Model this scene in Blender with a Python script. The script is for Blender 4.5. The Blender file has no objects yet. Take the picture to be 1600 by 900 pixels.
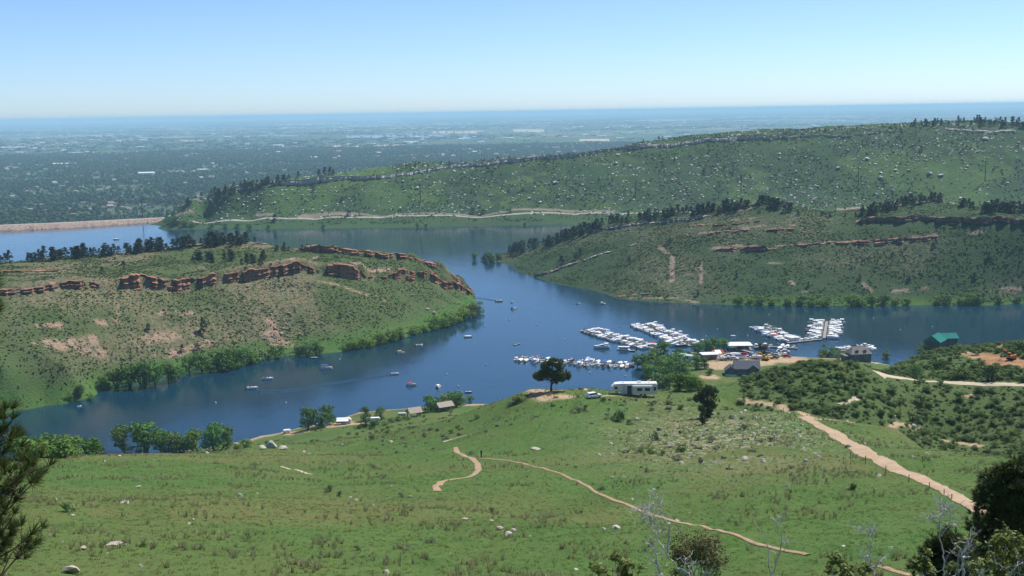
import bpy, bmesh, math, random
import numpy as np
from mathutils import Vector, Matrix
R = math.radians
sc = bpy.context.scene
COL = sc.collection
# ---------------------------------------------------------------- camera
F, CAMZ = 1900.0, 140.0
PITCH, ROLL = math.atan((450 - 174.5) / F), math.atan(27 / 1600)
_u0 = np.array([0, math.sin(PITCH), math.cos(PITCH)]); _r0 = np.array([1.0, 0, 0])
FWD = np.array([0, math.cos(PITCH), -math.sin(PITCH)])
UP = _u0 * math.cos(ROLL) + _r0 * math.sin(ROLL)
RIGHT = _r0 * math.cos(ROLL) - _u0 * math.sin(ROLL)
cam = bpy.data.objects.new('camera', bpy.data.cameras.new('camera'))
COL.objects.link(cam)
cam.matrix_world = Matrix(((RIGHT[0], UP[0], -FWD[0], 0), (RIGHT[1], UP[1], -FWD[1], 0), (RIGHT[2], UP[2], -FWD[2], CAMZ), (0, 0, 0, 1)))
cam.data.sensor_width = 36; cam.data.lens = 36 * F / 1600
cam.data.clip_start = 0.5; cam.data.clip_end = 300000
sc.camera = cam
# ---------------------------------------------------------------- sky, sun, exposure
SUN_AZ, SUN_EL = 52.0, 57.0            # azimuth clockwise from the view direction (+Y), elevation
wd = bpy.data.worlds.new('World'); sc.world = wd; wd.use_nodes = True
nt = wd.node_tree; nt.nodes.clear()
sky = nt.nodes.new('ShaderNodeTexSky'); sky.sky_type = 'NISHITA'; sky.sun_disc = False
sky.sun_elevation = R(SUN_EL); sky.sun_rotation = R(SUN_AZ)
sky.altitude = 1600; sky.air_density = 0.8; sky.dust_density = 1.3; sky.ozone_density = 8.0
bg = nt.nodes.new('ShaderNodeBackground'); bg.inputs[1].default_value = 0.127
wo = nt.nodes.new('ShaderNodeOutputWorld')
nt.links.new(sky.outputs[0], bg.inputs[0]); nt.links.new(bg.outputs[0], wo.inputs[0])
sl = bpy.data.lights.new('sun', 'SUN'); sl.energy = 5.0; sl.angle = R(0.53); sl.color = (1, 0.955, 0.89)
so = bpy.data.objects.new('sun', sl); COL.objects.link(so)
_sd = Vector((math.sin(R(SUN_AZ)) * math.cos(R(SUN_EL)), math.cos(R(SUN_AZ)) * math.cos(R(SUN_EL)), math.sin(R(SUN_EL))))
so.rotation_euler = _sd.to_track_quat('Z', 'Y').to_euler()
vs = sc.view_settings; sc.display_settings.display_device = 'sRGB'
vs.view_transform = 'Standard'; vs.look = 'None'; vs.exposure = 0.33; vs.gamma = 1.0; vs.use_curve_mapping = False
sc.render.engine = 'CYCLES'
cy = sc.cycles
cy.max_bounces = 6; cy.diffuse_bounces = 2; cy.glossy_bounces = 3; cy.transparent_max_bounces = 6; cy.volume_bounces = 1
cy.use_denoising = True; cy.caustics_reflective = False; cy.caustics_refractive = False
cy.volume_step_rate = 10.0
cy.use_adaptive_sampling = True; cy.adaptive_threshold = 0.02; cy.adaptive_min_samples = 16
# ---------------------------------------------------------------- rays and noise
def rdir(px, py):
    return FWD + RIGHT * ((px - 800) / F) + UP * ((450 - py) / F)
def P(px, py, d):
    v = rdir(px, py); k = d / math.hypot(v[0], v[1])
    return np.array([v[0] * k, v[1] * k, CAMZ + v[2] * k])
def PZ(px, py, z):
    v = rdir(px, py); k = (z - CAMZ) / v[2]
    return np.array([v[0] * k, v[1] * k, z])
def PD(px, d, z):
    v = rdir(px, 500); a = math.atan2(v[0], v[1])
    return np.array([math.sin(a) * d, math.cos(a) * d, z])
def _h(ix, iy, s):
    n = (ix.astype(np.int64) * 374761393 + iy.astype(np.int64) * 668265263 + s * 1274126177) & 0xffffffff
    n = ((n ^ (n >> 13)) * 1274126177) & 0xffffffff
    return ((n ^ (n >> 16)) & 0xffff) / 65535.0
def vnoise(x, y, s=0):
    x = np.asarray(x, float); y = np.asarray(y, float)
    ix = np.floor(x); iy = np.floor(y); fx = x - ix; fy = y - iy
    fx = fx * fx * (3 - 2 * fx); fy = fy * fy * (3 - 2 * fy)
    a = _h(ix, iy, s); b = _h(ix + 1, iy, s); c = _h(ix, iy + 1, s); d = _h(ix + 1, iy + 1, s)
    return (a + (b - a) * fx) * (1 - fy) + (c + (d - c) * fx) * fy
def fbm(x, y, sc_, s=0, o=4):
    t = 0; a = 0.5; n = 0
    for k in range(o):
        t = t + a * vnoise(np.asarray(x) / sc_ + k * 17.3, np.asarray(y) / sc_ - k * 9.1, s + k); n += a; a *= 0.5; sc_ *= 0.5
    return t / n                        # 0..1
def sstep(a, b, x):
    t = np.clip((np.asarray(x, float) - a) / (b - a), 0, 1); return t * t * (3 - 2 * t)
# ---------------------------------------------------------------- object helpers
def mesh_of(name, V, Fc, mats=(), mi=None, smooth=False):
    me = bpy.data.meshes.new(name)
    me.from_pydata([tuple(map(float, v)) for v in V], [], [tuple(map(int, f)) for f in Fc])
    for m in mats: me.materials.append(m)
    if mi is not None: me.polygons.foreach_set('material_index', np.asarray(mi, np.int32))
    if smooth: me.polygons.foreach_set('use_smooth', np.ones(len(me.polygons), bool))
    me.update(); return me
def mesh_np(name, V, Fc, mats=(), mi=None, smooth=False):
    """fast: V (n,3), Fc (m,k) with constant k"""
    V = np.asarray(V, np.float32); Fc = np.asarray(Fc, np.int32); m, k = Fc.shape
    me = bpy.data.meshes.new(name)
    me.vertices.add(len(V)); me.vertices.foreach_set('co', V.ravel())
    me.loops.add(m * k); me.loops.foreach_set('vertex_index', Fc.ravel())
    me.polygons.add(m); me.polygons.foreach_set('loop_start', np.arange(0, m * k, k, dtype=np.int32))
    for q in mats: me.materials.append(q)
    if mi is not None: me.polygons.foreach_set('material_index', np.asarray(mi, np.int32))
    me.polygons.foreach_set('use_smooth', np.full(m, smooth, bool))
    me.update(calc_edges=True); return me
def link(name, me, parent=None, loc=None, rz=0, scale=None):
    o = bpy.data.objects.new(name, me); COL.objects.link(o)
    if parent: o.parent = parent
    if loc is not None: o.location = tuple(map(float, loc))
    if rz: o.rotation_euler = (0, 0, float(rz))
    if scale is not None: o.scale = (scale,) * 3 if np.isscalar(scale) else tuple(map(float, scale))
    return o
def tag(o, label=None, cat=None, group=None, kind=None):
    if label: o['label'] = label
    if cat: o['category'] = cat
    if group: o['group'] = group
    if kind: o['kind'] = kind
    return o
def thing(name, label, cat, loc=(0, 0, 0), rz=0, group=None, scale=None):
    return tag(link(name, None, None, loc, rz, scale), label, cat, group)
def copy_tree(o, parent=None):
    c = o.copy(); COL.objects.link(c); c.parent = parent
    for ch in list(o.children): copy_tree(ch, c)
    return c
ORD = 'first second third fourth fifth sixth seventh eighth ninth tenth eleventh twelfth thirteenth fourteenth fifteenth sixteenth seventeenth eighteenth nineteenth twentieth'.split()
TENS = {2: 'twenty', 3: 'thirty', 4: 'forty', 5: 'fifty', 6: 'sixty', 7: 'seventy', 8: 'eighty', 9: 'ninety'}
def ordinal(n):
    if n <= 20: return ORD[n - 1]
    t, u = divmod(n, 10)
    return (TENS[t] + '-' + ORD[u - 1]) if u else TENS[t][:-1] + 'ieth'
# ---------------------------------------------------------------- materials
def mat(name, base, rough=0.9, spec=0.2, metal=0.0, var=0.0, scale=1.0, base2=None, bump=0.0, bscale=None, rnd=0.0, detail=4, trans=0.0, coat=0.0):
    m = bpy.data.materials.new(name); m.use_nodes = True; n = m.node_tree; b = n.nodes['Principled BSDF']
    b.inputs['Roughness'].default_value = rough; b.inputs['Specular IOR Level'].default_value = spec; b.inputs['Metallic'].default_value = metal
    if coat: b.inputs['Coat Weight'].default_value = coat
    col = None
    geo = n.nodes.new('ShaderNodeNewGeometry'); oi = n.nodes.new('ShaderNodeObjectInfo')
    if var > 0 or base2:
        no = n.nodes.new('ShaderNodeTexNoise'); no.inputs['Scale'].default_value = scale; no.inputs['Detail'].default_value = detail
        n.links.new(geo.outputs['Position'], no.inputs['Vector'])
        mx = n.nodes.new('ShaderNodeMix'); mx.data_type = 'RGBA'
        rp = n.nodes.new('ShaderNodeMapRange'); rp.inputs['From Min'].default_value = 0.35; rp.inputs['From Max'].default_value = 0.65
        n.links.new(no.outputs['Fac'], rp.inputs['Value']); n.links.new(rp.outputs[0], mx.inputs[0])
        b2 = base2 or tuple(c * (1 - var) for c in base)
        mx.inputs[6].default_value = (*base, 1); mx.inputs[7].default_value = (*b2, 1); col = mx.outputs[2]
    if rnd:
        hs = n.nodes.new('ShaderNodeHueSaturation')
        mr = n.nodes.new('ShaderNodeMapRange'); mr.inputs['To Min'].default_value = 1 - rnd; mr.inputs['To Max'].default_value = 1 + rnd
        n.links.new(oi.outputs['Random'], mr.inputs['Value']); n.links.new(mr.outputs[0], hs.inputs['Value'])
        mh = n.nodes.new('ShaderNodeMath'); mh.operation = 'MULTIPLY'; mh.inputs[1].default_value = 7.31
        fr = n.nodes.new('ShaderNodeMath'); fr.operation = 'FRACT'
        mr2 = n.nodes.new('ShaderNodeMapRange'); mr2.inputs['To Min'].default_value = 0.5 - rnd * .08; mr2.inputs['To Max'].default_value = 0.5 + rnd * .06
        n.links.new(oi.outputs['Random'], mh.inputs[0]); n.links.new(mh.outputs[0], fr.inputs[0]); n.links.new(fr.outputs[0], mr2.inputs['Value']); n.links.new(mr2.outputs[0], hs.inputs['Hue'])
        if col: n.links.new(col, hs.inputs['Color'])
        else: hs.inputs['Color'].default_value = (*base, 1)
        col = hs.outputs[0]
    if col: n.links.new(col, b.inputs['Base Color'])
    else: b.inputs['Base Color'].default_value = (*base, 1)
    if bump:
        nb = n.nodes.new('ShaderNodeTexNoise'); nb.inputs['Scale'].default_value = bscale or scale; nb.inputs['Detail'].default_value = 5
        n.links.new(geo.outputs['Position'], nb.inputs['Vector'])
        bu = n.nodes.new('ShaderNodeBump'); bu.inputs['Distance'].default_value = bump; bu.inputs['Strength'].default_value = 0.8
        n.links.new(nb.outputs['Fac'], bu.inputs['Height']); n.links.new(bu.outputs[0], b.inputs['Normal'])
    if trans:
        tr = n.nodes.new('ShaderNodeBsdfTranslucent'); ms = n.nodes.new('ShaderNodeMixShader'); ms.inputs[0].default_value = trans
        if col: n.links.new(col, tr.inputs[0])
        else: tr.inputs[0].default_value = (*base, 1)
        out = n.nodes['Material Output']
        n.links.new(b.outputs[0], ms.inputs[1]); n.links.new(tr.outputs[0], ms.inputs[2]); n.links.new(ms.outputs[0], out.inputs[0])
    return m
class G:
    """node chain helper for the ground materials"""
    def __init__(s, name, rough=0.95):
        s.m = bpy.data.materials.new(name); s.m.use_nodes = True; s.n = s.m.node_tree
        s.b = s.n.nodes['Principled BSDF']; s.b.inputs['Roughness'].default_value = rough; s.b.inputs['Specular IOR Level'].default_value = 0.1
        s.geo = s.n.nodes.new('ShaderNodeNewGeometry'); s.pos = s.geo.outputs['Position']
    def noise(s, scale, detail=4, lo=0.4, hi=0.6, stretch=None, rough=0.55):
        no = s.n.nodes.new('ShaderNodeTexNoise'); no.inputs['Scale'].default_value = scale; no.inputs['Detail'].default_value = detail; no.inputs['Roughness'].default_value = rough
        v = s.pos
        if stretch:
            mp = s.n.nodes.new('ShaderNodeMapping'); mp.inputs['Scale'].default_value = stretch; s.n.links.new(v, mp.inputs['Vector']); v = mp.outputs[0]
        s.n.links.new(v, no.inputs['Vector']); return s.rng(no.outputs['Fac'], lo, hi)
    def rng(s, v, lo, hi, a=0.0, b=1.0):
        r = s.n.nodes.new('ShaderNodeMapRange'); r.inputs[1].default_value = lo; r.inputs[2].default_value = hi; r.inputs[3].default_value = a; r.inputs[4].default_value = b
        s.n.links.new(v, r.inputs[0]); return r.outputs[0]
    def attr(s, name):
        a = s.n.nodes.new('ShaderNodeAttribute'); a.attribute_name = name; return a.outputs['Fac']
    def math(s, op, a, b):
        m = s.n.nodes.new('ShaderNodeMath'); m.operation = op; m.use_clamp = op != 'ADD' or True
        for i, q in enumerate((a, b)):
            if isinstance(q, (int, float)): m.inputs[i].default_value = q
            else: s.n.links.new(q, m.inputs[i])
        return m.outputs[0]
    def mix(s, fac, a, b):
        x = s.n.nodes.new('ShaderNodeMix'); x.data_type = 'RGBA'
        if isinstance(fac, (int, float)): x.inputs[0].default_value = fac
        else: s.n.links.new(fac, x.inputs[0])
        for i, q in ((6, a), (7, b)):
            if isinstance(q, tuple): x.inputs[i].default_value = (*q, 1)
            else: s.n.links.new(q, x.inputs[i])
        return x.outputs[2]
    def bump(s, h, dist, strength=0.8):
        bu = s.n.nodes.new('ShaderNodeBump'); bu.inputs['Distance'].default_value = dist; bu.inputs['Strength'].default_value = strength
        s.n.links.new(h, bu.inputs['Height']); s.n.links.new(bu.outputs[0], s.b.inputs['Normal'])
    def done(s, col):
        s.n.links.new(col, s.b.inputs['Base Color']); return s.m
# ================================================================ LANDFORMS
class Land:
    """a height field on a fan of directions and distances; z comes from surveyed points, plus relief"""
    def __init__(s, name, ctrl, th, ds, relief=None, floor=-7.0):
        C = np.array(ctrl, float); s.name = name
        n = len(C); D = np.hypot(C[:, None, 0] - C[None, :, 0], C[:, None, 1] - C[None, :, 1])
        A = np.zeros((n + 3, n + 3)); A[:n, :n] = D - np.eye(n) * 0.02 * D.mean() * -0.0 ; A[:n, n] = 1; A[:n, n + 1:] = C[:, :2] / 500; A[n:, :n] = A[:n, n:].T
        A[:n, :n] -= np.eye(n) * 0.6
        w = np.linalg.lstsq(A, np.concatenate([C[:, 2], [0, 0, 0]]), rcond=None)[0]
        s.th = np.asarray(th); s.ds = np.asarray(ds)
        T, Dd = np.meshgrid(s.th, s.ds); X = np.sin(T) * Dd; Y = np.cos(T) * Dd
        Z = np.empty(X.size); xf = X.ravel(); yf = Y.ravel()
        for i in range(0, X.size, 40000):
            j = slice(i, i + 40000)
            d = np.hypot(xf[j, None] - C[None, :, 0], yf[j, None] - C[None, :, 1])
            Z[j] = d @ w[:n] + w[n] + xf[j] / 500 * w[n + 1] + yf[j] / 500 * w[n + 2]
        Z = Z.reshape(X.shape)
        s.T, s.D, s.X, s.Y = T, Dd, X, Y
        if relief is not None: Z = relief(s, Z)
        s.Z = np.maximum(Z, floor)
        s.masks = {}
    def uv(s, x, y):
        t = np.arctan2(x, y); d = np.hypot(x, y)
        u = (t - s.th[0]) / (s.th[1] - s.th[0]); v = np.interp(d, s.ds, np.arange(len(s.ds)))
        return u, v
    def grid(s, A, x, y):
        u, v = s.uv(np.asarray(x, float), np.asarray(y, float))
        u = np.clip(u, 0, len(s.th) - 1.001); v = np.clip(v, 0, len(s.ds) - 1.001)
        i = u.astype(int); j = v.astype(int); a = u - i; b = v - j
        return (A[j, i] * (1 - a) + A[j, i + 1] * a) * (1 - b) + (A[j + 1, i] * (1 - a) + A[j + 1, i + 1] * a) * b
    def z(s, x, y): return s.grid(s.Z, x, y)
    def hit(s, px, py):
        """first point of this land on the line of sight; None when missed"""
        v = rdir(px, py); k = np.geomspace(s.ds[0], s.ds[-1], 2600) / math.hypot(v[0], v[1])
        x = v[0] * k; y = v[1] * k; zz = CAMZ + v[2] * k; g = s.z(x, y)
        w = np.nonzero(zz <= g)[0]
        if len(w) == 0: return None
        i = max(w[0], 1); a = (zz[i - 1] - g[i - 1]); b = (g[i] - zz[i]); f = a / max(a + b, 1e-6)
        x = x[i - 1] + (x[i] - x[i - 1]) * f; y = y[i - 1] + (y[i] - y[i - 1]) * f
        return np.array([x, y, float(s.z(x, y))])
    def build(s, material):
        nr, nc = s.Z.shape; idx = np.arange(nr * nc).reshape(nr, nc)
        q = np.stack([idx[:-1, :-1], idx[:-1, 1:], idx[1:, 1:], idx[1:, :-1]], -1).reshape(-1, 4)
        keep = (s.Z.ravel()[q].max(1) > -6.5); q = q[keep]
        used = np.unique(q); remap = np.full(nr * nc, -1); remap[used] = np.arange(len(used))
        me = mesh_np(s.name, np.stack([s.X.ravel(), s.Y.ravel(), s.Z.ravel()], 1)[used], remap[q], [material], smooth=True)
        for k, A in s.masks.items():
            at = me.attributes.new(k, 'FLOAT', 'POINT'); at.data.foreach_set('value', A.ravel()[used].astype(np.float32))
        return tag(link(s.name, me), kind='structure')
def thspan(p0, p1, n): return np.linspace(math.atan((p0 - 800) / 1920), math.atan((p1 - 800) / 1920), n)
def pxof(T): return 800 + np.tan(T) * 1920
def cols(spec, k):
    """spec {px: [(py,d) or ('z',d,z)]} -> points"""
    out = []
    for px, L in spec.items():
        for e in L:
            d = e[1] * (k if e[1] > 400 else 1.0)
            out.append(PD(px, d, e[2]) if e[0] == 'z' else P(px, e[0], d))
    return out
# ---- foreground hill, ravine, brush hill, marina shore
spec = {
 -450: [(900, 74), (820, 108), (765, 165), (735, 245), ('z', 330, 36), ('z', 420, 12), ('z', 500, -1), ('z', 540, -8)],
 0: [(900, 74), (820, 110), (760, 172), (725, 262), ('z', 330, 38), ('z', 420, 14), ('z', 505, 1), ('z', 540, -6)],
 200: [(900, 75), (800, 122), (740, 190), (708, 275), ('z', 340, 40), ('z', 430, 15), ('z', 508, 1), ('z', 540, -6)],
 400: [(900, 75), (800, 122), (740, 195), (708, 265), (694, 308), ('z', 360, 40), ('z', 440, 18), ('z', 505, 3), ('z', 531, 0), ('z', 560, -6)],
 470: [(900, 75), (800, 122), (740, 198), (705, 280), (686, 375), (677, 450), ('z', 525, 2.5), ('z', 541, 0), ('z', 565, -6)],
 560: [(900, 75), (800, 125), (740, 200), (705, 285), (685, 390), (671, 490), ('z', 530, 3), ('z', 552, 1.6), ('z', 562, 0), ('z', 590, -6)],
 690: [(900, 75), (800, 128), (740, 200), (700, 258), (665, 330), (650, 395), ('z', 470, 22), ('z', 540, 5), ('z', 570, 0), ('z', 600, -6)],
 760: [(900, 75), (800, 129), (720, 213), (660, 285), (630, 335), ('z', 420, 30), ('z', 500, 11), ('z', 570, 0), ('z', 600, -6)],
 830: [(900, 75), (800, 130), (720, 215), (660, 265), (606, 303), ('z', 360, 50), ('z', 450, 24), ('z', 540, 4), ('z', 570, -2), ('z', 600, -7)],
 920: [(900, 75), (800, 129), (720, 210), (660, 263), (607, 310), ('z', 350, 54), ('z', 450, 24), ('z', 540, 4), ('z', 575, -2), ('z', 600, -7)],
 1000: [(900, 74), (800, 128), (720, 205), (660, 262), (614, 312), ('z', 350, 55), ('z', 450, 25), ('z', 540, 6), ('z', 600, 0.3), ('z', 630, -3), ('z', 690, -7)],
 1040: [('z', 350, 56), ('z', 450, 26), ('z', 560, 5), ('z', 620, 3), ('z', 675, 2), ('z', 700, -1), ('z', 730, -7)],
 1100: [(900, 73), (800, 126), (720, 200), (660, 255), (618, 305), ('z', 350, 57), ('z', 450, 26), ('z', 560, 5), ('z', 640, 3), ('z', 680, 2), ('z', 698, -1), ('z', 730, -7)],
 1160: [('z', 302, 65), (598, 325), ('z', 370, 56), ('z', 450, 27), ('z', 550, 4), ('z', 610, 3), ('z', 675, 2.6), ('z', 692, 0), ('z', 730, -7)],
 1220: [(632, 303), (577, 331), ('z', 380, 55), ('z', 450, 28), ('z', 550, 4), ('z', 610, 3), ('z', 672, 2.6), ('z', 690, 0), ('z', 730, -7)],
 1250: [(900, 72), (800, 122), (720, 190), (660, 250), (641, 280), ('z', 297, 63.5), (632, 306)],
 1290: [(565, 335), ('z', 380, 56), ('z', 450, 30), ('z', 560, 5), ('z', 620, 3.5), ('z', 668, 2.6), ('z', 686, 0), ('z', 730, -7)],
 1345: [(638, 305), (568, 338), ('z', 390, 54), ('z', 450, 33), ('z', 560, 8), ('z', 625, 4), ('z', 665, 3), ('z', 690, 0), ('z', 730, -7)],
 1400: [(900, 71), (800, 118), (740, 165), (700, 215), (670, 265), ('z', 295, 59), (640, 320), (588, 352), (582, 368), ('z', 410, 52), ('z', 480, 30), ('z', 570, 10), ('z', 640, 5), ('z', 662, 2), ('z', 680, -1), ('z', 720, -7)],
 1450: [(685, 320), (596, 358), (562, 385), (548, 405), ('z', 480, 34), ('z', 570, 14), ('z', 640, 6), ('z', 680, 1.5), ('z', 700, -2), ('z', 730, -7)],
 1540: [(900, 70), (800, 110), (760, 150), (715, 228), ('z', 275, 56), (700, 308), (601, 352), (572, 378), (541, 420), ('z', 490, 40), ('z', 580, 16), ('z', 650, 5), ('z', 690, -2), ('z', 730, -7)],
 1640: [(725, 225), ('z', 265, 57), (700, 300), (603, 350), (562, 380), (527, 432), ('z', 500, 42), ('z', 600, 14), ('z', 660, 2), ('z', 690, -4), ('z', 730, -7)],
 1800: [(900, 68), (800, 105), (760, 145), (735, 210), ('z', 265, 58), (700, 300), (605, 350), (562, 380), (527, 432), ('z', 520, 40), ('z', 640, 5), ('z', 700, -7)],
 2100: [(900, 66), (800, 100), (760, 140), (735, 205), ('z', 265, 58), (700, 300), (605, 350), (562, 380), (527, 432), ('z', 520, 40), ('z', 640, 5), ('z', 700, -7)],
}
ctrl = cols(spec, 1.009)
for px in range(-450, 2200, 425):
    ctrl += [PD(px, 22, 131.2), PD(px, 46, 121.6)]
ctrl += [np.array([0, 1.0, 138.3])]
def rel_fore(L, Z):
    d = L.D; w = sstep(30, 120, d)
    Z = Z + (fbm(L.X, L.Y, 38, 3) - .5) * 2.6 * w * (1 - .6 * sstep(270, 300, d)) + (fbm(L.X, L.Y, 9, 7) - .5) * 0.85 * np.clip(d / 120, .4, 1)
    Z = Z + (fbm(L.X, L.Y, 2.6, 9, 3) - .5) * 0.22
    return Z
ds = np.concatenate([np.geomspace(1.2, 60, 60)[:-1], np.geomspace(60, 470, 400)[:-1], np.linspace(470, 755, 130)])
fore = Land('foreground_hill', ctrl, thspan(-420, 2050, 520), ds, rel_fore)
# ---- left headland
sh = [(-400, 668), (-150, 655), (20, 642), (70, 634), (120, 626), (150, 612), (190, 600), (290, 580), (400, 560), (470, 553), (530, 550), (585, 540), (640, 525), (700, 503), (735, 490), (748, 482), (746, 470)]
ctrl = []
for px, py in sh:
    p = PZ(px, py, 0); ctrl.append(p); d = math.hypot(p[0], p[1]); ctrl.append(PD(px, d - 22, -7))
ctrl += cols({
 -400: [(465, 690), (420, 800), (412, 895), ('z', 1000, 3), ('z', 1050, -7)],
 -150: [(462, 695), (425, 795), (412, 895), ('z', 950, 20), ('z', 1000, 3), ('z', 1040, -7)],
 0: [(560, 625), (500, 668), (462, 702), (430, 785), (412, 885), ('z', 950, 22), ('z', 1000, 4), ('z', 1040, -7)],
 100: [(560, 637), (500, 677), (453, 712), (425, 798), (405, 890), ('z', 950, 27), ('z', 1010, 5), ('z', 1050, -7)],
 200: [(449, 733), (425, 800), (394, 900), ('z', 950, 30), ('z', 1020, 6), ('z', 1060, -7)],
 340: [(442, 763), (410, 830), (380, 915), ('z', 980, 33), ('z', 1050, 6), ('z', 1085, -7)],
 420: [(432, 778), (405, 840), (380, 912), ('z', 970, 33), ('z', 1040, 6), ('z', 1080, -7)],
 470: [(425, 786), (388, 880), ('z', 960, 26), ('z', 1050, -7)],
 530: [(432, 796), (396, 834), ('z', 890, 34), ('z', 950, 14), ('z', 1000, -7)],
 600: [(432, 822), (401, 852), ('z', 900, 26), ('z', 955, 0), ('z', 985, -7)],
 645: [(438, 842), (408, 864), ('z', 910, 18), ('z', 950, -5)],
 690: [(450, 868), (423, 882), ('z', 915, 9), ('z', 940, -6)],
 718: [(455, 893), (440, 900), ('z', 925, -5)],
 738: [(466, 903), (462, 910), ('z', 925, -6)],
 760: [('z', 905, -7), ('z', 870, -7), ('z', 840, -7)], 790: [('z', 960, -7)]}, 1.013)
def band(px, pts):
    """pts [(px, value...)] -> interpolated value at px"""
    a = np.array(pts, float); return np.interp(px, a[:, 0], a[:, 1], left=np.nan, right=np.nan)
def terrace(L, Z, line, dline, h, back=26.0, front=2.0):
    px = pxof(L.T); dc = np.interp(px, line, dline); hh = np.interp(px, line, h, left=0, right=0)
    s_ = L.D - dc
    f = sstep(-front, front, s_) * (1 - sstep(front, back, s_))
    return Z + f * hh
# cliff line as (px, distance, height)
A_LOW = np.array([(-420, 700, 5), (-200, 700, 5), (0, 704, 4), (60, 709, 3), (100, 714, 5), (160, 725, 4), (185, 731, 6), (220, 738, 7.5), (250, 744, 6.5), (320, 759, 7), (380, 771, 8), (420, 779, 7.5), (470, 788, 8), (495, 792, 4), (515, 795, 8), (560, 804, 8.5), (575, 810, 2), (605, 824, 3), (625, 832, 7), (650, 845, 7.5), (690, 868, 6.5), (720, 886, 5.5), (736, 900, 4.5), (742, 905, 1)])
A_TOP = np.array([(468, 868, 0), (480, 858, 4), (510, 842, 5.5), (545, 838, 4.5), (580, 847, 4.5), (620, 857, 4.5), (645, 864, 6), (665, 871, 4.5), (690, 881, 4.5), (712, 892, 4), (730, 903, 3.5), (740, 909, 1.5)])
A_LOW[:, 1] *= 1.013; A_TOP[:, 1] *= 1.013
def rel_A(L, Z):
    inl = sstep(0, 8, Z)
    Z = Z + ((fbm(L.X, L.Y, 60, 21) - .5) * 5 + (fbm(L.X, L.Y, 14, 23) - .5) * 2.2) * inl + (fbm(L.X, L.Y, 9, 28) - .5) * 0.8
    Z = terrace(L, Z, A_LOW[:, 0], A_LOW[:, 1], A_LOW[:, 2] * .95, 34)
    Z = terrace(L, Z, A_TOP[:, 0], A_TOP[:, 1], A_TOP[:, 2] * .8, 20)
    return Z
headA = Land('left_headland', ctrl, thspan(-400, 780, 420), np.linspace(545, 1085, 300), rel_A)
# ---- right headland
sh = [(783, 410), (800, 417), (834, 432), (850, 438), (900, 449), (965, 467), (1030, 472), (1100, 475), (1200, 477), (1300, 477), (1450, 476), (1600, 473), (1800, 469), (2000, 465)]
ctrl = []
for px, py in sh:
    p = PZ(px, py, 0); ctrl.append(p); d = math.hypot(p[0], p[1]); ctrl.append(PD(px - (25 if px < 860 else 0), d - 22, -7))
ctrl += cols({
 740: [('z', 1160, -7), ('z', 1230, -7)], 770: [('z', 1150, 0.8), ('z', 1175, 0.6), ('z', 1210, -6)],
 800: [(394, 1150), ('z', 1190, -1), ('z', 1220, -7)],
 870: [(376, 1130), ('z', 1180, 4), ('z', 1230, -7)],
 920: [(356, 1110), ('z', 1160, 15), ('z', 1250, -7)],
 960: [(344, 1095), ('z', 1150, 24), ('z', 1260, -7)],
 1030: [(337, 1060), ('z', 1150, 24), ('z', 1280, -7)],
 1100: [(331, 1025), ('z', 1110, 34), ('z', 1170, 20), ('z', 1280, -7)],
 1180: [(319, 1010), ('z', 1100, 44), ('z', 1170, 22), ('z', 1290, -7)],
 1240: [(328, 1000), ('z', 1100, 38), ('z', 1170, 20), ('z', 1290, -7)],
 1320: [(338, 985), ('z', 1080, 34), ('z', 1170, 15), ('z', 1290, -7)],
 1400: [(319, 1030), (345, 965), ('z', 1100, 44), ('z', 1170, 22), ('z', 1300, -7)],
 1460: [(313, 1040), (347, 960), ('z', 1110, 46), ('z', 1180, 22), ('z', 1310, -7)],
 1530: [(327, 1020), (346, 960), ('z', 1100, 36), ('z', 1180, 15), ('z', 1310, -7)],
 1600: [(332, 1010), (346, 958), ('z', 1100, 32), ('z', 1180, 15), ('z', 1310, -7)],
 1800: [(335, 1000), ('z', 1100, 30), ('z', 1310, -7)],
 2000: [(335, 1000), ('z', 1100, 30), ('z', 1310, -7)]}, 1.017)
def rel_B(L, Z):
    inl = sstep(0, 8, Z)
    return Z + ((fbm(L.X, L.Y, 70, 31) - .5) * 4.5 + (fbm(L.X, L.Y, 15, 33) - .5) * 2.4) * inl + (fbm(L.X, L.Y, 9, 38) - .5) * 0.8
headB = Land('right_headland', ctrl, thspan(720, 1980, 420), np.linspace(850, 1345, 260), rel_B)
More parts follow.
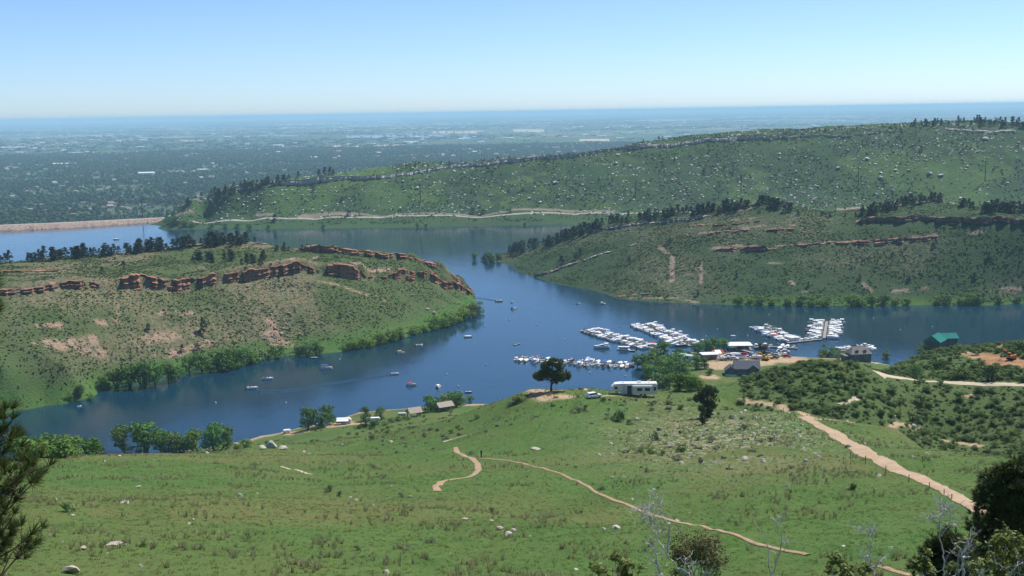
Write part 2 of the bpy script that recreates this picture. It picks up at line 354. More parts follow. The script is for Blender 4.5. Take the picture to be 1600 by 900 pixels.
# ---- hogback ridge
ctrl = []
for px, py in [(262, 351), (330, 358), (400, 358.5), (500, 358), (600, 356.5), (750, 354), (900, 351.5), (1100, 350), (1400, 348), (1700, 346), (2000, 344)]:
    p = PZ(px, py, 0); ctrl.append(p); d = math.hypot(p[0], p[1]); ctrl.append(PD(px, d - 25, -7))
    if px > 300: ctrl += [PD(px, d + 45, 5.5), PD(px, d + 62, 7.0)]
ctrl += cols({
 215: [('z', 1600, -7), ('z', 1680, -30), ('z', 1850, -78)],
 245: [('z', 1600, -3), ('z', 1640, 1), ('z', 1700, -10), ('z', 1850, -75)],
 270: [(336, 1590), (327, 1625), ('z', 1720, -5), ('z', 1900, -78)],
 300: [(310, 1600), ('z', 1680, 12), ('z', 1900, -70)],
 350: [(294, 1600), ('z', 1700, 18), ('z', 1950, -70)],
 400: [(284, 1605), ('z', 1700, 34), ('z', 2000, -70)],
 500: [(276, 1615), ('z', 1700, 46), ('z', 2050, -70)],
 600: [(270, 1625), (261, 1690), ('z', 1800, 40), ('z', 2150, -75)],
 650: [(265, 1632), (252, 1700), ('z', 1800, 45), ('z', 2150, -75)],
 740: [(255, 1650), ('z', 1740, 56), ('z', 2150, -75)],
 800: [(248, 1660), ('z', 1760, 60), ('z', 2200, -75)],
 900: [(238, 1680), ('z', 1780, 66), ('z', 2200, -75)],
 1000: [(224, 1690), (221, 1730), ('z', 1850, 70), ('z', 2300, -75)],
 1100: [(216, 1700), (209, 1760), ('z', 1880, 75), ('z', 2350, -75)],
 1200: [(212, 1715), (203, 1790), ('z', 1900, 80), ('z', 2400, -75)],
 1300: [(208, 1730), (197, 1800), ('z', 1920, 80), ('z', 2400, -75)],
 1400: [(202, 1740), (191, 1820), ('z', 1940, 84), ('z', 2400, -75)],
 1500: [(196, 1750), (188, 1830), ('z', 1950, 86), ('z', 2400, -75)],
 1600: [(198, 1760), (193, 1830), ('z', 1950, 80), ('z', 2400, -75)],
 1800: [(202, 1780), ('z', 1950, 80), ('z', 2400, -75)], 2000: [(205, 1800), ('z', 1950, 80), ('z', 2400, -75)]}, 1.024)
def rel_C(L, Z):
    up = sstep(6, 25, Z)
    return Z + ((fbm(L.X, L.Y, 110, 41) - .5) * 9 + (fbm(L.X, L.Y, 22, 43) - .5) * 3.5) * up
hog = Land('hogback_ridge', ctrl, thspan(205, 1980, 480), np.concatenate([np.linspace(1455, 1900, 230)[:-1], np.linspace(1900, 2560, 60)]), rel_C, floor=-90.0)
LANDS = {'D': fore, 'A': headA, 'B': headB, 'C': hog}
# ---------------------------------------------------------------- bare ground masks (colour of the soil itself)
def seg_mask(L, pts, width, edge=0.5, seed=0):
    """1 near the drawn soil streak; pts in picture coordinates dropped on to the land"""
    M = np.zeros(L.Z.shape); NZ = 0.55 + 0.9 * fbm(L.X, L.Y, max(width * 1.2, 3), 60 + seed, 3)
    Q = [L.hit(*p[:2]) for p in pts]
    for i in range(len(Q) - 1):
        a, b = Q[i], Q[i + 1]
        if a is None or b is None: continue
        wa = pts[i][2] if len(pts[i]) > 2 else width; wb = pts[i + 1][2] if len(pts[i + 1]) > 2 else width
        v = b[:2] - a[:2]; t = np.clip(((L.X - a[0]) * v[0] + (L.Y - a[1]) * v[1]) / max(v @ v, 1e-6), 0, 1)
        d = np.hypot(L.X - a[0] - v[0] * t, L.Y - a[1] - v[1] * t); w = wa + (wb - wa) * t
        w = w * NZ
        M = np.maximum(M, 1 - sstep(w * (1 - edge), w * (1 + edge * .3), d))
    return M
bare = np.zeros(headA.Z.shape)
for pts, w in [([(50, 537), (90, 535), (150, 531)], 7), ([(75, 541), (130, 548), (165, 555)], 6), ([(215, 532), (260, 527), (310, 517)], 8), ([(222, 532), (240, 545)], 6), ([(235, 552), (300, 545), (330, 533)], 6),
               ([(140, 503), (195, 502)], 5), ([(182, 475), (184, 492)], 2.5), ([(222, 488), (232, 505), (240, 522)], 2.5), ([(250, 490), (318, 486)], 4), ([(60, 508), (105, 508)], 5),
               ([(20, 425), (95, 424)], 3.5), ([(75, 442), (85, 448)], 7), ([(10, 640), (40, 643)], 3), ([(420, 505), (430, 535), (455, 540)], 12), ([(405, 500), (412, 520)], 7), ([(455, 405), (495, 400)], 5), ([(550, 412), (610, 418)], 6), ([(500, 440), (600, 470)], 4)]:
    bare = np.maximum(bare, seg_mask(headA, pts, w * .44, seed=w if isinstance(w, int) else 3))
pxA = pxof(headA.T)
strip = np.exp(-((headA.D - np.interp(pxA, A_LOW[:, 0], A_LOW[:, 1])) / 4.5) ** 2) * (pxA < 740) * (headA.Z > 1)
strip2 = np.exp(-((headA.D - np.interp(pxA, A_TOP[:, 0], A_TOP[:, 1])) / 3.5) ** 2) * (pxA > 470) * (pxA < 742)
bare = np.clip(bare + 0.4 * np.maximum(strip, strip2) * (fbm(headA.X, headA.Y, 14, 5) > .42), 0, 1)
dry = sstep(.40, .62, fbm(headA.X, headA.Y, 70, 77)) * sstep(-50, 60, pxA) * (1 - sstep(560, 720, pxA)) * sstep(4, 10, headA.Z)
dry = np.maximum(dry, np.exp(-((pxA - 250) / 190.0) ** 2) * np.exp(-((headA.Z - 17) / 11.0) ** 2) * 0.95)
lush = np.clip((1 - sstep(2, 11, headA.Z)) + sstep(200, -60, pxA + (headA.Z - 6) * 8), 0, 1)
bare = bare * sstep(.38, .52, fbm(headA.X * .5, headA.Y, 4.5, 15, 3))
headA.masks = {'bare': bare, 'dry': np.clip(dry * .8, 0, 1), 'lush': lush}
bare = np.zeros(headB.Z.shape)
for pts, w in [([(1085, 350), (1150, 343), (1210, 340)], 3), ([(1090, 365), (1180, 354), (1240, 352)], 4), ([(1140, 333), (1170, 326)], 6), ([(1345, 440), (1362, 455)], 4), ([(1395, 455), (1450, 450)], 4), ([(1235, 440), (1245, 448)], 4), ([(1255, 456), (1275, 454)], 3), ([(1565, 450), (1600, 452)], 4),
               ([(1340, 345), (1420, 342), (1500, 344), (1600, 343)], 4), ([(1110, 388), (1190, 383), (1300, 380), (1465, 368)], 4), ([(985, 466), (1060, 466), (1090, 473)], 4), ([(1030, 385), (1050, 400), (1050, 440)], 5), ([(1095, 410), (1095, 445)], 3), ([(1500, 365), (1540, 362)], 3), ([(1200, 411), (1236, 410)], 2)]:
    bare = np.maximum(bare, seg_mask(headB, pts, w * .42, seed=int(w)))
pxB = pxof(headB.T)
dry = sstep(.45, .7, fbm(headB.X, headB.Y, 60, 87)) * 0.7
dry = np.maximum(dry, np.exp(-((pxB - 1060) / 70.0) ** 2) * np.exp(-((headB.Z - 16) / 13.0) ** 2) * .9)
lush = np.clip(1 - sstep(1, 7, headB.Z), 0, 1) * sstep(1120, 1180, pxB)
bare = bare * sstep(.38, .52, fbm(headB.X * .5, headB.Y, 4.5, 16, 3))
headB.masks = {'bare': bare, 'dry': dry, 'lush': lush}
bare = np.zeros(hog.Z.shape)
for pts, w in [([(470, 338), (510, 334), (555, 335)], 9), ([(400, 336), (425, 335)], 5), ([(800, 328), (900, 330), (960, 330)], 5), ([(1310, 327), (1350, 324)], 7), ([(560, 334), (700, 334), (790, 331)], 3.5), ([(335, 302), (350, 298)], 3), ([(275, 337), (300, 330)], 4)]:
    bare = np.maximum(bare, seg_mask(hog, pts, w * .6, seed=int(w)))
dry = sstep(.42, .62, fbm(hog.X, hog.Y, 130, 97))
hog.masks = {'bare': bare, 'dry': dry, 'lush': sstep(.5, .62, fbm(hog.X, hog.Y, 95, 101)) * sstep(8, 22, hog.Z) * (1 - sstep(70, 95, hog.Z))}
bare = np.zeros(fore.Z.shape)
for pts, w in [([(1280, 655), (1330, 660), (1400, 662), (1440, 672)], .9), ([(1455, 683), (1500, 692), (1530, 697)], 1.6), ([(1505, 552), (1530, 553)], 1.5), ([(1530, 558), (1570, 562), (1600, 568)], 3.2), ([(1540, 545), (1590, 535)], 1.2), ([(1160, 625), (1230, 640), (1270, 655)], 1.4), ([(1505, 620), (1522, 617)], 1.0), ([(818, 611), (840, 618), (860, 622), (885, 620)], 3.0), ([(846, 612), (870, 611)], 1.6), ([(890, 608), (915, 609)], 1.0), ([(940, 619), (970, 618)], 1.0)]:
    bare = np.maximum(bare, seg_mask(fore, pts, w, seed=int(w)))
for q, r in [((1165, 563), 20), ((1190, 560), 16), ((1215, 559), 18), ((1130, 572), 13), ((1105, 590), 7), ((540, 662), 8), ((525, 663), 7), ((565, 662), 7), ((460, 674), 5)]:
    c = PZ(*q, 3.0); bare = np.maximum(bare, 1 - sstep(r * .8, r * 1.1, np.hypot(fore.X - c[0], (fore.Y - c[1])) + (fbm(fore.X, fore.Y, 8, 5) - .5) * 8))
shoreD = sstep(1.2, 0.2, fore.Z) * (fore.D > 300)
pxD = pxof(fore.T)
brush = sstep(292, 304, fore.D) * (fore.Z > 4) * sstep(1130, 1200, pxD) * (fore.D < 470)
rocky = np.clip(np.exp(-((pxD - 1150) / 170.0) ** 2) * np.exp(-((fore.D - 232) / 48.0) ** 2) * 1.2, 0, 1) * (fbm(fore.X, fore.Y, 22, 51) > .40)
red = np.zeros(fore.Z.shape)
for pts, w in [([(1535, 556), (1560, 561), (1600, 566), (1640, 568)], 4.0), ([(1545, 566), (1575, 572), (1600, 574)], 2.0), ([(1500, 552), (1512, 555)], 1.4), ([(1545, 546), (1585, 537)], 1.0)]: red = np.maximum(red, seg_mask(fore, pts, w, seed=3))
fore.masks = {'red': red, 'bare': np.clip(np.maximum(bare, shoreD), 0, 1), 'dry': sstep(.45, .62, fbm(fore.X, fore.Y, 34, 55)) , 'lush': sstep(.4, .6, fbm(fore.X, fore.Y, 60, 59)), 'brush': brush, 'rocky': rocky}
# ---------------------------------------------------------------- ground materials
g = G('meadow_ground')
c = g.mix(g.noise(.05, 4, .38, .62), (.048, .112, .020), (.092, .112, .034))
c = g.mix(g.math('MULTIPLY', g.attr('dry'), .8), c, (.142, .126, .050))
c = g.mix(g.math('MULTIPLY', g.noise(.11, 5, .50, .64, (1, .5, 1)), .6), c, (.050, .092, .022))  # darker stretched streaks: shade of shallow dips painted into the grass colour
c = g.mix(g.math('MULTIPLY', g.noise(.19, 5, .54, .66, (1, .45, 1)), .55), c, (.128, .150, .048))
c = g.mix(g.math('MULTIPLY', g.attr('lush'), .45), c, (.055, .125, .026))
c = g.mix(g.noise(.6, 5, .42, .68, (1, .45, 1)), c, (.085, .138, .034))
c = g.mix(g.math('MULTIPLY', g.noise(2.6, 4, .50, .74), .55), c, (.045, .080, .020))
c = g.mix(g.math('MULTIPLY', g.attr('rocky'), g.noise(.9, 4, .5, .62)), c, (.30, .27, .20))
c = g.mix(g.math('MULTIPLY', g.attr('brush'), .85), c, (.066, .104, .034))
dirt = g.mix(g.noise(.35, 5, .35, .65), (.42, .31, .20), (.36, .25, .15))
c = g.mix(g.math('MULTIPLY', g.attr('bare'), g.noise(.8, 4, .25, .42)), c, dirt)
g.bump(g.noise(3.5, 6, .2, .8), .22, .7)
c = g.mix(g.math('MULTIPLY', g.attr('red'), g.noise(.5, 4, .3, .45)), c, g.mix(g.noise(.4, 4, .4, .6), (.30, .145, .068), (.34, .205, .115)))
M_MEADOW = g.done(c)
g = G('headland_ground_red')
c = g.mix(g.noise(.03, 4, .4, .6), (.066, .092, .032), (.056, .086, .028))
soil = g.mix(g.noise(.22, 5, .35, .65), (.22, .150, .100), (.20, .165, .115))
c = g.mix(g.math('MULTIPLY', g.attr('dry'), g.noise(.55, 5, .40, .56)), c, soil)
c = g.mix(g.attr('lush'), c, g.mix(g.noise(.06, 4, .4, .6), (.050, .115, .025), (.070, .125, .032)))
c = g.mix(g.math('MULTIPLY', g.attr('bare'), g.noise(.33, 5, .38, .50)), c, g.mix(g.noise(.25, 4, .4, .6, (1, 1, 6)), (.27, .165, .115), (.31, .225, .165)))
g.bump(g.noise(.8, 6, .2, .8), .5, .7)
M_HEAD_A = g.done(c)
g = G('headland_ground_green')
c = g.mix(g.noise(.03, 4, .4, .6), (.037, .068, .026), (.044, .073, .030))
c = g.mix(g.math('MULTIPLY', g.attr('dry'), g.noise(.5, 5, .46, .62)), c, g.mix(g.noise(.2, 4, .4, .6), (.21, .15, .10), (.20, .165, .115)))
c = g.mix(g.attr('lush'), c, (.060, .120, .028))
c = g.mix(g.math('MULTIPLY', g.attr('bare'), g.noise(.5, 4, .3, .48)), c, g.mix(g.noise(.25, 4, .4, .6), (.24, .165, .12), (.28, .22, .17)))
g.bump(g.noise(.8, 6, .2, .8), .5, .7)
M_HEAD_B = g.done(c)
g = G('hogback_ground')
c = g.mix(g.noise(.012, 5, .4, .6), (.038, .080, .026), (.048, .086, .028))
c = g.mix(g.math('MULTIPLY', g.attr('lush'), .85), c, (.074, .130, .032))
c = g.mix(g.math('MULTIPLY', g.attr('dry'), g.noise(.05, 5, .42, .58)), c, (.034, .062, .026))
c = g.mix(g.math('MULTIPLY', g.noise(.25, 5, .50, .60), .55), c, (.036, .060, .026))
c = g.mix(g.math('MULTIPLY', g.attr('bare'), g.noise(.2, 4, .25, .42)), c, g.mix(g.noise(.1, 4, .4, .6), (.25, .215, .165), (.22, .17, .125)))
g.bump(g.noise(.5, 6, .2, .8), .8, .7)
M_HOG = g.done(c)
fore.build(M_MEADOW); headA.build(M_HEAD_A); headB.build(M_HEAD_B); hog.build(M_HOG)
# ---------------------------------------------------------------- water
g = G('lake_water', 0.08)
g.b.inputs['IOR'].default_value = 1.42; g.b.inputs['Specular IOR Level'].default_value = 0.5
c = g.mix(g.noise(.004, 3, .4, .6), (.0042, .028, .050), (.0052, .033, .060))
w1 = g.noise(.10, 3, .0, 1.0, (1, .5, 1)); w2 = g.noise(.9, 3, .0, 1.0, (1, .7, 1))
bu = g.n.nodes.new('ShaderNodeBump'); bu.inputs['Distance'].default_value = .22; bu.inputs['Strength'].default_value = .5; g.n.links.new(w1, bu.inputs['Height'])
bu2 = g.n.nodes.new('ShaderNodeBump'); bu2.inputs['Distance'].default_value = .07; bu2.inputs['Strength'].default_value = .6; g.n.links.new(w2, bu2.inputs['Height']); g.n.links.new(bu.outputs[0], bu2.inputs['Normal'])
g.n.links.new(bu2.outputs[0], g.b.inputs['Normal'])
g.n.links.new(g.rng(g.noise(.006, 4, .35, .65, (1, .25, 1)), 0, 1, .03, .17), g.b.inputs['Roughness'])
M_WATER = g.done(c)
DAM = [(-520, 371, 367.5), (-260, 367, 361), (0, 360.5, 352), (100, 356, 348), (190, 350.5, 343.5), (258, 346, 340)]
damw = [PZ(p[0], p[1], 0) for p in DAM]
wp = [np.array([-900, 150, 0]), np.array([900, 150, 0]), PD(2050, 1600, 0)] + [PD(p, 1585, 0) for p in range(1900, 300, -200)] + [PD(262, 1650, 0)]
for p in reversed(damw): k = 1 + 8 / math.hypot(p[0], p[1]); wp.append(np.array([p[0] * k, p[1] * k, 0]))
wp.append(np.array([-1150, 1250, 0]))
bm = bmesh.new(); bm.faces.new([bm.verts.new(tuple(p)) for p in wp]); bmesh.ops.triangulate(bm, faces=bm.faces[:])
me = bpy.data.meshes.new('lake_water'); bm.to_mesh(me); bm.free(); me.materials.append(M_WATER)
tag(link('lake_water', me), kind='structure')
# ---------------------------------------------------------------- plains
g = G('plains_ground')
c = g.mix(g.noise(.0022, 5, .42, .60, (1, .6, 1)), (.045, .080, .034), (.070, .100, .045))
vo = g.n.nodes.new('ShaderNodeTexVoronoi'); vo.distance = 'CHEBYCHEV'; vo.inputs['Scale'].default_value = .0011; vo.inputs['Randomness'].default_value = .75
mp = g.n.nodes.new('ShaderNodeMapping'); mp.inputs['Rotation'].default_value = (0, 0, R(24)); mp.inputs['Scale'].default_value = (1, .55, 1)
g.n.links.new(g.pos, mp.inputs['Vector']); g.n.links.new(mp.outputs[0], vo.inputs['Vector'])
sp = g.n.nodes.new('ShaderNodeSeparateColor'); g.n.links.new(vo.outputs['Color'], sp.inputs[0])
xyz = g.n.nodes.new('ShaderNodeSeparateXYZ'); g.n.links.new(g.pos, xyz.inputs[0])
far = g.rng(xyz.outputs['Y'], 8000, 20000)
fld = g.mix(g.rng(sp.outputs[0], .55, .75), (.075, .12, .045), (.34, .28, .18))
c = g.mix(g.math('MULTIPLY', far, g.rng(sp.outputs[1], .40, .55)), c, fld)
c = g.mix(g.math('MULTIPLY', g.noise(.0006, 4, .52, .60), .55), c, (.045, .085, .040))
M_PLAIN = g.done(c)
PLZ = -82.0
ths = thspan(-1500, 3100, 60); dd = np.concatenate([[1500], np.geomspace(1700, 160000, 40)])
T, Dg = np.meshgrid(ths, dd); idx = np.arange(T.size).reshape(T.shape)
q = np.stack([idx[:-1, :-1], idx[:-1, 1:], idx[1:, 1:], idx[1:, :-1]], -1).reshape(-1, 4)
tag(link('plains', mesh_np('plains', np.stack([np.sin(T) * Dg, np.cos(T) * Dg, np.full(T.shape, PLZ)], -1).reshape(-1, 3), q, [M_PLAIN])), kind='structure')
# ---------------------------------------------------------------- haze
M_HAZE = bpy.data.materials.new('haze'); M_HAZE.use_nodes = True; n = M_HAZE.node_tree; n.nodes.remove(n.nodes['Principled BSDF'])
pv = n.nodes.new('ShaderNodeVolumePrincipled'); pv.inputs['Color'].default_value = (.50, .80, 1, 1); pv.inputs['Density'].default_value = HAZE_D = 6.6e-5; pv.inputs['Anisotropy'].default_value = 0.0
n.links.new(pv.outputs[0], n.nodes['Material Output'].inputs['Volume'])
def box_mesh(name, x0, x1, y0, y1, z0, z1, mats=()):
    V = [(x, y, z) for z in (z0, z1) for y in (y0, y1) for x in (x0, x1)]
    return mesh_of(name, V, [(0, 2, 3, 1), (4, 5, 7, 6), (0, 1, 5, 4), (2, 6, 7, 3), (0, 4, 6, 2), (1, 3, 7, 5)], mats)
tag(link('haze', box_mesh('haze', -170000, 230000, -400, 175000, -95, 158, [M_HAZE])), kind='stuff')
# ================================================================ ROCK
rng = np.random.default_rng(7)
def strata_mat(name, a, b, c_, zs=.55):
    g = G(name, .92)
    k = g.mix(g.noise(.5, 5, .35, .65, (.25, .25, zs * 3)), a, b)
    k = g.mix(g.math('MULTIPLY', g.noise(.35, 5, .52, .66), .8), k, c_)
    k = g.mix(g.math('MULTIPLY', g.noise(1.6, 4, .55, .7), .5), k, tuple(x * .55 for x in a))
    g.bump(g.noise(.9, 6, .1, .9, (.6, .6, 2.2)), .8, .9)
    return g.done(k)
M_RED = strata_mat('red_sandstone', (.36, .165, .098), (.24, .115, .076), (.38, .25, .175))
M_REDDK = strata_mat('dark_red_sandstone', (.27, .145, .105), (.20, .12, .09), (.34, .23, .165))
M_TAN = strata_mat('tan_sandstone', (.34, .28, .21), (.27, .21, .155), (.20, .155, .12))
M_GREY = strata_mat('grey_sandstone', (.48, .45, .40), (.36, .33, .29), (.22, .20, .17), .2)
M_PALE = mat('pale_lichen_rock', (.46, .43, .36), .9, .2, base2=(.33, .30, .24), scale=2.2, bump=.05, bscale=6)
M_PINK = mat('pinkish_granite', (.46, .38, .32), .9, .2, base2=(.34, .29, .25), scale=3.0, bump=.04, bscale=7)
M_BOULD = mat('weathered_boulder', (.62, .60, .55), .92, .15, base2=(.47, .45, .40), scale=.5, bump=.3, bscale=1.2)
M_BRED = mat('reddish_boulder', (.36, .255, .19), .92, .15, base2=(.28, .20, .155), scale=.5, bump=.3, bscale=1.2)
def hull_mesh(name, material, pts):
    bm = bmesh.new()
    for p in pts: bm.verts.new(p)
    r = bmesh.ops.convex_hull(bm, input=bm.verts[:])
    bmesh.ops.delete(bm, geom=[v for v in bm.verts if not v.link_faces], context='VERTS')
    me = bpy.data.meshes.new(name); bm.to_mesh(me); bm.free(); me.materials.append(material); return me
def boulder_pts(r, n=17, flat=.75):
    v = r.normal(size=(n, 3)); v /= np.linalg.norm(v, axis=1)[:, None]
    v *= r.uniform(.75, 1.1, (n, 1)); v[:, 2] = np.maximum(v[:, 2], -.45) * flat
    return v * .5
def block_pts(r):
    p = np.array([(x, y, z) for x in (-.5, .5) for y in (-.5, .5) for z in (-.5, .5)])
    p = np.concatenate([p * r.uniform(.8, 1.05, (8, 3)), p * np.array([.7, .7, 1.12]) * r.uniform(.7, 1.05, (8, 3))])
    return p + r.normal(size=p.shape) * .05
def rock_set(tagname, m, k=5, kind='b', flat=.75):
    return [hull_mesh('%s_%d' % (tagname, i), m, boulder_pts(rng, 18, flat) if kind == 'b' else block_pts(rng)) for i in range(k)]
BLK_RED = rock_set('block_red', M_RED, 5, 'k'); BLK_DK = rock_set('block_dark', M_REDDK, 5, 'k'); BLK_TAN = rock_set('block_tan', M_TAN, 5, 'k'); BLK_GREY = rock_set('block_grey', M_GREY, 5, 'k')
BO_PALE = rock_set('boulder_pale', M_PALE, 6); BO_PINK = rock_set('boulder_pink', M_PINK, 4); BO_W = rock_set('boulder_weathered', M_BOULD, 6); BO_R = rock_set('boulder_reddish', M_BRED, 5)
def cliff(L, line, m, blocks, label, seed, nblk=.10, step=.9, rows=11, proud=1.6, capback=5.0, crack=.62, wobk=1.0, rise=.9):
    """line: (px, py_or_d, h, mode) sampled densely; a face of buttresses, ledges and cracks, with loose blocks as parts"""
    r = np.random.default_rng(seed); Q = []
    for px, d, h in line:
        p = PD(px, d, 0); Q.append((p[0], p[1], h))
    Q = np.array(Q); s = np.concatenate([[0], np.cumsum(np.hypot(*np.diff(Q[:, :2], axis=0).T))])
    u = np.arange(0, s[-1], step); x = np.interp(u, s, Q[:, 0]); y = np.interp(u, s, Q[:, 1]); h = np.interp(u, s, Q[:, 2])
    dn = np.hypot(x, y); ox, oy = -x / dn, -y / dn
    wob = (fbm(u, u * 0, 24, seed) - .5) * 6 + (fbm(u, u * 0, 7, seed + 2) - .5) * 3
    wob = wob * wobk
    x = x + ox * wob; y = y + oy * wob
    blk = _h(np.floor(u / 5.3 + .6 * fbm(u, u * 0, 9, seed + 20)), np.floor(u * 0), seed + 21); h = h * (.80 + .20 * blk + .22 * fbm(u, u * 0, 11, seed + 4)); h = np.maximum(h, .3)
    gap = sstep(.26, .36, fbm(u, u * 0, 20, seed + 8, 3)); h = h * (.8 + .2 * gap)
    zb = L.z(x + ox * 4.5, y + oy * 4.5) - .6; kk = max(3, int(9 / step)); zb = np.minimum(zb, np.convolve(np.pad(zb, kk, 'edge'), np.ones(2 * kk + 1) / (2 * kk + 1), 'valid'))
    zt = L.z(x - ox * 6, y - oy * 6); zt = np.convolve(np.pad(zt, kk, 'edge'), np.ones(2 * kk + 1) / (2 * kk + 1), 'valid')
    h = np.clip(np.minimum(h * 1.05, zt + rise + (fbm(u, u * 0, 6, seed + 14) - .4) * 1.2 - zb), .3, None)
    butt = (fbm(u, u * 0, 6.5, seed + 5, 3) - .5) * 1.6 + (_h(np.floor(u / 3.9), np.floor(u * 0), seed + 22) - .5) * 2.8
    butt -= 2.6 * sstep(crack, crack + .06, vnoise(u / 3.1, u * 0, seed + 6))
    V = []; rowv = np.linspace(0, 1, rows)
    led = r.choice([-.55, 0, .5], rows) + np.cumsum(r.uniform(-1, 1, rows)) * .12; led -= led.mean()
    for k, v in enumerate(rowv):
        o = proud + butt * (.6 + .4 * v) + led[k] * 1.6 + (fbm(u + k * 31, u * 0, 4.0, seed + 9, 2) - .5) * 2.2 + .9 * v
        if k == 0: o = o + .8
        V.append(np.stack([x + ox * o, y + oy * o, zb + h * v * (1 + .0 * k)], 1))
    for bk, dz in ((capback * .4, .0), (capback, -.8), (capback * 1.6, -3.0)):
        V.append(np.stack([x - ox * bk, y - oy * bk, np.minimum(zb + h + dz + (fbm(u, u * 0, 5, seed + 12) - .5) * .8, L.z(x - ox * bk, y - oy * bk) + max(.35, rise * .6) + dz)], 1))
    n = len(u); k = len(V); V = np.concatenate(V); idx = np.arange(k * n).reshape(k, n)
    q = np.stack([idx[:-1, :-1], idx[:-1, 1:], idx[1:, 1:], idx[1:, :-1]], -1).reshape(-1, 4)
    q = np.concatenate([q[:, [0, 1, 2]], q[:, [0, 2, 3]]])
    t = thing('cliff', label, 'cliff', (0, 0, 0))
    link('rock_face', mesh_np('rock_face', V, q, [m]), t)
    nb = min(int(s[-1] * nblk), 120)
    for i in range(nb):
        j = int(r.integers(0, n)); hh = max(h[j], 1.0); w = r.uniform(.35, .75) * min(hh, 5) + .7
        dzz = r.uniform(-.1, .9) * hh; o = r.uniform(-.5, 3.2) if dzz < hh * .4 else r.uniform(-2.5, .6)
        b = link('rock', blocks[int(r.integers(len(blocks)))], t, (x[j] + ox[j] * o, y[j] + oy[j] * o, zb[j] + dzz + .3), r.uniform(0, 6.3) * .15 + math.atan2(oy[j], ox[j]), (w * r.uniform(.6, 1.0), w * r.uniform(1.0, 2.2), w * r.uniform(.4, .75)))
        b.rotation_euler = (r.normal() * .10, r.normal() * .10, b.rotation_euler[2])
    return t
def hitline(L, pts, h, n=60):
    """pts picture points along a ledge -> (px, d, h)"""
    a = np.array(pts, float); out = []
    for t in np.linspace(0, 1, n):
        k = t * (len(a) - 1); i = min(int(k), len(a) - 2); f = k - i
        px = a[i, 0] * (1 - f) + a[i + 1, 0] * f; py = a[i, 1] * (1 - f) + a[i + 1, 1] * f
        q = L.hit(px, py)
        if q is not None:
            hh = h if np.isscalar(h) else np.interp(t, np.linspace(0, 1, len(h)), h)
            out.append((px, math.hypot(q[0], q[1]), hh))
    return out
def refine(a, n=80):
    px = np.linspace(a[0, 0], a[-1, 0], n); return [(p, np.interp(p, a[:, 0], a[:, 1]), np.interp(p, a[:, 0], a[:, 2])) for p in px]
cliff(headA, refine(A_LOW[A_LOW[:, 0] < 180], 40), M_REDDK, BLK_DK, 'low dark rock ledge at the left end of the left headland', 11, .10, wobk=.3, proud=3.4, rise=1.6)
cliff(headA, refine(A_LOW[(A_LOW[:, 0] > 180) & (A_LOW[:, 0] < 496)], 60), M_RED, BLK_RED, 'red sandstone cliff across the middle of the left headland', 13, .16, wobk=.3, proud=3.4, rise=1.6)
cliff(headA, refine(A_LOW[A_LOW[:, 0] > 496], 60), M_RED, BLK_RED, 'lower red cliff with dark overhang running down to the headland tip', 15, .16, wobk=.3, proud=3.4, rise=1.6)
cliff(headA, refine(A_TOP, 80), M_RED, BLK_RED, 'upper red rimrock along the crest of the left headland', 17, .18, capback=4, wobk=.3, proud=3.0, rise=1.4)
cliff(headA, hitline(headA, [(-60, 408), (0, 407), (60, 402), (120, 399), (200, 396), (270, 390), (330, 382), (400, 380), (440, 384)], [2, 2.2, 2.6, 2.4, 3.0, 3.6, 3.8, 3.2, 2]), M_TAN, BLK_TAN, 'pale tan rimrock below the pines on the left headland', 19, .14, proud=1.0)
cliff(headA, hitline(headA, [(0, 426), (50, 425), (97, 423)], 1.6, 20), M_RED, BLK_RED, 'thin orange rock ledge on the left headland above the dark ledge', 21, .08, proud=.8)
cliff(headA, hitline(headA, [(215, 534), (260, 529), (310, 518)], [1.2, 2.2, 1.6], 20), M_TAN, BLK_RED, 'pink rock ledge low on the left headland beside a lone pine', 23, .2, proud=.8)
cliff(headA, hitline(headA, [(52, 537), (100, 538), (150, 533)], 1.5, 20), M_TAN, BLK_RED, 'pink rock ledge low at the left of the left headland', 25, .2, proud=.8)
cliff(headA, hitline(headA, [(138, 506), (195, 504)], 1.2, 14), M_TAN, BLK_RED, 'short pink ledge halfway up the left headland', 27, .12, proud=.6)
cliff(headB, hitline(headB, [(1334, 350), (1350, 347), (1400, 345), (1450, 345), (1500, 347), (1550, 345), (1610, 346), (1700, 346)], [3, 6, 6.5, 7, 6.5, 7.5, 6.5, 5]), M_REDDK, BLK_DK, 'dark red cliff band at the right below the pine knoll', 31, .15)
cliff(headB, hitline(headB, [(1112, 391), (1135, 390), (1170, 391), (1192, 390), (1200, 386), (1260, 383), (1320, 380), (1345, 377), (1400, 376), (1462, 369)], [2, 3.5, 5.5, 6, 2, 3.5, 3, 4.5, 5, 4]), M_REDDK, BLK_DK, 'long dark red ledge across the middle of the right headland', 33, .15)
cliff(headB, hitline(headB, [(925, 362), (950, 356), (990, 352), (1030, 348), (1075, 345), (1110, 337)], [5, 6.5, 6.5, 7, 5.5, 3]), M_GREY, BLK_DK, 'dark grey rimrock beneath the pines on the right headland crest', 35, .16)
cliff(headB, hitline(headB, [(1135, 330), (1160, 322), (1200, 319), (1238, 325)], [4, 5, 4, 3], 30), M_TAN, BLK_TAN, 'pale crag on the highest knob of the right headland', 37, .2)
cliff(headB, hitline(headB, [(1075, 352), (1130, 350), (1190, 344)], 2.2, 24), M_REDDK, BLK_DK, 'thin upper ledge on the right headland under the pale crag', 39, .1, proud=.8)
cliff(headB, hitline(headB, [(1068, 366), (1110, 366), (1150, 359), (1240, 355)], 2.6, 30), M_REDDK, BLK_RED, 'reddish second ledge on the right headland above the long ledge', 41, .12, proud=.8)
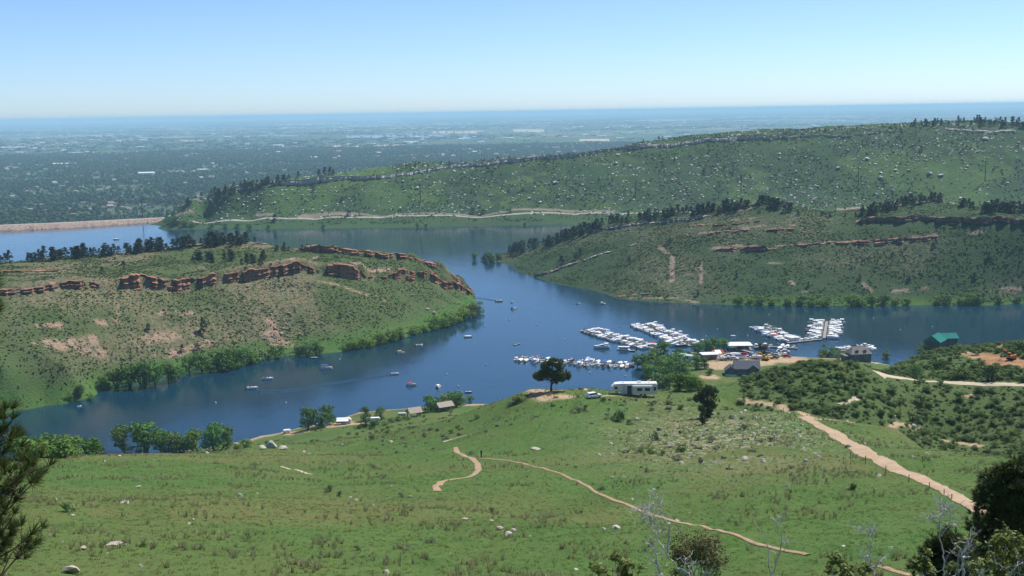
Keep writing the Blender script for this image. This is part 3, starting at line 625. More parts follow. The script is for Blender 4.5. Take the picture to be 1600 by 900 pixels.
cliff(headB, hitline(headB, [(836, 431), (856, 427), (890, 414), (940, 397), (985, 384), (1028, 368)], [2.6, 2.6, 2.2, 2, 1.6, 1.2], 50), M_GREY, BLK_DK, 'slanting dark rock rib rising from the spit of the right headland', 43, .10, proud=.8)
cliff(headB, hitline(headB, [(966, 464), (1000, 458), (1048, 452)], 1.8, 20), M_REDDK, BLK_RED, 'layered ledge at the waterline of the right headland', 45, .2, proud=.6)
cliff(headB, hitline(headB, [(1380, 456), (1420, 452), (1448, 448)], 1.5, 20), M_TAN, BLK_TAN, 'short pale ledge low on the right headland above the willows', 47, .1, proud=.6)
cliff(headB, hitline(headB, [(1385, 325), (1420, 318), (1450, 314), (1500, 318), (1540, 324)], [2.5, 2.5, 1.5, 3, 3], 30), M_GREY, BLK_DK, 'rocky crown of the pine knoll at the right', 49, .12, proud=.8)
C_RIM = [(312, 313), (350, 301), (400, 292), (430, 286), (470, 287), (500, 284), (560, 280), (600, 277), (650, 272), (700, 263), (750, 259), (800, 254), (850, 248), (900, 244), (960, 235), (1000, 232), (1050, 228), (1100, 222), (1150, 219)]
def cut(a, b): return [p for p in C_RIM if a <= p[0] <= b]
cliff(hog, hitline(hog, cut(312, 430), [3, 5, 6, 7]), M_GREY, BLK_GREY, 'broken grey rimrock at the left nose of the hogback', 51, .07, 1.6, 6, 1.5, 9, rise=2.8)
cliff(hog, hitline(hog, cut(430, 600), [8, 14, 13, 8, 7, 6]), M_GREY, BLK_GREY, 'tall grey crag and rimrock on the left part of the hogback', 53, .09, 1.6, 7, 1.8, 9, rise=2.8)
cliff(hog, hitline(hog, cut(600, 800), [6, 7, 7, 8]), M_GREY, BLK_GREY, 'grey rimrock in the left middle of the hogback crest', 55, .08, 1.6, 6, 1.5, 9, rise=2.8)
cliff(hog, hitline(hog, cut(800, 1000), [9, 9, 10, 8]), M_GREY, BLK_GREY, 'grey rimrock in the right middle of the hogback crest', 57, .09, 1.6, 6, 1.8, 9, rise=2.8)
cliff(hog, hitline(hog, cut(1000, 1150), [7, 6, 7, 9, 8]), M_GREY, BLK_GREY, 'grey rimrock below the grassy rise of the hogback', 59, .09, 1.6, 6, 1.6, 9, rise=2.8)
cliff(hog, hitline(hog, [(1150, 219), (1200, 217), (1260, 214), (1320, 212), (1385, 206)], [7, 5, 4, 4, 3]), M_GREY, BLK_GREY, 'low broken rimrock on the right half of the hogback', 61, .09, 1.6, 6, 1.5, 9, rise=2.8)
cliff(hog, hitline(hog, [(1470, 204), (1520, 206), (1575, 206)], 5, 24), M_GREY, BLK_GREY, 'rock crag under the pines at the right summit of the hogback', 63, .15, 1.6, 6, 1.5, 9, rise=2.8)
# ---------------------------------------------------------------- boulders
def boulder(L, px, py, wpx, meshes, label, group=None, flat=.7, sink=.2, parent=None):
    q = L.hit(px, py)
    if q is None: return None
    d = math.hypot(q[0], q[1]); w = wpx * d / F
    o = link('boulder', meshes[int(rng.integers(len(meshes)))], parent, (q[0], q[1], q[2] + w * flat * (.5 - sink) * .8), rng.uniform(0, 6.28), (w, w * rng.uniform(.7, 1.0), w * flat))
    o.rotation_euler = (rng.normal() * .12, rng.normal() * .12, rng.uniform(0, 6.28))
    return tag(o, label, 'boulder', group)
for px, py, w, lab in [(868, 287, 11, 'large flat boulder left of centre on the hogback slope'), (962, 256, 9, 'big pale boulder high on the hogback slope right of the centre crag'), (965, 243, 7, 'blocky boulder fallen just below the hogback rimrock'), (1355, 249, 8, 'pale boulder on the right upper slope of the hogback'), (1375, 279, 9, 'large pale boulder low on the right slope of the hogback'), (1310, 264, 9, 'dark-sided boulder on the right middle slope of the hogback'),
                       (1272, 313, 5, 'small boulder just above the valley at the right of the hogback'), (1540, 218, 10, 'broad pale boulder under the right summit pines'), (1470, 275, 10, 'long pale boulder among rubble on the right slope'), (1452, 272, 9, 'pale boulder left of the rubble streak on the right slope'), (652, 295, 9, 'flat boulder beside the utility pole on the left slope'), (828, 311, 8, 'boulder near the foot of the hogback left of centre'), (844, 317, 7, 'low boulder by the foot of the hogback above the road'), (1148, 315, 6, 'boulder behind the pines of the right headland'), (630, 284, 6, 'round boulder below the left rimrock'), (1245, 269, 8, 'flat grey boulder at the centre right of the hogback')]:
    boulder(hog, px, py, w, BO_W, lab)
n = 0
while n < 130:
    px = rng.uniform(330, 1600); py = rng.uniform(215, 330)
    if py < np.interp(px, [312, 500, 700, 900, 1100, 1400, 1600], [318, 292, 272, 256, 234, 216, 214]): continue
    if fbm(np.array(px), np.array(py * 2.2), 70, 9, 2) < .46 and rng.random() < .75: continue
    w = 2.6 + 3.8 * rng.random() ** 2.2
    if boulder(hog, px, py, w, BO_W, 'pale boulder among many scattered over the green hogback slope', 'boulders scattered on the hogback slope') is not None: n += 1
for px, py, w, lab in [(588, 464, 7, 'pale boulder at the middle of the left headland slope'), (645, 462, 8, 'slab of rock on the slope below the red overhang'), (668, 484, 8, 'long red-brown slab above the waterside willows'), (678, 490, 9, 'rounded lower end of the red-brown slab above the willows'), (692, 481, 6, 'small pale boulder right of the red-brown slab'), (598, 469, 5, 'small pale rock at mid slope below its larger neighbour'), (596, 479, 5, 'lower small pale rock at mid slope'), (49, 546, 4, 'single rock on the green foot of the left headland'), (527, 334 + 78, 5, 'round pale rock under the upper red rim'),
                       (440, 522, 9, 'large block in the rubble of the left headland'), (442, 514, 8, 'upper large block in the rubble of the left headland'), (430, 514, 7, 'left upper block in the rubble of the left headland'), (468, 523, 7, 'block at the right edge of the headland rubble'), (452, 490, 7, 'boulder above the headland rubble'), (469, 502, 6, 'boulder above the right edge of the headland rubble'), (411, 474, 6, 'pale boulder high above the headland rubble'), (443, 545, 8, 'flat block at the bottom of the headland rubble'), (385, 517, 6, 'pale boulder left of the headland rubble')]:
    boulder(headA, px, py, w, BO_R, lab)
for i in range(70):
    a = rng.normal(); px = 432 + rng.normal() * 17; py = 525 + rng.normal() * 15
    boulder(headA, px, py, rng.uniform(2.5, 5.5), BO_R, 'brown block in the rubble fan of the left headland', 'rubble blocks on the left headland')
for px, py, w, lab in [(1378, 330, 5, 'boulder at the end of the pine knoll'), (1147, 459, 5, 'pinkish boulder by the waterside willows of the right headland'), (1178, 374, 5, 'pale boulder above the long dark ledge')]:
    boulder(headB, px, py, w, BO_R, lab)
FG = [(110, 896, 32, .75, 'rounded pinkish boulder at the bottom left edge of the meadow', BO_PINK), (180, 852, 27, .35, 'flat pinkish boulder low in the left meadow', BO_PINK), (131, 858, 15, .6, 'grey boulder left of the flat pinkish one', BO_PINK), (196, 852, 10, .4, 'pale end stone right of the flat pinkish boulder', BO_PALE), (236, 850, 8, .9, 'small upright white stone beside a green shrub', BO_PALE),
      (301, 813, 7, .8, 'upper stone of a pair in the left meadow', BO_PALE), (295, 819, 11, .4, 'lower flat stone of a pair in the left meadow', BO_PALE), (113, 806, 10, .4, 'narrow white stone below the dark round shrub', BO_PALE), (196, 786, 16, .35, 'low white outcrop in the left meadow', BO_PALE), (215, 761, 11, .3, 'flat stone high in the left meadow', BO_PALE), (187, 713, 8, .4, 'white stone near the left crest', BO_PALE), (328, 703, 18, .4, 'white rock at the crest below the willows', BO_PALE),
      (410, 702, 18, .6, 'left block of the white crest outcrop', BO_PALE), (424, 700, 24, .8, 'large middle block of the white crest outcrop', BO_PALE), (444, 702, 20, .5, 'right block of the white crest outcrop', BO_PALE), (475, 707, 8, .6, 'white rock right of the crest outcrop', BO_PALE), (483, 710, 8, .5, 'lower white rock right of the crest outcrop', BO_PALE), (536, 696, 11, .4, 'white stone in the grass under the campsite', BO_PALE), (611, 691, 10, .5, 'white stone right of the campsite slope', BO_PALE), (650, 699, 6, .4, 'small white stone left of the trail end', BO_PALE),
      (547, 778, 9, .5, 'left of two white stones below a sage clump', BO_PALE), (556, 782, 9, .5, 'right of two white stones below a sage clump', BO_PALE), (641, 777, 9, .6, 'pinkish stone beside a dry grass clump', BO_PINK), (611, 760, 7, .5, 'small pink stone left of the trail fork', BO_PINK), (583, 790, 6, .6, 'small white stone in the middle meadow', BO_PALE), (729, 812, 14, .5, 'pinkish flat rock in the middle meadow', BO_PINK), (768, 814, 9, .3, 'thin flat stone in the middle meadow', BO_PALE),
      (781, 828, 15, .9, 'tall pinkish rock of the middle cluster', BO_PINK), (793, 836, 16, .6, 'front rock of the middle cluster', BO_PINK), (803, 830, 11, .8, 'right rock of the middle cluster', BO_PINK), (806, 827, 8, .5, 'top pale rock of the middle cluster', BO_PALE), (829, 839, 8, .5, 'white stone right of the middle cluster', BO_PALE), (943, 827, 11, .5, 'pink stone below the trail bend', BO_PINK), (962, 826, 16, .6, 'grey rock below the trail bend', BO_PALE), (900, 890, 10, .35, 'flat white stone at the bottom of the meadow', BO_PALE),
      (957, 748, 7, .9, 'white round stone above the trail bend', BO_PALE), (975, 747, 8, .8, 'grey round stone above the trail bend', BO_PALE), (1022, 766, 8, .6, 'white stone right of the round pair', BO_PALE), (1164, 719, 14, .75, 'big grey boulder on the right meadow', BO_PALE), (1049, 699, 13, .6, 'white rock beside the leafy shrubs', BO_PALE), (995, 657, 11, .7, 'white rock at the foot of the large dark shrub', BO_PALE), (1063, 638, 6, .9, 'upright white stone near the dark pine', BO_PALE), (1109, 647, 10, .8, 'white rock at the foot of the dark pine', BO_PALE), (1165, 643, 11, .5, 'pale flat rock right of the dark pine', BO_PALE),
      (1428, 668, 12, .8, 'grey boulder on the rocky bank above the ravine', BO_PALE), (1435, 671, 9, .7, 'second boulder on the rocky bank above the ravine', BO_PALE), (1397, 653, 9, .8, 'tan rock sticking out of the brushy bank', BO_PINK), (1428, 715, 8, .7, 'dark grey stone right of the dirt road', BO_W), (1449, 709, 8, .4, 'white stone right of the dirt road', BO_PALE), (1318, 854, 9, .4, 'dark flat stone in the lower right meadow', BO_W), (1332, 763, 7, .3, 'flat stone by the small shrub in the right meadow', BO_PALE), (1491, 823, 12, .6, 'pale stone below the bare branches at the right', BO_PALE), (1555, 681, 6, .5, 'white stone on the far bank of the ravine', BO_PALE), (860, 607, 12, .4, 'pale slab under the lone pine', BO_PALE), (837, 702, 18, .3, 'low white rock strip in the upper meadow', BO_PALE), (849, 701, 6, .8, 'white knob at the end of the low rock strip', BO_PALE)]
for px, py, w, fl, lab, ms in FG: boulder(fore, px, py, w, ms, lab, None, fl)
# ================================================================ SCATTER AND PLANTS
def scatter(name, label, cat, me, pts, scl, rotz, tilt=0.0):
    """stuff nobody could count: one object that sets a small mesh on every point"""
    src = bpy.data.objects.new(name + '_source', me)
    pts = np.asarray(pts, np.float32); n = len(pts)
    pm = bpy.data.meshes.new(name); pm.vertices.add(n); pm.vertices.foreach_set('co', pts.ravel())
    a = pm.attributes.new('scl', 'FLOAT_VECTOR', 'POINT'); s = np.asarray(scl, np.float32); s = np.repeat(s[:, None], 3, 1) if s.ndim == 1 else s; a.data.foreach_set('vector', s.ravel().astype(np.float32))
    r = np.zeros((n, 3), np.float32); r[:, 2] = rotz
    if tilt: r[:, :2] = rng.normal(size=(n, 2)) * tilt
    a = pm.attributes.new('rot', 'FLOAT_VECTOR', 'POINT'); a.data.foreach_set('vector', r.ravel())
    o = link(name, pm); tag(o, label, cat, kind='stuff')
    ng = bpy.data.node_groups.new(name, 'GeometryNodeTree')
    ng.interface.new_socket('Geometry', in_out='INPUT', socket_type='NodeSocketGeometry'); ng.interface.new_socket('Geometry', in_out='OUTPUT', socket_type='NodeSocketGeometry')
    N = ng.nodes; gi = N.new('NodeGroupInput'); go = N.new('NodeGroupOutput'); ip = N.new('GeometryNodeInstanceOnPoints'); ob = N.new('GeometryNodeObjectInfo')
    ob.inputs['Object'].default_value = src; ob.inputs['As Instance'].default_value = True
    na = N.new('GeometryNodeInputNamedAttribute'); na.data_type = 'FLOAT_VECTOR'; na.inputs['Name'].default_value = 'scl'
    nb = N.new('GeometryNodeInputNamedAttribute'); nb.data_type = 'FLOAT_VECTOR'; nb.inputs['Name'].default_value = 'rot'
    er = N.new('FunctionNodeEulerToRotation')
    K = ng.links.new
    K(gi.outputs[0], ip.inputs['Points']); K(ob.outputs['Geometry'], ip.inputs['Instance']); K(nb.outputs['Attribute'], er.inputs[0]); K(er.outputs[0], ip.inputs['Rotation']); K(na.outputs['Attribute'], ip.inputs['Scale']); K(ip.outputs[0], go.inputs[0])
    md = o.modifiers.new('scatter', 'NODES'); md.node_group = ng
    return o
def tube(path, rad, seg=6):
    path = np.asarray(path, float); n = len(path); V = []; Fc = []
    tg = np.gradient(path, axis=0); tg /= np.linalg.norm(tg, axis=1)[:, None] + 1e-9
    for i in range(n):
        a = np.cross(tg[i], [0.31, .77, .21]); a /= np.linalg.norm(a) + 1e-9; b = np.cross(tg[i], a)
        for k in range(seg):
            t = 2 * math.pi * k / seg; V.append(path[i] + (a * math.cos(t) + b * math.sin(t)) * rad[i])
    for i in range(n - 1):
        for k in range(seg):
            p = i * seg + k; q_ = i * seg + (k + 1) % seg
            Fc += [(p, q_, q_ + seg), (p, q_ + seg, p + seg)]
    return np.array(V), np.array(Fc)
def join(parts):
    V = []; Fc = []; o = 0
    for v, f in parts:
        V.append(v); Fc.append(np.asarray(f) + o); o += len(v)
    return np.concatenate(V), np.concatenate(Fc)
def leaf_cloud(r, clumps, n, size, up=.5, aspect=.62, shell=.55):
    c = np.array([k[0] for k in clumps], float); rad = np.array([k[1] if np.ndim(k[1]) else (k[1],) * 3 for k in clumps], float)
    w = (rad.prod(1)) ** (2 / 3); j = r.choice(len(clumps), n, p=w / w.sum())
    d = r.normal(size=(n, 3)); d /= np.linalg.norm(d, axis=1)[:, None]
    d[:, 2] = np.where(d[:, 2] < -.3, d[:, 2] * .6, d[:, 2])
    p = c[j] + rad[j] * d * (shell + (1 - shell) * r.random((n, 1)) ** .6) * r.uniform(.85, 1.12, (n, 1))
    nn = d * .8 + r.normal(size=(n, 3)) * .55 + [0, 0, up]; nn /= np.linalg.norm(nn, axis=1)[:, None]
    a = np.cross(nn, r.normal(size=(n, 3))); a /= np.linalg.norm(a, axis=1)[:, None]; b = np.cross(nn, a)
    s = (size * r.uniform(.6, 1.35, n))[:, None]
    V = np.stack([p + a * s, p + b * s * aspect, p - a * s, p - b * s * aspect], 1).reshape(-1, 3)
    k = np.arange(n)[:, None] * 4
    return V, np.concatenate([k + [0, 1, 2], k + [0, 2, 3]])
M_LEAF = mat('willow_leaf', (.115, .215, .036), .75, .15, base2=(.080, .165, .030), scale=.35, rnd=.28, trans=.22)
M_LEAF2 = mat('cottonwood_leaf', (.100, .195, .044), .75, .15, base2=(.072, .150, .036), scale=.35, rnd=.25, trans=.2)
M_LEAFY = mat('yellow_green_leaf', (.160, .250, .034), .75, .15, base2=(.120, .205, .032), scale=.35, rnd=.25, trans=.22)
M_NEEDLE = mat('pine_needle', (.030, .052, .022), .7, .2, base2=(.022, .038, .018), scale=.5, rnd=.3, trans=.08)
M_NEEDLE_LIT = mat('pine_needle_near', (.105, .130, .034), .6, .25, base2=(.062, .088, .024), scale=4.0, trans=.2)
M_BARK = mat('bark', (.090, .066, .048), .95, .1, base2=(.050, .038, .030), scale=3.0, bump=.03, bscale=8)
M_GREYWOOD = mat('weathered_dead_wood', (.52, .51, .49), .85, .2, base2=(.34, .33, .31), scale=9.0, bump=.004, bscale=40)
M_SHRUB = mat('mahogany_shrub', (.088, .126, .040), .85, .1, base2=(.072, .108, .036), scale=.06, rnd=.32, trans=.3)
M_SHRUB2 = mat('oak_brush_leaf', (.135, .205, .062), .8, .12, base2=(.095, .150, .048), scale=.08, rnd=.34, trans=.15)
M_SAGE = mat('sage_leaf', (.145, .165, .105), .85, .1, base2=(.105, .125, .075), scale=.3, rnd=.25, trans=.1)
M_GRASS = mat('meadow_grass', (.096, .190, .034), .8, .1, base2=(.180, .178, .062), scale=.045, rnd=.18, trans=.55)
M_GRASS2 = mat('pale_dry_grass', (.40, .38, .20), .85, .1, base2=(.28, .29, .13), scale=.3, rnd=.25, trans=.2)
def crown_clumps(r, n, spread=(.30, .30), z0=.30, z1=.92, rad=(.12, .22)):
    out = []
    for i in range(n):
        t = r.random(); z = z0 + (z1 - z0) * t; k = math.sqrt(max(0.05, 1 - ((z - (z0 + z1) * .46) / ((z1 - z0) * .72)) ** 2))
        a = r.uniform(0, 6.28); q = math.sqrt(r.random()) * k
        rr = r.uniform(*rad); out.append(((math.cos(a) * q * spread[0], math.sin(a) * q * spread[1], z), (rr * 1.1, rr * 1.1, rr * .85)))
    return out
def broad_variant(seed, leafmat, spread=.36, n=1700, z0=.14, nc=22, size=.034):
    r = np.random.default_rng(seed); cl = crown_clumps(r, nc, (spread, spread), z0)
    crown = mesh_np('crown', *leaf_cloud(r, cl, n, size), [leafmat])
    parts = [tube([(0, 0, -.05), (.01, 0, .2), (.0, .02, .45), (.01, .01, .8)], [.030, .024, .016, .004])]
    for c, rd in cl[:9]:
        c = np.array(c); parts.append(tube([(0, 0, c[2] * .35), c * [.55, .55, .75], c], [.014, .009, .003], 4))
    return crown, mesh_np('trunk', *join(parts), [M_BARK])
def shrubby_variant(seed, leafmat, n=900, nc=12, size=.05):
    r = np.random.default_rng(seed); cl = crown_clumps(r, nc, (.48, .48), .12, .8, (.16, .28))
    crown = mesh_np('crown', *leaf_cloud(r, cl, n, size), [leafmat])
    parts = []
    for c, rd in cl[:8]:
        c = np.array(c); parts.append(tube([(c[0] * .1, c[1] * .1, -.05), c * [.5, .5, .5], c], [.022, .016, .005], 4))
    return crown, mesh_np('stem', *join(parts), [M_BARK])
WILLOW = [shrubby_variant(100 + i, M_LEAF, 1100, 14) for i in range(4)]
WILLOWY = [shrubby_variant(110 + i, M_LEAFY, 1000, 14) for i in range(3)]
COTTON = [broad_variant(120 + i, M_LEAF2) for i in range(4)]
COTTONL = [broad_variant(130 + i, M_LEAF) for i in range(3)]
DARKBUSH = [shrubby_variant(140 + i, M_SHRUB2, 900, 12) for i in range(4)]
def plant(name, var, p, h, label, cat, group=None, wide=1.0):
    t = thing(name, label, cat, p, rng.uniform(0, 6.28), group, (h * wide, h * wide, h))
    link('crown', var[0], t); link('trunk' if var[1].name.startswith('trunk') else 'stem', var[1], t)
    return t
def place(L, px, py, z=None):
    q = L.hit(px, py) if L is not None else None
    return PZ(px, py, .3) if q is None or q[2] < 0.1 else q
def plants(L, lst, vars_, name, labelf, cat, group=None):
    for i, e in enumerate(lst):
        px, py, hp = e[:3]; wide = e[3] if len(e) > 3 else 1.0
        p = place(L, px, py); h = hp * np.linalg.norm(p - [0, 0, CAMZ]) / F
        plant(name, vars_[int(rng.integers(len(vars_)))], p - [0, 0, .06 * h], h * 1.04, labelf(i, e) if callable(labelf) else labelf, cat, group, wide)
# ---- pines
def far_pine(seed):
    r = np.random.default_rng(seed); parts = [tube([(0, 0, -.06), (0.01, 0, .5), (0, 0, .97)], [.022, .014, .003], 5)]; nt_ = len(parts[0][1])
    cl = []
    for i in range(38):
        z = r.uniform(.12, .97); q = (1.0 - z) ** .7 * .25 + .03; a = r.uniform(0, 6.28); q *= r.uniform(.5, 1.05)
        cl.append(((math.cos(a) * q, math.sin(a) * q, z), (.085, .085, .065)))
    parts.append(leaf_cloud(r, cl, 560, .040, .3, .6, .3)); V, Fc = join(parts)
    return mesh_np('pine_tree', V, Fc, [M_BARK, M_NEEDLE], [0] * nt_ + [1] * (len(Fc) - nt_))
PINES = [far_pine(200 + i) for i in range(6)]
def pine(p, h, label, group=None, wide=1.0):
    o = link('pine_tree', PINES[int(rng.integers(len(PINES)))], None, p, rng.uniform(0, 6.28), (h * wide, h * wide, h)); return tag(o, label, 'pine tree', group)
def ridge_pines(L, line, n, hpx, label, group, jit=4, fb=None):
    a = np.array(line, float); seg = np.concatenate([[0], np.cumsum(np.abs(np.diff(a[:, 0])))])
    made = []
    for i in range(n):
        t = rng.uniform(0, seg[-1]); px = np.interp(t, seg, a[:, 0]); py = np.interp(t, seg, a[:, 1]) + rng.uniform(-jit * .3, jit)
        q = L.hit(px, py)
        if q is None: q = L.hit(px, py + 4)
        if q is None: continue
        h = .86 * rng.uniform(*hpx) * math.hypot(q[0], q[1]) / F
        made.append((px, pine(q - [0, 0, .3], h, label, group, rng.uniform(1.15, 1.7))))
    for i, (_, o) in enumerate(sorted(made, key=lambda e: e[0])): o['label'] = '%s %s' % (ordinal(i + 1), label)
ridge_pines(headA, [(-20, 411), (40, 406), (110, 401), (200, 393), (300, 384), (400, 378)], 82, (14, 25), 'pine from the left in the row along the left headland ridge', 'pines along the left headland ridge', 5)
ridge_pines(headA, [(300, 408), (350, 404), (400, 408), (420, 402)], 22, (11, 19), 'pine from the left in the grove behind the red cliff', 'grove behind the red cliff', 8)
ridge_pines(headA, [(420, 392), (460, 386), (500, 388)], 14, (7, 12), 'small pine from the left near the upper red rim', 'small pines by the upper red rim', 5)
ridge_pines(headB, [(790, 396), (840, 386), (880, 375), (915, 362), (960, 349), (1030, 339), (1110, 332), (1180, 319), (1236, 326)], 98, (11, 20), 'pine from the left in the belt along the right headland crest', 'pine belt along the right headland crest', 6)
ridge_pines(headB, [(1345, 338), (1390, 326), (1440, 314), (1480, 313), (1520, 322)], 38, (10, 18), 'pine from the left on the wooded knoll at the right', 'pines on the wooded knoll', 7)
ridge_pines(headB, [(1535, 330), (1570, 329), (1610, 330)], 26, (14, 22), 'pine from the left in the right edge grove behind the cliff', 'grove at the right edge', 5)
ridge_pines(headB, [(1245, 336), (1345, 338)], 8, (6, 10), 'small pine from the left in the right headland saddle', 'pines in the saddle', 3)
def pine_stuff(L, lines, name, label):
    P_ = []; S_ = []
    for line, n, hpx, jit in lines:
        a = np.array(line, float); seg = np.concatenate([[0], np.cumsum(np.abs(np.diff(a[:, 0])))])
        for i in range(n):
            t = rng.uniform(0, seg[-1]); q = L.hit(np.interp(t, seg, a[:, 0]), np.interp(t, seg, a[:, 1]) + rng.uniform(-jit * .3, jit))
            if q is None: continue
            h = rng.uniform(*hpx) * math.hypot(q[0], q[1]) / F; P_.append(q - [0, 0, .3]); S_.append((h * 1.3, h * 1.3, h))
    return scatter(name, label, 'pines', PINES[0], P_, np.array(S_), rng.uniform(0, 6.28, len(P_)))
pine_stuff(hog, [([(290, 316), (330, 304), (420, 285)], 46, (6, 12), 6), ([(425, 284), (470, 272), (525, 268)], 34, (8, 14), 8), ([(560, 266), (700, 256), (900, 234), (1080, 212)], 40, (3, 7), 3), ([(1425, 193), (1470, 192), (1530, 191), (1600, 196), (1700, 198)], 90, (6, 11), 6), ([(1200, 206), (1420, 200)], 20, (3, 6), 8)], 'distant_pines', 'far dark pines thinly scattered along the hogback skyline')
pine_stuff(headB, [([(790, 394), (840, 383), (880, 372), (915, 358), (960, 346), (1030, 337), (1110, 330), (1180, 317), (1236, 325)], 110, (9, 16), 3), ([(1345, 336), (1390, 324), (1440, 312), (1480, 312), (1520, 320), (1610, 329)], 60, (9, 15), 4)], 'pine_wood', 'dense dark pine wood filling in behind the right headland crest')
pine_stuff(headA, [([(-300, 416), (-20, 410), (40, 405), (110, 400), (200, 392), (300, 383), (400, 377)], 120, (9, 16), 4)], 'pine_undergrowth', 'smaller dark pines filling in between the left ridge pines')
for px, py, h, lab in [(318, 522, 26, 'lone dark pine low on the left headland by a pink ledge'), (232, 517, 12, 'small dark pine above the lower pink ledge'), (285, 551, 14, 'small dark pine near the waterside willows'), (308, 548, 12, 'small pine right of its neighbour near the willows'), (159, 428, 11, 'single small pine left of the grove on the left headland'), (193, 421, 13, 'dark pine standing in the grass of the left headland'), (520, 392, 9, 'thin pine standing on the upper red rim'), (531, 497, 9, 'dark juniper on the slope above the rubble')]:
    q = place(headA, px, py); pine(q, h * math.hypot(q[0], q[1]) / F, lab, None, 1.5 if h < 14 else 1.1)
for px, py, h, lab in [(878, 415, 16, 'lone pine above the spit of the right headland'), (900, 406, 12, 'smaller pine right of the lone spit pine'), (906, 398, 11, 'upper small pine near the spit'), (983, 412, 9, 'round juniper on the open right headland slope'), (1047, 380, 9, 'juniper at the edge of the right headland ledge'), (1090, 462, 10, 'juniper near the water on the right headland'), (1151, 434, 8, 'juniper low on the right headland slope'), (1394, 401, 7, 'dark juniper on the upper right slope'), (1459, 386, 8, 'dark juniper below the end of the long ledge'), (1545, 403, 9, 'dark juniper far right on the headland slope'), (1343, 437, 9, 'dark juniper beside a bare patch'), (1420, 440, 9, 'dark juniper above the short pale ledge'), (1523, 437, 10, 'dark juniper above the right willows'), (1263, 449, 9, 'dark juniper above the bright willows')]:
    q = place(headB, px, py); pine(q, h * math.hypot(q[0], q[1]) / F, lab, None, 1.6)
LONE = [(322, 338, 7), (535, 314, 7), (1440, 236, 8), (1590, 230, 6), (1100, 270, 6), (975, 257, 4), (545, 338, 10), (430, 346, 12), (738, 334, 10), (755, 334, 8), (797, 333, 7)]
for px, py, h in LONE:
    q = place(hog, px, py); pine(q, h * math.hypot(q[0], q[1]) / F, '%s dark tree from the left standing alone on the hogback slope' % ordinal(1 + sorted(e[0] for e in LONE).index(px)), 'lone trees on the hogback', 1.7)
# ---- trees and willows on the shores
plants(headA, [(165, 606, 20), (183, 605, 28), (203, 604, 34), (224, 603, 40), (243, 601, 32), (263, 596, 32), (277, 592, 22), (296, 583, 28), (316, 581, 33), (341, 578, 38), (361, 575, 36), (377, 571, 30), (394, 567, 28)], WILLOW + COTTONL, 'willow_tree', lambda i, e: '%s willow from the left in the dense stand on the left headland shore' % ordinal(i + 1), 'tree', 'willows in the dense stand on the left headland shore')
plants(headA, [(403, 563, 25), (418, 561, 20), (434, 559, 22), (465, 556, 20), (480, 555, 22), (494, 553, 20)], DARKBUSH + WILLOW, 'waterside_bush', lambda i, e: '%s dark green bush from the left below the headland rubble' % ordinal(i + 1), 'bush', 'bushes below the headland rubble')
plants(headA, [(545, 546, 16, 1.3), (558, 544, 20, 1.2), (575, 541, 21, 1.2), (592, 537, 20, 1.2), (610, 533, 19, 1.2), (628, 528, 18, 1.3), (648, 522, 15, 1.4), (662, 518, 13, 1.4), (676, 514, 22), (688, 511, 25), (701, 508, 22), (714, 503, 20, 1.2), (726, 499, 22), (737, 495, 24), (746, 490, 22)], WILLOWY, 'willow_bush', lambda i, e: '%s bright green willow from the left along the headland tip shore' % ordinal(i + 1), 'bush', 'bright willows along the headland tip')
plants(headA, [(124, 622, 22)], COTTON, 'flooded_tree', 'small tree standing at the waters edge of the left headland meadow', 'tree')
plants(headA, [(108, 626, 9, 1.3), (139, 624, 9, 1.3)], WILLOWY, 'willow_bush', lambda i, e: ['low bush left of the small flooded tree', 'low bush right of the small flooded tree'][i], 'bush')
plants(headB, [(742, 405, 11), (766, 409, 19), (758, 406, 15), (780, 405, 13)], WILLOW, 'willow_bush', lambda i, e: ['small bush standing in the water off the right headland tip', 'round bright bush at the tip of the right headland', 'dark bush at the very tip of the right headland', 'bush right of the round bright one at the right headland tip'][i], 'bush')
plants(headB, [(1155, 472, 13), (1172, 473, 12), (1188, 474, 14), (1204, 475, 11, 1.3), (1236, 477, 15, 1.2), (1252, 477, 17), (1270, 478, 18), (1288, 478, 19), (1330, 478, 20), (1345, 478, 18), (1362, 478, 17), (1380, 476, 16), (1398, 475, 12), (1416, 475, 9), (1462, 475, 14), (1478, 475, 15), (1508, 475, 20), (1524, 475, 19), (1560, 474, 10), (1590, 473, 10)], WILLOWY + WILLOW, 'willow_bush', lambda i, e: '%s willow from the left along the right headland waterline' % ordinal(i + 1), 'bush', 'willows along the right headland waterline')
plants(hog, [(266, 349, 12), (276, 351, 13), (288, 354, 12), (300, 355, 10), (330, 356, 8), (352, 357, 9), (371, 357, 9), (390, 357, 8), (420, 357, 7), (505, 357, 7), (652, 355, 6), (665, 355, 6), (820, 352, 5)], WILLOW + DARKBUSH, 'shore_bush', lambda i, e: '%s bush from the left along the hogback shore' % ordinal(i + 1), 'bush', 'bushes along the hogback shore')
plants(fore, [(194, 703, 40), (228, 704, 46), (252, 707, 38), (271, 706, 32), (289, 706, 34), (307, 705, 36), (333, 705, 46), (350, 702, 40)], COTTONL[:2] + WILLOW, 'cottonwood_tree', lambda i, e: '%s tree from the left in the clump behind the left crest' % ordinal(i + 1), 'tree', 'trees behind the left crest')
plants(fore, [(48, 718, 34, 1.2), (66, 716, 36, 1.2), (84, 715, 36, 1.1), (102, 714, 34, 1.1), (120, 712, 30, 1.2), (138, 711, 28, 1.2), (152, 709, 22, 1.2), (30, 720, 36)], WILLOW, 'willow_bush', lambda i, e: '%s bush from the left in the hedge behind the far left crest' % ordinal(1 + sorted((30, 48, 66, 84, 102, 120, 138, 152)).index(e[0])), 'bush', 'hedge of bushes behind the left crest')
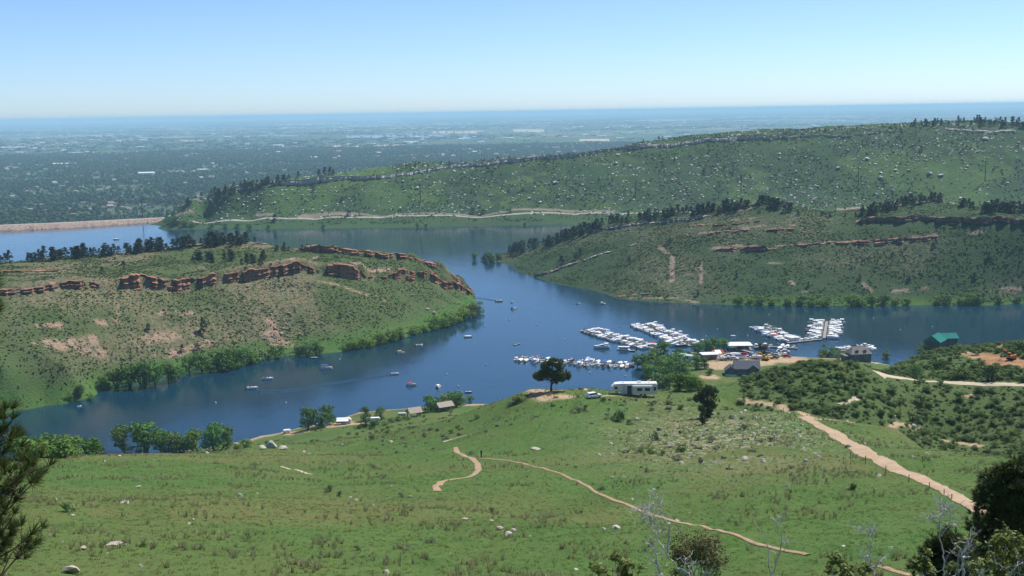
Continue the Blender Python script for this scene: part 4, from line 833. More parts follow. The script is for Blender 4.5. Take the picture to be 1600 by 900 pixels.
plants(fore, [(384, 699, 15, 1.3), (370, 702, 9, 1.5)], DARKBUSH, 'shrub', lambda i, e: ['round olive shrub on the crest beside the tree clump', 'low pale shrub left of the round olive shrub'][i], 'bush')
plants(fore, [(482, 672, 38), (512, 664, 32), (503, 668, 24), (572, 657, 22), (595, 656, 21), (571, 668, 20), (585, 670, 16, 1.3), (655, 650, 14, .7)], COTTON, 'campsite_tree', lambda i, e: ['large dark tree at the left of the campsite', 'light round tree beside the large campsite tree', 'small tree between the two campsite trees', 'small tree behind the shaded trailer', 'round tree right of the shaded trailer', 'dark bush left in front of the shaded trailer', 'dark bush hiding the shaded trailer', 'small dark conifer-like tree near the tan roofs'][i], 'tree')
plants(fore, [(674, 642, 27), (690, 640, 30, 1.1), (706, 637, 27, 1.2), (720, 632, 15, 1.4), (735, 627, 9, 1.4)], WILLOW, 'willow_tree', lambda i, e: '%s willow from the left behind the tan shelter roof' % ordinal(i + 1), 'tree', 'willows behind the tan shelter roof')
plants(fore, [(612, 661, 9, 1.5), (622, 659, 10, 1.4), (634, 657, 9, 1.4), (600, 665, 8, 1.6), (560, 670, 7, 1.6)], DARKBUSH, 'shrub', lambda i, e: '%s shrub on the bank right of the campsite trailers' % ordinal(i + 1), 'bush', 'shrubs on the bank by the trailers')
MARTREE = [(996, 572, 17), (1010, 574, 22), (1022, 569, 23), (1036, 561, 25), (1008, 588, 19), (1024, 594, 23), (1040, 588, 27), (1052, 580, 27), (1066, 590, 25), (1030, 606, 20), (1046, 610, 25), (1062, 611, 27), (1078, 612, 25), (1090, 610, 20), (1058, 561, 16), (1072, 560, 12), (1091, 553, 17), (1104, 550, 19), (1118, 548, 20), (1130, 546, 17), (1088, 577, 19), (1100, 576, 16), (1108, 586, 11)]
plants(fore, [(a, b, c * 1.12, 1.2) for a, b, c in MARTREE], COTTON[:2] + COTTONL + WILLOW[:2], 'cottonwood_tree', lambda i, e: '%s tree from the left in the grove at the marina cove' % ordinal(1 + sorted(x[0] for x in MARTREE).index(e[0])), 'tree', 'grove at the marina cove')
plants(fore, [(1294, 556, 20), (1309, 558, 13, 1.3), (1283, 558, 8, 1.4), (1384, 558, 12), (1442, 549, 14, 1.1), (1453, 548, 10, 1.2), (1320, 560, 10, 1.3)], WILLOWY, 'tree', lambda i, e: ['bright tree on the shore left of the grey-roofed house', 'bright bush beside the grey-roofed house', 'low bush left of the bright shore tree', 'small tree on the shore by the dirt road', 'bright bush left of the teal roof', 'small bush touching the teal roof', 'bush at the left wall of the grey-roofed house'][i], 'tree')
for k, (px, py, h) in enumerate([(1186, 559, 24), (1195, 559, 23)]):
    q = place(fore, px, py); t = pine(q, h * math.hypot(q[0], q[1]) / F, ['left of two columnar evergreens at the marina car park', 'right of two columnar evergreens at the marina car park'][k], None, 1.4); 
# ================================================================ GROUND COVER
def blob_shrub(seed, m, n=34, size=.26):
    r = np.random.default_rng(seed)
    cl = [((r.uniform(-.2, .2), r.uniform(-.2, .2), .28), (.36, .36, .3)), ((r.uniform(-.3, .3), r.uniform(-.3, .3), .2), (.26, .26, .22))]
    return mesh_np('shrub', *leaf_cloud(r, cl, n, size, .5, .8, .6), [m])
def spread(L, n, keep):
    """n random points on the land, kept with probability keep(masks, x, y, z, d, px)"""
    a, b = L.th[0], L.th[-1]; d0, d1 = L.ds[0], L.ds[-1]
    t = rng.uniform(a, b, n); d = np.sqrt(rng.uniform(d0 * d0, d1 * d1, n)); x = np.sin(t) * d; y = np.cos(t) * d; z = L.z(x, y)
    k = {m: L.grid(A, x, y) for m, A in L.masks.items()}
    pr = keep(k, x, y, z, d, pxof(t)); s = rng.random(n) < pr
    return np.stack([x, y, z], 1)[s]
SH1 = blob_shrub(301, M_SHRUB); SH2 = blob_shrub(302, M_SHRUB2); SHS = blob_shrub(303, M_SAGE)
def cover(name, label, me, P_, smin, smax, flat=.8, cat='shrubs', pw=1.5):
    n = len(P_); s = smin + (smax - smin) * rng.random(n) ** pw
    return scatter(name, label, cat, me, P_ - [0, 0, .06], np.stack([s, s * rng.uniform(.8, 1.2, n), s * flat * rng.uniform(.7, 1.2, n)], 1), rng.uniform(0, 6.28, n))
def kA(k, x, y, z, d, px):
    return np.where((z > 1.0), (1 - .62 * k['bare']) * (1 - .82 * k['lush']) * np.clip(1.35 - .75 * k['dry'], 0, 1) * (.15 + 1.15 * sstep(.36, .62, fbm(x, y, 16, 61, 4))), 0)
PA = spread(headA, 190000, kA); h_ = len(PA) * 3 // 5
cover('slope_shrubs', 'low dark shrubs covering the left headland', SH1, PA[:h_], .45, 1.6, .6, pw=2.2)
cover('slope_brush', 'greener brush between the dark shrubs of the left headland', SH2, PA[h_:], .45, 1.4, .6, pw=2.0)
PS = spread(headA, 16000, lambda k, x, y, z, d, px: np.where(z > 1, .12 + .5 * k['dry'] + .5 * k['bare'], 0))
scatter('slope_stones', 'small pinkish stones on the left headland', 'stones', BO_R[0], PS, (.35 + 1.1 * rng.random(len(PS)) ** 4), rng.uniform(0, 6.28, len(PS)), .2)
def kB(k, x, y, z, d, px): return np.where(z > .8, (1 - .8 * k['bare']) * (1 - .3 * k['dry']) * (.2 + 1.1 * sstep(.36, .62, fbm(x, y, 16, 63, 4))), 0)
PB = spread(headB, 190000, kB); h_ = len(PB) * 3 // 5
cover('slope_shrubs', 'low dark shrubs covering the right headland', SH1, PB[:h_], .5, 1.8, .6, pw=2.2)
cover('slope_brush', 'greener brush between the dark shrubs of the right headland', SH2, PB[h_:], .5, 1.5, .6, pw=2.0)
PS = spread(headB, 12000, lambda k, x, y, z, d, px: np.where(z > 1, .10 + .3 * k['dry'] + .5 * k['bare'], 0))
scatter('slope_stones', 'small pale stones on the right headland', 'stones', BO_R[1], PS, (.4 + 1.2 * rng.random(len(PS)) ** 4), rng.uniform(0, 6.28, len(PS)), .2)
def kC(k, x, y, z, d, px): return np.where((z > 3), (1 - .8 * k['bare']) * (1 - .6 * k['lush']) * (.1 + 1.1 * sstep(.35, .65, fbm(x, y, 30, 65, 4))), 0)
PC = spread(hog, 130000, kC); PC = PC[PC[:, 2] > 3]
cover('hogback_shrubs', 'dark shrubs mottling the hogback slope', SH1, PC, .9, 2.8)
PS = spread(hog, 90000, lambda k, x, y, z, d, px: np.where((z > 8) & (d < 1820), .16 + .35 * (fbm(x, y, 60, 67, 3) > .52), 0))
scatter('hogback_stones', 'small pale stones sprinkled over the hogback slope', 'stones', BO_W[0], PS, (.9 + 3.3 * rng.random(len(PS)) ** 2.2), rng.uniform(0, 6.28, len(PS)), .2)
# meadow
def tuft(seed, m, n=9, h=.17, w=.03, spread_=.22):
    r = np.random.default_rng(seed); V = []; Fc = []
    for i in range(n):
        a = r.uniform(0, 6.28); b = r.uniform(0, spread_); p = np.array([math.cos(a) * b, math.sin(a) * b, -.04]); le = r.normal(size=2) * .16
        t = r.uniform(0, 6.28); s = np.array([math.cos(t), math.sin(t), 0]) * w; hh = h * r.uniform(.6, 1.2)
        k = len(V); V += [p - s, p + s, p + [le[0], le[1], hh]]; Fc.append((k, k + 1, k + 2))
    return mesh_np('tuft', V, Fc, [m])
TG = tuft(1, M_GRASS); TG2 = tuft(2, M_GRASS, 10, .15, .035, .3); TD = tuft(3, M_GRASS2, 16, .62, .035, .16)
def kD(k, x, y, z, d, px): return np.where((z > 3) & (d > 40) & (d < 330) & (px > -150) & (px < 1780), (1 - k['bare']) * np.where(d < 150, .6, .3), 0)
PATHS = [([(1255, 652), (1300, 674), (1325, 692), (1350, 707), (1385, 725), (1420, 741), (1450, 754), (1480, 769), (1530, 798), (1610, 838)], 1.7), ([(684, 768), (690, 752), (720, 748), (740, 743), (748, 735), (746, 724), (738, 717), (724, 712), (711, 699)], .7), ([(737, 716.5), (780, 718.5), (845, 731), (905, 753), (930, 770), (960, 783), (1040, 811), (1120, 829), (1195, 853), (1268, 869)], .45)]
def off_paths(P_):
    ok = np.ones(len(P_), bool)
    for pts, w in PATHS: ok &= far_from(P_, [fore.hit(*p) for p in pts], w)
    return P_[ok]
def far_from(P_, line, w):
    ok = np.ones(len(P_), bool)
    for a, b in zip(line[:-1], line[1:]):
        v = b[:2] - a[:2]; t = np.clip(((P_[:, :2] - a[:2]) @ v) / (v @ v), 0, 1); ok &= np.hypot(*(P_[:, :2] - a[:2] - t[:, None] * v).T) > w
    return ok
PD_ = off_paths(spread(fore, 900000, kD)); h_ = len(PD_) // 2
scatter('meadow_grass', 'short green grass of the foreground meadow', 'grass', TG, PD_[:h_], rng.uniform(.5, 1.15, h_), rng.uniform(0, 6.28, h_))
scatter('meadow_grass', 'slightly broader grass mixed into the foreground meadow', 'grass', TG2, PD_[h_:], rng.uniform(.5, 1.1, len(PD_) - h_), rng.uniform(0, 6.28, len(PD_) - h_))
PT = spread(fore, 300000, lambda k, x, y, z, d, px: np.where((z > 3) & (d > 50) & (d < 330) & (px > -150) & (px < 1750), .008 + .85 * sstep(.55, .66, fbm(x, y, 13, 71, 3)) * (fbm(x, y, 3, 72, 2) > .5) + .10 * k['rocky'], 0))
PT = off_paths(PT)
scatter('dry_grass', 'pale dry grass tufts in the foreground meadow', 'grass', TD, PT, rng.uniform(.5, 1.2, len(PT)), rng.uniform(0, 6.28, len(PT)))
PS = spread(fore, 260000, lambda k, x, y, z, d, px: np.where((z > 3) & (d > 60) & (d < 320), .0022 + .11 * k['rocky'] + .035 * sstep(.62, .74, fbm(x, y, 24, 73, 3)) * sstep(900, 1300, px), 0))
scatter('meadow_stones', 'small white stones strewn over the right of the foreground meadow', 'stones', BO_PALE[0], PS, .22 + .85 * rng.random(len(PS)) ** 2.5, rng.uniform(0, 6.28, len(PS)), .2)
# oak brush on the far side of the ravine and the brush hill
LB1 = DARKBUSH[0][0]; LB2 = DARKBUSH[1][0]
PBR = spread(fore, 150000, lambda k, x, y, z, d, px: np.where((k['brush'] > .5) & (z > 10), (.2 + .6 * sstep(.36, .52, fbm(x, y, 15, 75, 3))) * (1 - k['bare']) * (1 - k['red']) * np.where(px < 1375, 1.9, 1.2), 0))
ROAD_E = [(1372, 585), (1392, 588), (1420, 592), (1460, 596), (1500, 599), (1560, 600.5), (1610, 601), (1680, 602)]
re_ = [fore.hit(*p) for p in ROAD_E]
def far_from(P_, line, w):
    ok = np.ones(len(P_), bool)
    for a, b in zip(line[:-1], line[1:]):
        v = b[:2] - a[:2]; t = np.clip(((P_[:, :2] - a[:2]) @ v) / (v @ v), 0, 1); ok &= np.hypot(*(P_[:, :2] - a[:2] - t[:, None] * v).T) > w
    return ok
PBR = PBR[far_from(PBR, re_, 4.2)]; h_ = len(PBR) // 2
cover('oak_brush', 'dense oak brush on the hills beyond the ravine', LB1, PBR[:h_], .7, 2.4, .7, pw=1.6)
cover('oak_brush', 'darker oak brush on the hills beyond the ravine', LB2, PBR[h_:], .7, 2.2, .7, pw=1.6)
PUN = spread(fore, 190000, lambda k, x, y, z, d, px: np.where((k['brush'] > .5) & (z > 10), (.25 + .5 * sstep(.35, .5, fbm(x, y, 11, 76, 3))) * (1 - k['bare']) * (1 - k['red']), 0))
PUN = PUN[far_from(PUN, re_, 2.6)]
cover('low_scrub', 'low green scrub growing between the oak brush beyond the ravine', SH2, PUN, .4, 1.3, .6, pw=1.8)
PSG = spread(fore, 120000, lambda k, x, y, z, d, px: np.where((d < 330) & (z > 20), .05 * k['rocky'] + .06 * (np.exp(-((d - 288) / 22.0) ** 2) * (px > 560) * (px < 1160)) + .03 * ((d > 240) & (px > 560) & (px < 780)), 0))
cover('sagebrush', 'grey green sagebrush on the crest of the foreground hill', SHS, PSG, .5, 1.6, .7)
PSG = spread(fore, 90000, lambda k, x, y, z, d, px: np.where((d < 560) & (z > 2.5), .04 * (np.exp(-((d - 290) / 22.0) ** 2) * (px > 560) * (px < 1160)) + .05 * ((d > 330) & (d < 540) & (px > 380) & (px < 760)) * (fbm(x, y, 20, 79) > .5), 0))
cover('crest_shrubs', 'dark green shrubs on the crest of the foreground hill', LB1, PSG, .6, 1.7, .8)
# ================================================================ BUILT THINGS
class MB:
    def __init__(s): s.V = []; s.F = []
    def add(s, V, Fc):
        o = len(s.V); s.V += [tuple(map(float, v)) for v in V]; s.F += [tuple(int(i) + o for i in f) for f in Fc]; return s
    def box(s, x, y, z, sx, sy, sz, rz=0.0, taper=1.0):
        """centre x,y; z is the bottom"""
        V = []
        for k, h in ((1.0, 0), (taper, sz)):
            for a, b in ((-1, -1), (1, -1), (1, 1), (-1, 1)):
                u, v = a * sx / 2 * k, b * sy / 2 * k; V.append((x + u * math.cos(rz) - v * math.sin(rz), y + u * math.sin(rz) + v * math.cos(rz), z + h))
        return s.add(V, [(3, 2, 1, 0), (4, 5, 6, 7), (0, 1, 5, 4), (1, 2, 6, 5), (2, 3, 7, 6), (3, 0, 4, 7)])
    def gable(s, x, y, z, sx, sy, h, over=.5, thick=.25, hip=0.0):
        """ridge along x; a roof with eaves and real thickness"""
        a, b = sx / 2 + over, sy / 2 + over; r = a - hip
        T = [(-a, -b, 0), (a, -b, 0), (a, b, 0), (-a, b, 0), (-r, 0, h), (r, 0, h)]
        V = [(x + p[0], y + p[1], z + p[2] + thick) for p in T] + [(x + p[0], y + p[1], z + p[2]) for p in T[:4]]
        return s.add(V, [(0, 1, 5, 4), (2, 3, 4, 5), (1, 2, 5), (3, 0, 4), (9, 8, 7, 6), (6, 7, 1, 0), (7, 8, 2, 1), (8, 9, 3, 2), (9, 6, 0, 3)])
    def wedge(s, x, y, z, sx, sy, h):
        a, b = sx / 2, sy / 2
        V = [(x - a, y - b, z), (x + a, y - b, z), (x + a, y + b, z), (x - a, y + b, z), (x - a, y, z + h), (x + a, y, z + h)]
        return s.add(V, [(3, 2, 1, 0), (0, 1, 5, 4), (2, 3, 4, 5), (1, 2, 5), (3, 0, 4)])
    def cyl(s, p, q, r0, r1=None, n=10):
        V, Fc = tube([p, q], [r0, r0 if r1 is None else r1], n); s.add(V, Fc); o = len(s.V) - 2 * n
        s.F.append(tuple(o + k for k in range(n))); s.F.append(tuple(o + n + k for k in reversed(range(n)))); return s
    def loft(s, secs, cap=True):
        n = len(secs[0]); V = [p for q in secs for p in q]; Fc = []
        for i in range(len(secs) - 1):
            for k in range(n - 1):
                a = i * n + k; Fc.append((a, a + 1, a + n + 1, a + n))
        if cap: Fc.append(tuple(range(n))); Fc.append(tuple((len(secs) - 1) * n + k for k in reversed(range(n))))
        return s.add(V, Fc)
    def mesh(s, name, m, bevel=0.0):
        me = mesh_of(name, s.V, s.F, [m])
        if bevel:
            bm = bmesh.new(); bm.from_mesh(me); bmesh.ops.bevel(bm, geom=[e for e in bm.edges if len(e.link_faces) == 2 and e.calc_face_angle(0) > .6], offset=bevel, segments=2, affect='EDGES'); bm.to_mesh(me); bm.free()
        return me
    def build(s, name, m, parent=None, bevel=0.0, **k): return link(name, s.mesh(name, m, bevel), parent, **k)
def paint(name, c, rough=.45, spec=.4, **k): return mat(name, c, rough, spec, **k)
M_WHITE = paint('white_gelcoat', (.80, .80, .78), .3, .5); M_OFFW = paint('off_white_siding', (.68, .67, .63), .6, .3, base2=(.60, .59, .55), scale=1.5); M_GLASS = paint('dark_glass', (.015, .02, .025), .08, .6)
M_DKGREY = paint('dark_grey_trim', (.07, .07, .075), .6); M_TYRE = paint('black_rubber', (.018, .018, .018), .9, .1); M_ALU = paint('aluminium', (.55, .56, .57), .35, .5, metal=.6)
M_BLUEC = paint('blue_canvas', (.05, .11, .34), .85, .1); M_REDC = paint('red_canvas', (.36, .05, .04), .85, .1); M_TANC = paint('tan_canvas', (.42, .34, .24), .85, .1); M_GRNC = paint('green_canvas', (.04, .16, .09), .85, .1); M_BLKC = paint('black_canvas', (.03, .03, .035), .85, .1); M_LTBC = paint('light_blue_canvas', (.22, .42, .62), .85, .1); M_WHC = paint('white_canvas', (.74, .74, .72), .8, .1)
M_SEAT = paint('boat_interior', (.30, .28, .25), .8, .1, base2=(.12, .11, .10), scale=1.2); M_WOODD = paint('grey_dock_timber', (.30, .275, .24), .9, .1, base2=(.22, .20, .175), scale=1.5)
M_REDHULL = paint('red_hull', (.40, .04, .035), .3, .5); M_BLUEHULL = paint('navy_hull', (.03, .05, .16), .3, .5); M_NAVY = paint('blue_grey_siding', (.085, .105, .135), .7, .2); M_SLATE = paint('slate_shingle', (.105, .115, .135), .85, .15, base2=(.085, .092, .11), scale=1.2); M_GREYR = paint('warm_grey_shingle', (.195, .18, .17), .9, .1, base2=(.16, .15, .14), scale=1.0)
M_TEAL = paint('teal_metal_roof', (.014, .165, .135), .85, .1, base2=(.012, .14, .115), scale=.6); M_BROWNW = paint('brown_siding', (.13, .10, .08), .8, .1); M_TANR = paint('tan_shelter_roof', (.36, .31, .25), .85, .1, base2=(.30, .26, .21), scale=1.2); M_YELLOW = paint('construction_yellow', (.62, .33, .03), .5, .3); M_ORANGE = paint('construction_orange', (.60, .20, .03), .5, .3); M_POLE = paint('weathered_pole', (.075, .060, .048), .95, .1); M_BLACKP = paint('black_post', (.015, .015, .017), .8, .1)
M_SILVER = paint('silver_car_paint', (.45, .46, .47), .3, .5); M_CARRED = paint('red_car_paint', (.32, .03, .03), .3, .5); M_CARBLK = paint('dark_car_paint', (.04, .045, .05), .3, .5); M_CARBLUE = paint('blue_car_paint', (.05, .10, .24), .3, .5)
M_DIRT = paint('packed_dirt', (.40, .295, .195), .95, .1, base2=(.31, .225, .145), scale=.5, bump=.05, bscale=2); M_GRAVEL = paint('pale_gravel', (.47, .39, .28), .95, .1, base2=(.40, .33, .24), scale=.4, bump=.05, bscale=2); M_TRAIL = paint('reddish_trail_dirt', (.28, .19, .115), .95, .1, base2=(.35, .255, .165), scale=.8); M_ASPH = paint('pale_road_surface', (.34, .32, .27), .95, .1, base2=(.29, .27, .23), scale=.1)
# ---------------------------------------------------------------- roads and trails
def ribbon(L, pts, width, m, name, lift=.06, step=1.2, jag=.18, ext=None):
    Q = [L.hit(p[0], p[1]) for p in pts]; W_ = [p[2] if len(p) > 2 else width for p in pts]
    k = [i for i, q in enumerate(Q) if q is not None]; Q = np.array([Q[i] for i in k]); W_ = np.array([W_[i] for i in k])
    s = np.concatenate([[0], np.cumsum(np.hypot(*np.diff(Q[:, :2], axis=0).T))]); u = np.arange(0, s[-1], step)
    x = np.interp(u, s, Q[:, 0]); y = np.interp(u, s, Q[:, 1]); w = np.interp(u, s, W_)
    for _ in range(3):
        x[1:-1] = (x[:-2] + 2 * x[1:-1] + x[2:]) / 4; y[1:-1] = (y[:-2] + 2 * y[1:-1] + y[2:]) / 4
    tx = np.gradient(x); ty = np.gradient(y); n = np.hypot(tx, ty) + 1e-9; nx, ny = -ty / n, tx / n
    rows = []
    for f in (-1, -.6, -.2, .2, .6, 1):
        o = f * w / 2 * (1 + (jag * (rng.random(len(u)) - .5) * 2 + .5 * (fbm(u, u * 0 + f, 6, 80) - .5) if abs(f) == 1 else 0))
        a = x + nx * o; b = y + ny * o; rows.append(np.stack([a, b, L.z(a, b) + lift * (1 if abs(f) < 1 else .5)], 1))
    V = np.stack(rows, 1).reshape(-1, 3); c = 6; idx = np.arange(len(V)).reshape(-1, c)
    q = np.stack([idx[:-1, :-1], idx[1:, :-1], idx[1:, 1:], idx[:-1, 1:]], -1).reshape(-1, 4)
    return tag(link(name, mesh_np(name, V, q[:, ::-1], [m], smooth=True)), kind='structure')
ribbon(fore, [(684, 768), (680, 760), (690, 752), (720, 748), (740, 743), (748, 735), (746, 724), (738, 717), (724, 712), (714, 707), (711, 699)], 1.0, M_TRAIL, 'foot_trail', lift=.09)
ribbon(fore, [(737, 716.5), (752, 716), (780, 718.5), (810, 723), (845, 731), (880, 742), (905, 753), (930, 770), (960, 783), (1000, 798), (1040, 811), (1080, 820), (1120, 829), (1160, 843), (1195, 853), (1230, 862), (1268, 869)], .58, M_TRAIL, 'foot_trail', lift=.11)
ribbon(fore, [(1370, 884), (1400, 892), (1440, 903), (1480, 915)], .5, M_TRAIL, 'foot_trail')
ribbon(fore, [(692, 691), (705, 687), (720, 682), (742, 677)], .8, M_GRAVEL, 'foot_trail')
ribbon(fore, [(440, 729), (470, 737), (492, 742)], .6, M_GRAVEL, 'foot_trail')
ribbon(fore, [(1255, 652, 2.4), (1275, 662, 2.8), (1300, 674, 3.4), (1325, 692, 3.7), (1350, 707, 3.3), (1385, 725, 2.7), (1420, 741, 2.3), (1450, 754, 2.1), (1480, 769, 1.8), (1510, 786, 1.7), (1530, 798, 1.7), (1570, 815, 1.7), (1610, 838, 1.7), (1680, 870, 1.7)], 3.6, M_DIRT, 'dirt_road', jag=.06, lift=.14)
ribbon(fore, ROAD_E, 3.6, M_GRAVEL, 'gravel_road', lift=.12)
ribbon(fore, [(1440, 545.5), (1470, 546), (1500, 549), (1530, 551.5)], 4.0, M_GRAVEL, 'gravel_road', lift=.12)
ribbon(fore, [(1312, 632), (1330, 626), (1352, 618)], 1.8, M_GRAVEL, 'gravel_track', lift=.1)
q = [PZ(1368, 567, 4.5), PZ(1390, 559.5, 4.5), PZ(1425, 550, 4.5)]
ribbon(fore, [(1366, 568), (1390, 560), (1408, 554.5), (1425, 551)], 3.2, M_GRAVEL, 'shore_road', lift=.12)
ribbon(hog, [(300, 346), (350, 345.5), (400, 343.5), (450, 342.5), (500, 341.5), (550, 340.5), (600, 339), (650, 337.8), (700, 336.8), (800, 335.3), (900, 334.8), (980, 334.5), (1100, 334)], 4.4, M_ASPH, 'lakeside_road', lift=.5, step=6, jag=.05)
# ---------------------------------------------------------------- dam
M_RIPRAP = paint('riprap', (.38, .285, .225), .95, .1, base2=(.27, .21, .17), scale=.9, bump=.6, bscale=.8)
ds_ = np.array([PZ(p[0], p[1], 0) for p in DAM]); t_ = np.linspace(0, 1, 140); k_ = np.linspace(0, 1, len(DAM))
wl = np.stack([np.interp(t_, k_, ds_[:, i]) for i in range(3)], 1)
zc = np.interp(t_, k_, [CAMZ + rdir(p[0], p[2])[2] * ((np.hypot(*PZ(p[0], p[1], 0)[:2]) + 13) / math.hypot(*rdir(p[0], p[2])[:2])) for p in DAM])
rd = wl[:, :2] / np.hypot(wl[:, 0], wl[:, 1])[:, None]
rows = []
for off, zz in ((-14, -7 + 0 * zc), (0, 0.05 + 0 * zc), (6.5, zc * .5), (13, zc), (21, zc + .05), (190, PLZ + 1 + 0 * zc)):
    jit = (rng.random(len(t_)) - .5) * (.8 if off < 13 else 0); rows.append(np.stack([wl[:, 0] + rd[:, 0] * (off + jit), wl[:, 1] + rd[:, 1] * (off + jit), zz + jit * .2], 1))
V = np.concatenate(rows); idx = np.arange(len(V)).reshape(6, -1)
qd = np.stack([idx[:-1, :-1], idx[:-1, 1:], idx[1:, 1:], idx[1:, :-1]], -1).reshape(-1, 4)
M_DAMG = paint('dam_grass', (.075, .105, .04), .95, .1, base2=(.10, .11, .05), scale=.02)
nq = len(t_) - 1; mi = np.repeat([0, 0, 0, 1, 2], nq)
t = thing('earth_dam', 'long low earth dam with pinkish stone face closing the far left water', 'dam')
link('embankment', mesh_np('embankment', V, qd, [M_RIPRAP, M_ASPH, M_DAMG], mi), t)
st = MB()
PS = np.array([wl[int(i)] + [rd[int(i), 0] * o, rd[int(i), 1] * o, zc[int(i)] * o / 13 + .2] for i, o in zip(rng.integers(0, len(t_), 1500), rng.uniform(0, 12, 1500))]); PS[:, :2] += rng.normal(size=(1500, 2)) * 4
o = scatter('riprap_stones', 'loose pinkish riprap stones on the dam face', 'stones', BO_R[2], PS, .7 + 1.0 * rng.random(1500), rng.uniform(0, 6.28, 1500), .3)
# ---------------------------------------------------------------- utility poles
def pole_mesh():
    return MB().cyl((0, 0, -1), (0, 0, 25), .42, .28, 7), MB().box(0, 0, 23.2, 5.5, .4, .4).box(0, 0, 21.4, 4.2, .35, .35), MB().box(-2.4, 0, 23.6, .3, .3, .7).box(2.4, 0, 23.6, .3, .3, .7).box(0, 0, 25, .3, .3, .7)
a, b, c = pole_mesh(); pm_ = (a.mesh('pole', M_POLE), b.mesh('crossarm', M_POLE), c.mesh('insulator', M_DKGREY))
POLES = [(223, 341, 30), (327, 336, 33), (402, 320, 32), (489, 312, 25), (657, 318, 33), (814, 309, 24), (993, 310, 30), (1158, 302, 30), (1341, 290, 29), (1539, 284, 32)]
for i, (px, py, hp) in enumerate(POLES):
    q = place(hog, px, py) if px > 240 else PZ(px, py, 3); s = hp * math.hypot(q[0], q[1]) / F / 25.7
    t = thing('utility_pole', '%s tall utility pole from the left along the hogback foot' % ordinal(i + 1), 'utility pole', q, .15, 'utility poles along the hogback foot', (s * 1.4, s * 1.4, s))
    for nme, m_ in zip(('pole', 'crossarm', 'insulator'), pm_): link(nme, m_, t)
# ---------------------------------------------------------------- boats
def hull_secs(Lb, Wb, Hb, n=9, bow=1.15, transom=.92):
    S = []
    for i in range(n):
        f = i / (n - 1); w = Wb / 2 * (transom + (1 - transom) * min(1, f * 3)) * (1 - max(0, (f - .5) / .5) ** 2.2 * .97); k = -Hb * .45 * (1 - f ** 5); top = Hb * (1 + (bow - 1) * f)
        x = -Lb / 2 + Lb * f + (0.10 * Lb * f ** 3 * 0); S.append([(x, -w, top), (x, -w * .93, Hb * .35), (x, -w * .5, k * .5), (x, 0, k), (x, w * .5, k * .5), (x, w * .93, Hb * .35), (x, w, top)])
    return S
def hull_mb(Lb, Wb, Hb):
    S = hull_secs(Lb, Wb, Hb); m = MB().loft(S)
    return m, S
def deck_mb(S, z=-.02, a=0.0, b=1.0, inset=.97):
    m = MB(); n = len(S); ids = range(int(a * (n - 1)), int(b * (n - 1)) + 1); secs = [[(S[i][0][0], S[i][0][1] * inset, S[i][0][2] + z), (S[i][6][0], S[i][6][1] * inset, S[i][6][2] + z)] for i in ids]
    return m.loft(secs, cap=False)
def cover_mb(S, a, b, rise):
    n = len(S); secs = []
    for i in range(int(a * (n - 1)), int(b * (n - 1)) + 1):
        p, q = S[i][0], S[i][6]; f = (i / (n - 1) - a) / (b - a); r_ = rise * (.35 + .65 * math.sin(math.pi * min(1, .25 + f * .75)))
        secs.append([(p[0], p[1] * 1.02, p[2] - .12), (p[0], p[1] * .7, p[2] + r_ * .75), (p[0], 0, p[2] + r_), (p[0], q[1] * .7, q[2] + r_ * .75), (p[0], q[1] * 1.02, q[2] - .12)])
    return MB().loft(secs)
def motor_mb(x): return MB().box(x, 0, .55, .55, .5, .75, taper=.8).box(x - .05, 0, -.3, .25, .2, .9)
def boat_covered(canvas, hullm=None):
    L_, W_ = 6.6, 2.4; m, S = hull_mb(L_, W_, .95)
    return [('hull', m.mesh('hull', hullm or M_WHITE)), ('cover', cover_mb(S, 0.0, .88, .75).mesh('cover', canvas)), ('motor', motor_mb(-3.5).mesh('motor', M_DKGREY))]
def boat_open(hullm=None):
    L_, W_ = 6.4, 2.35; m, S = hull_mb(L_, W_, .95)
    ws = MB().add([(.55, -.95, .95), (.95, -.55, 1.0), (.95, .55, 1.0), (.55, .95, .95), (.25, -.9, 1.5), (.6, -.5, 1.55), (.6, .5, 1.55), (.25, .9, 1.5)], [(0, 1, 5, 4), (1, 2, 6, 5), (2, 3, 7, 6), (4, 5, 1, 0), (5, 6, 2, 1), (6, 7, 3, 2)])
    seats = MB().box(-.3, -.6, .75, .6, .6, .55).box(-.3, .6, .75, .6, .6, .55).box(-2.2, 0, .75, .7, 1.9, .5)
    return [('hull', m.mesh('hull', hullm or M_WHITE)), ('foredeck', deck_mb(S, .03, .55, 1).mesh('foredeck', M_WHITE)), ('cockpit', deck_mb(S, .012, 0, .62, .86).mesh('cockpit', M_SEAT)), ('windshield', ws.mesh('windshield', M_GLASS)), ('seat', seats.mesh('seat', M_OFFW)), ('motor', motor_mb(-3.4).mesh('motor', M_DKGREY))]
def boat_bimini(canvas, hullm=None):
    P_ = boat_open(hullm); m = MB().loft([[(-2.2 + 2.4 * i / 4, y, 2.15 + .18 * math.cos(y * 1.1) + .05 * math.sin(i)) for y in (-1.0, -.5, 0, .5, 1.0)] for i in range(5)], cap=False)
    fr = MB()
    for x in (-2.0, 0.0):
        for y in (-1, 1): fr.cyl((x * .6 - .4, y, .95), (x, y, 2.2), .025, n=4)
    return P_[:5] + [('canopy', m.mesh('canopy', canvas)), ('canopy_frame', fr.mesh('canopy_frame', M_ALU))]
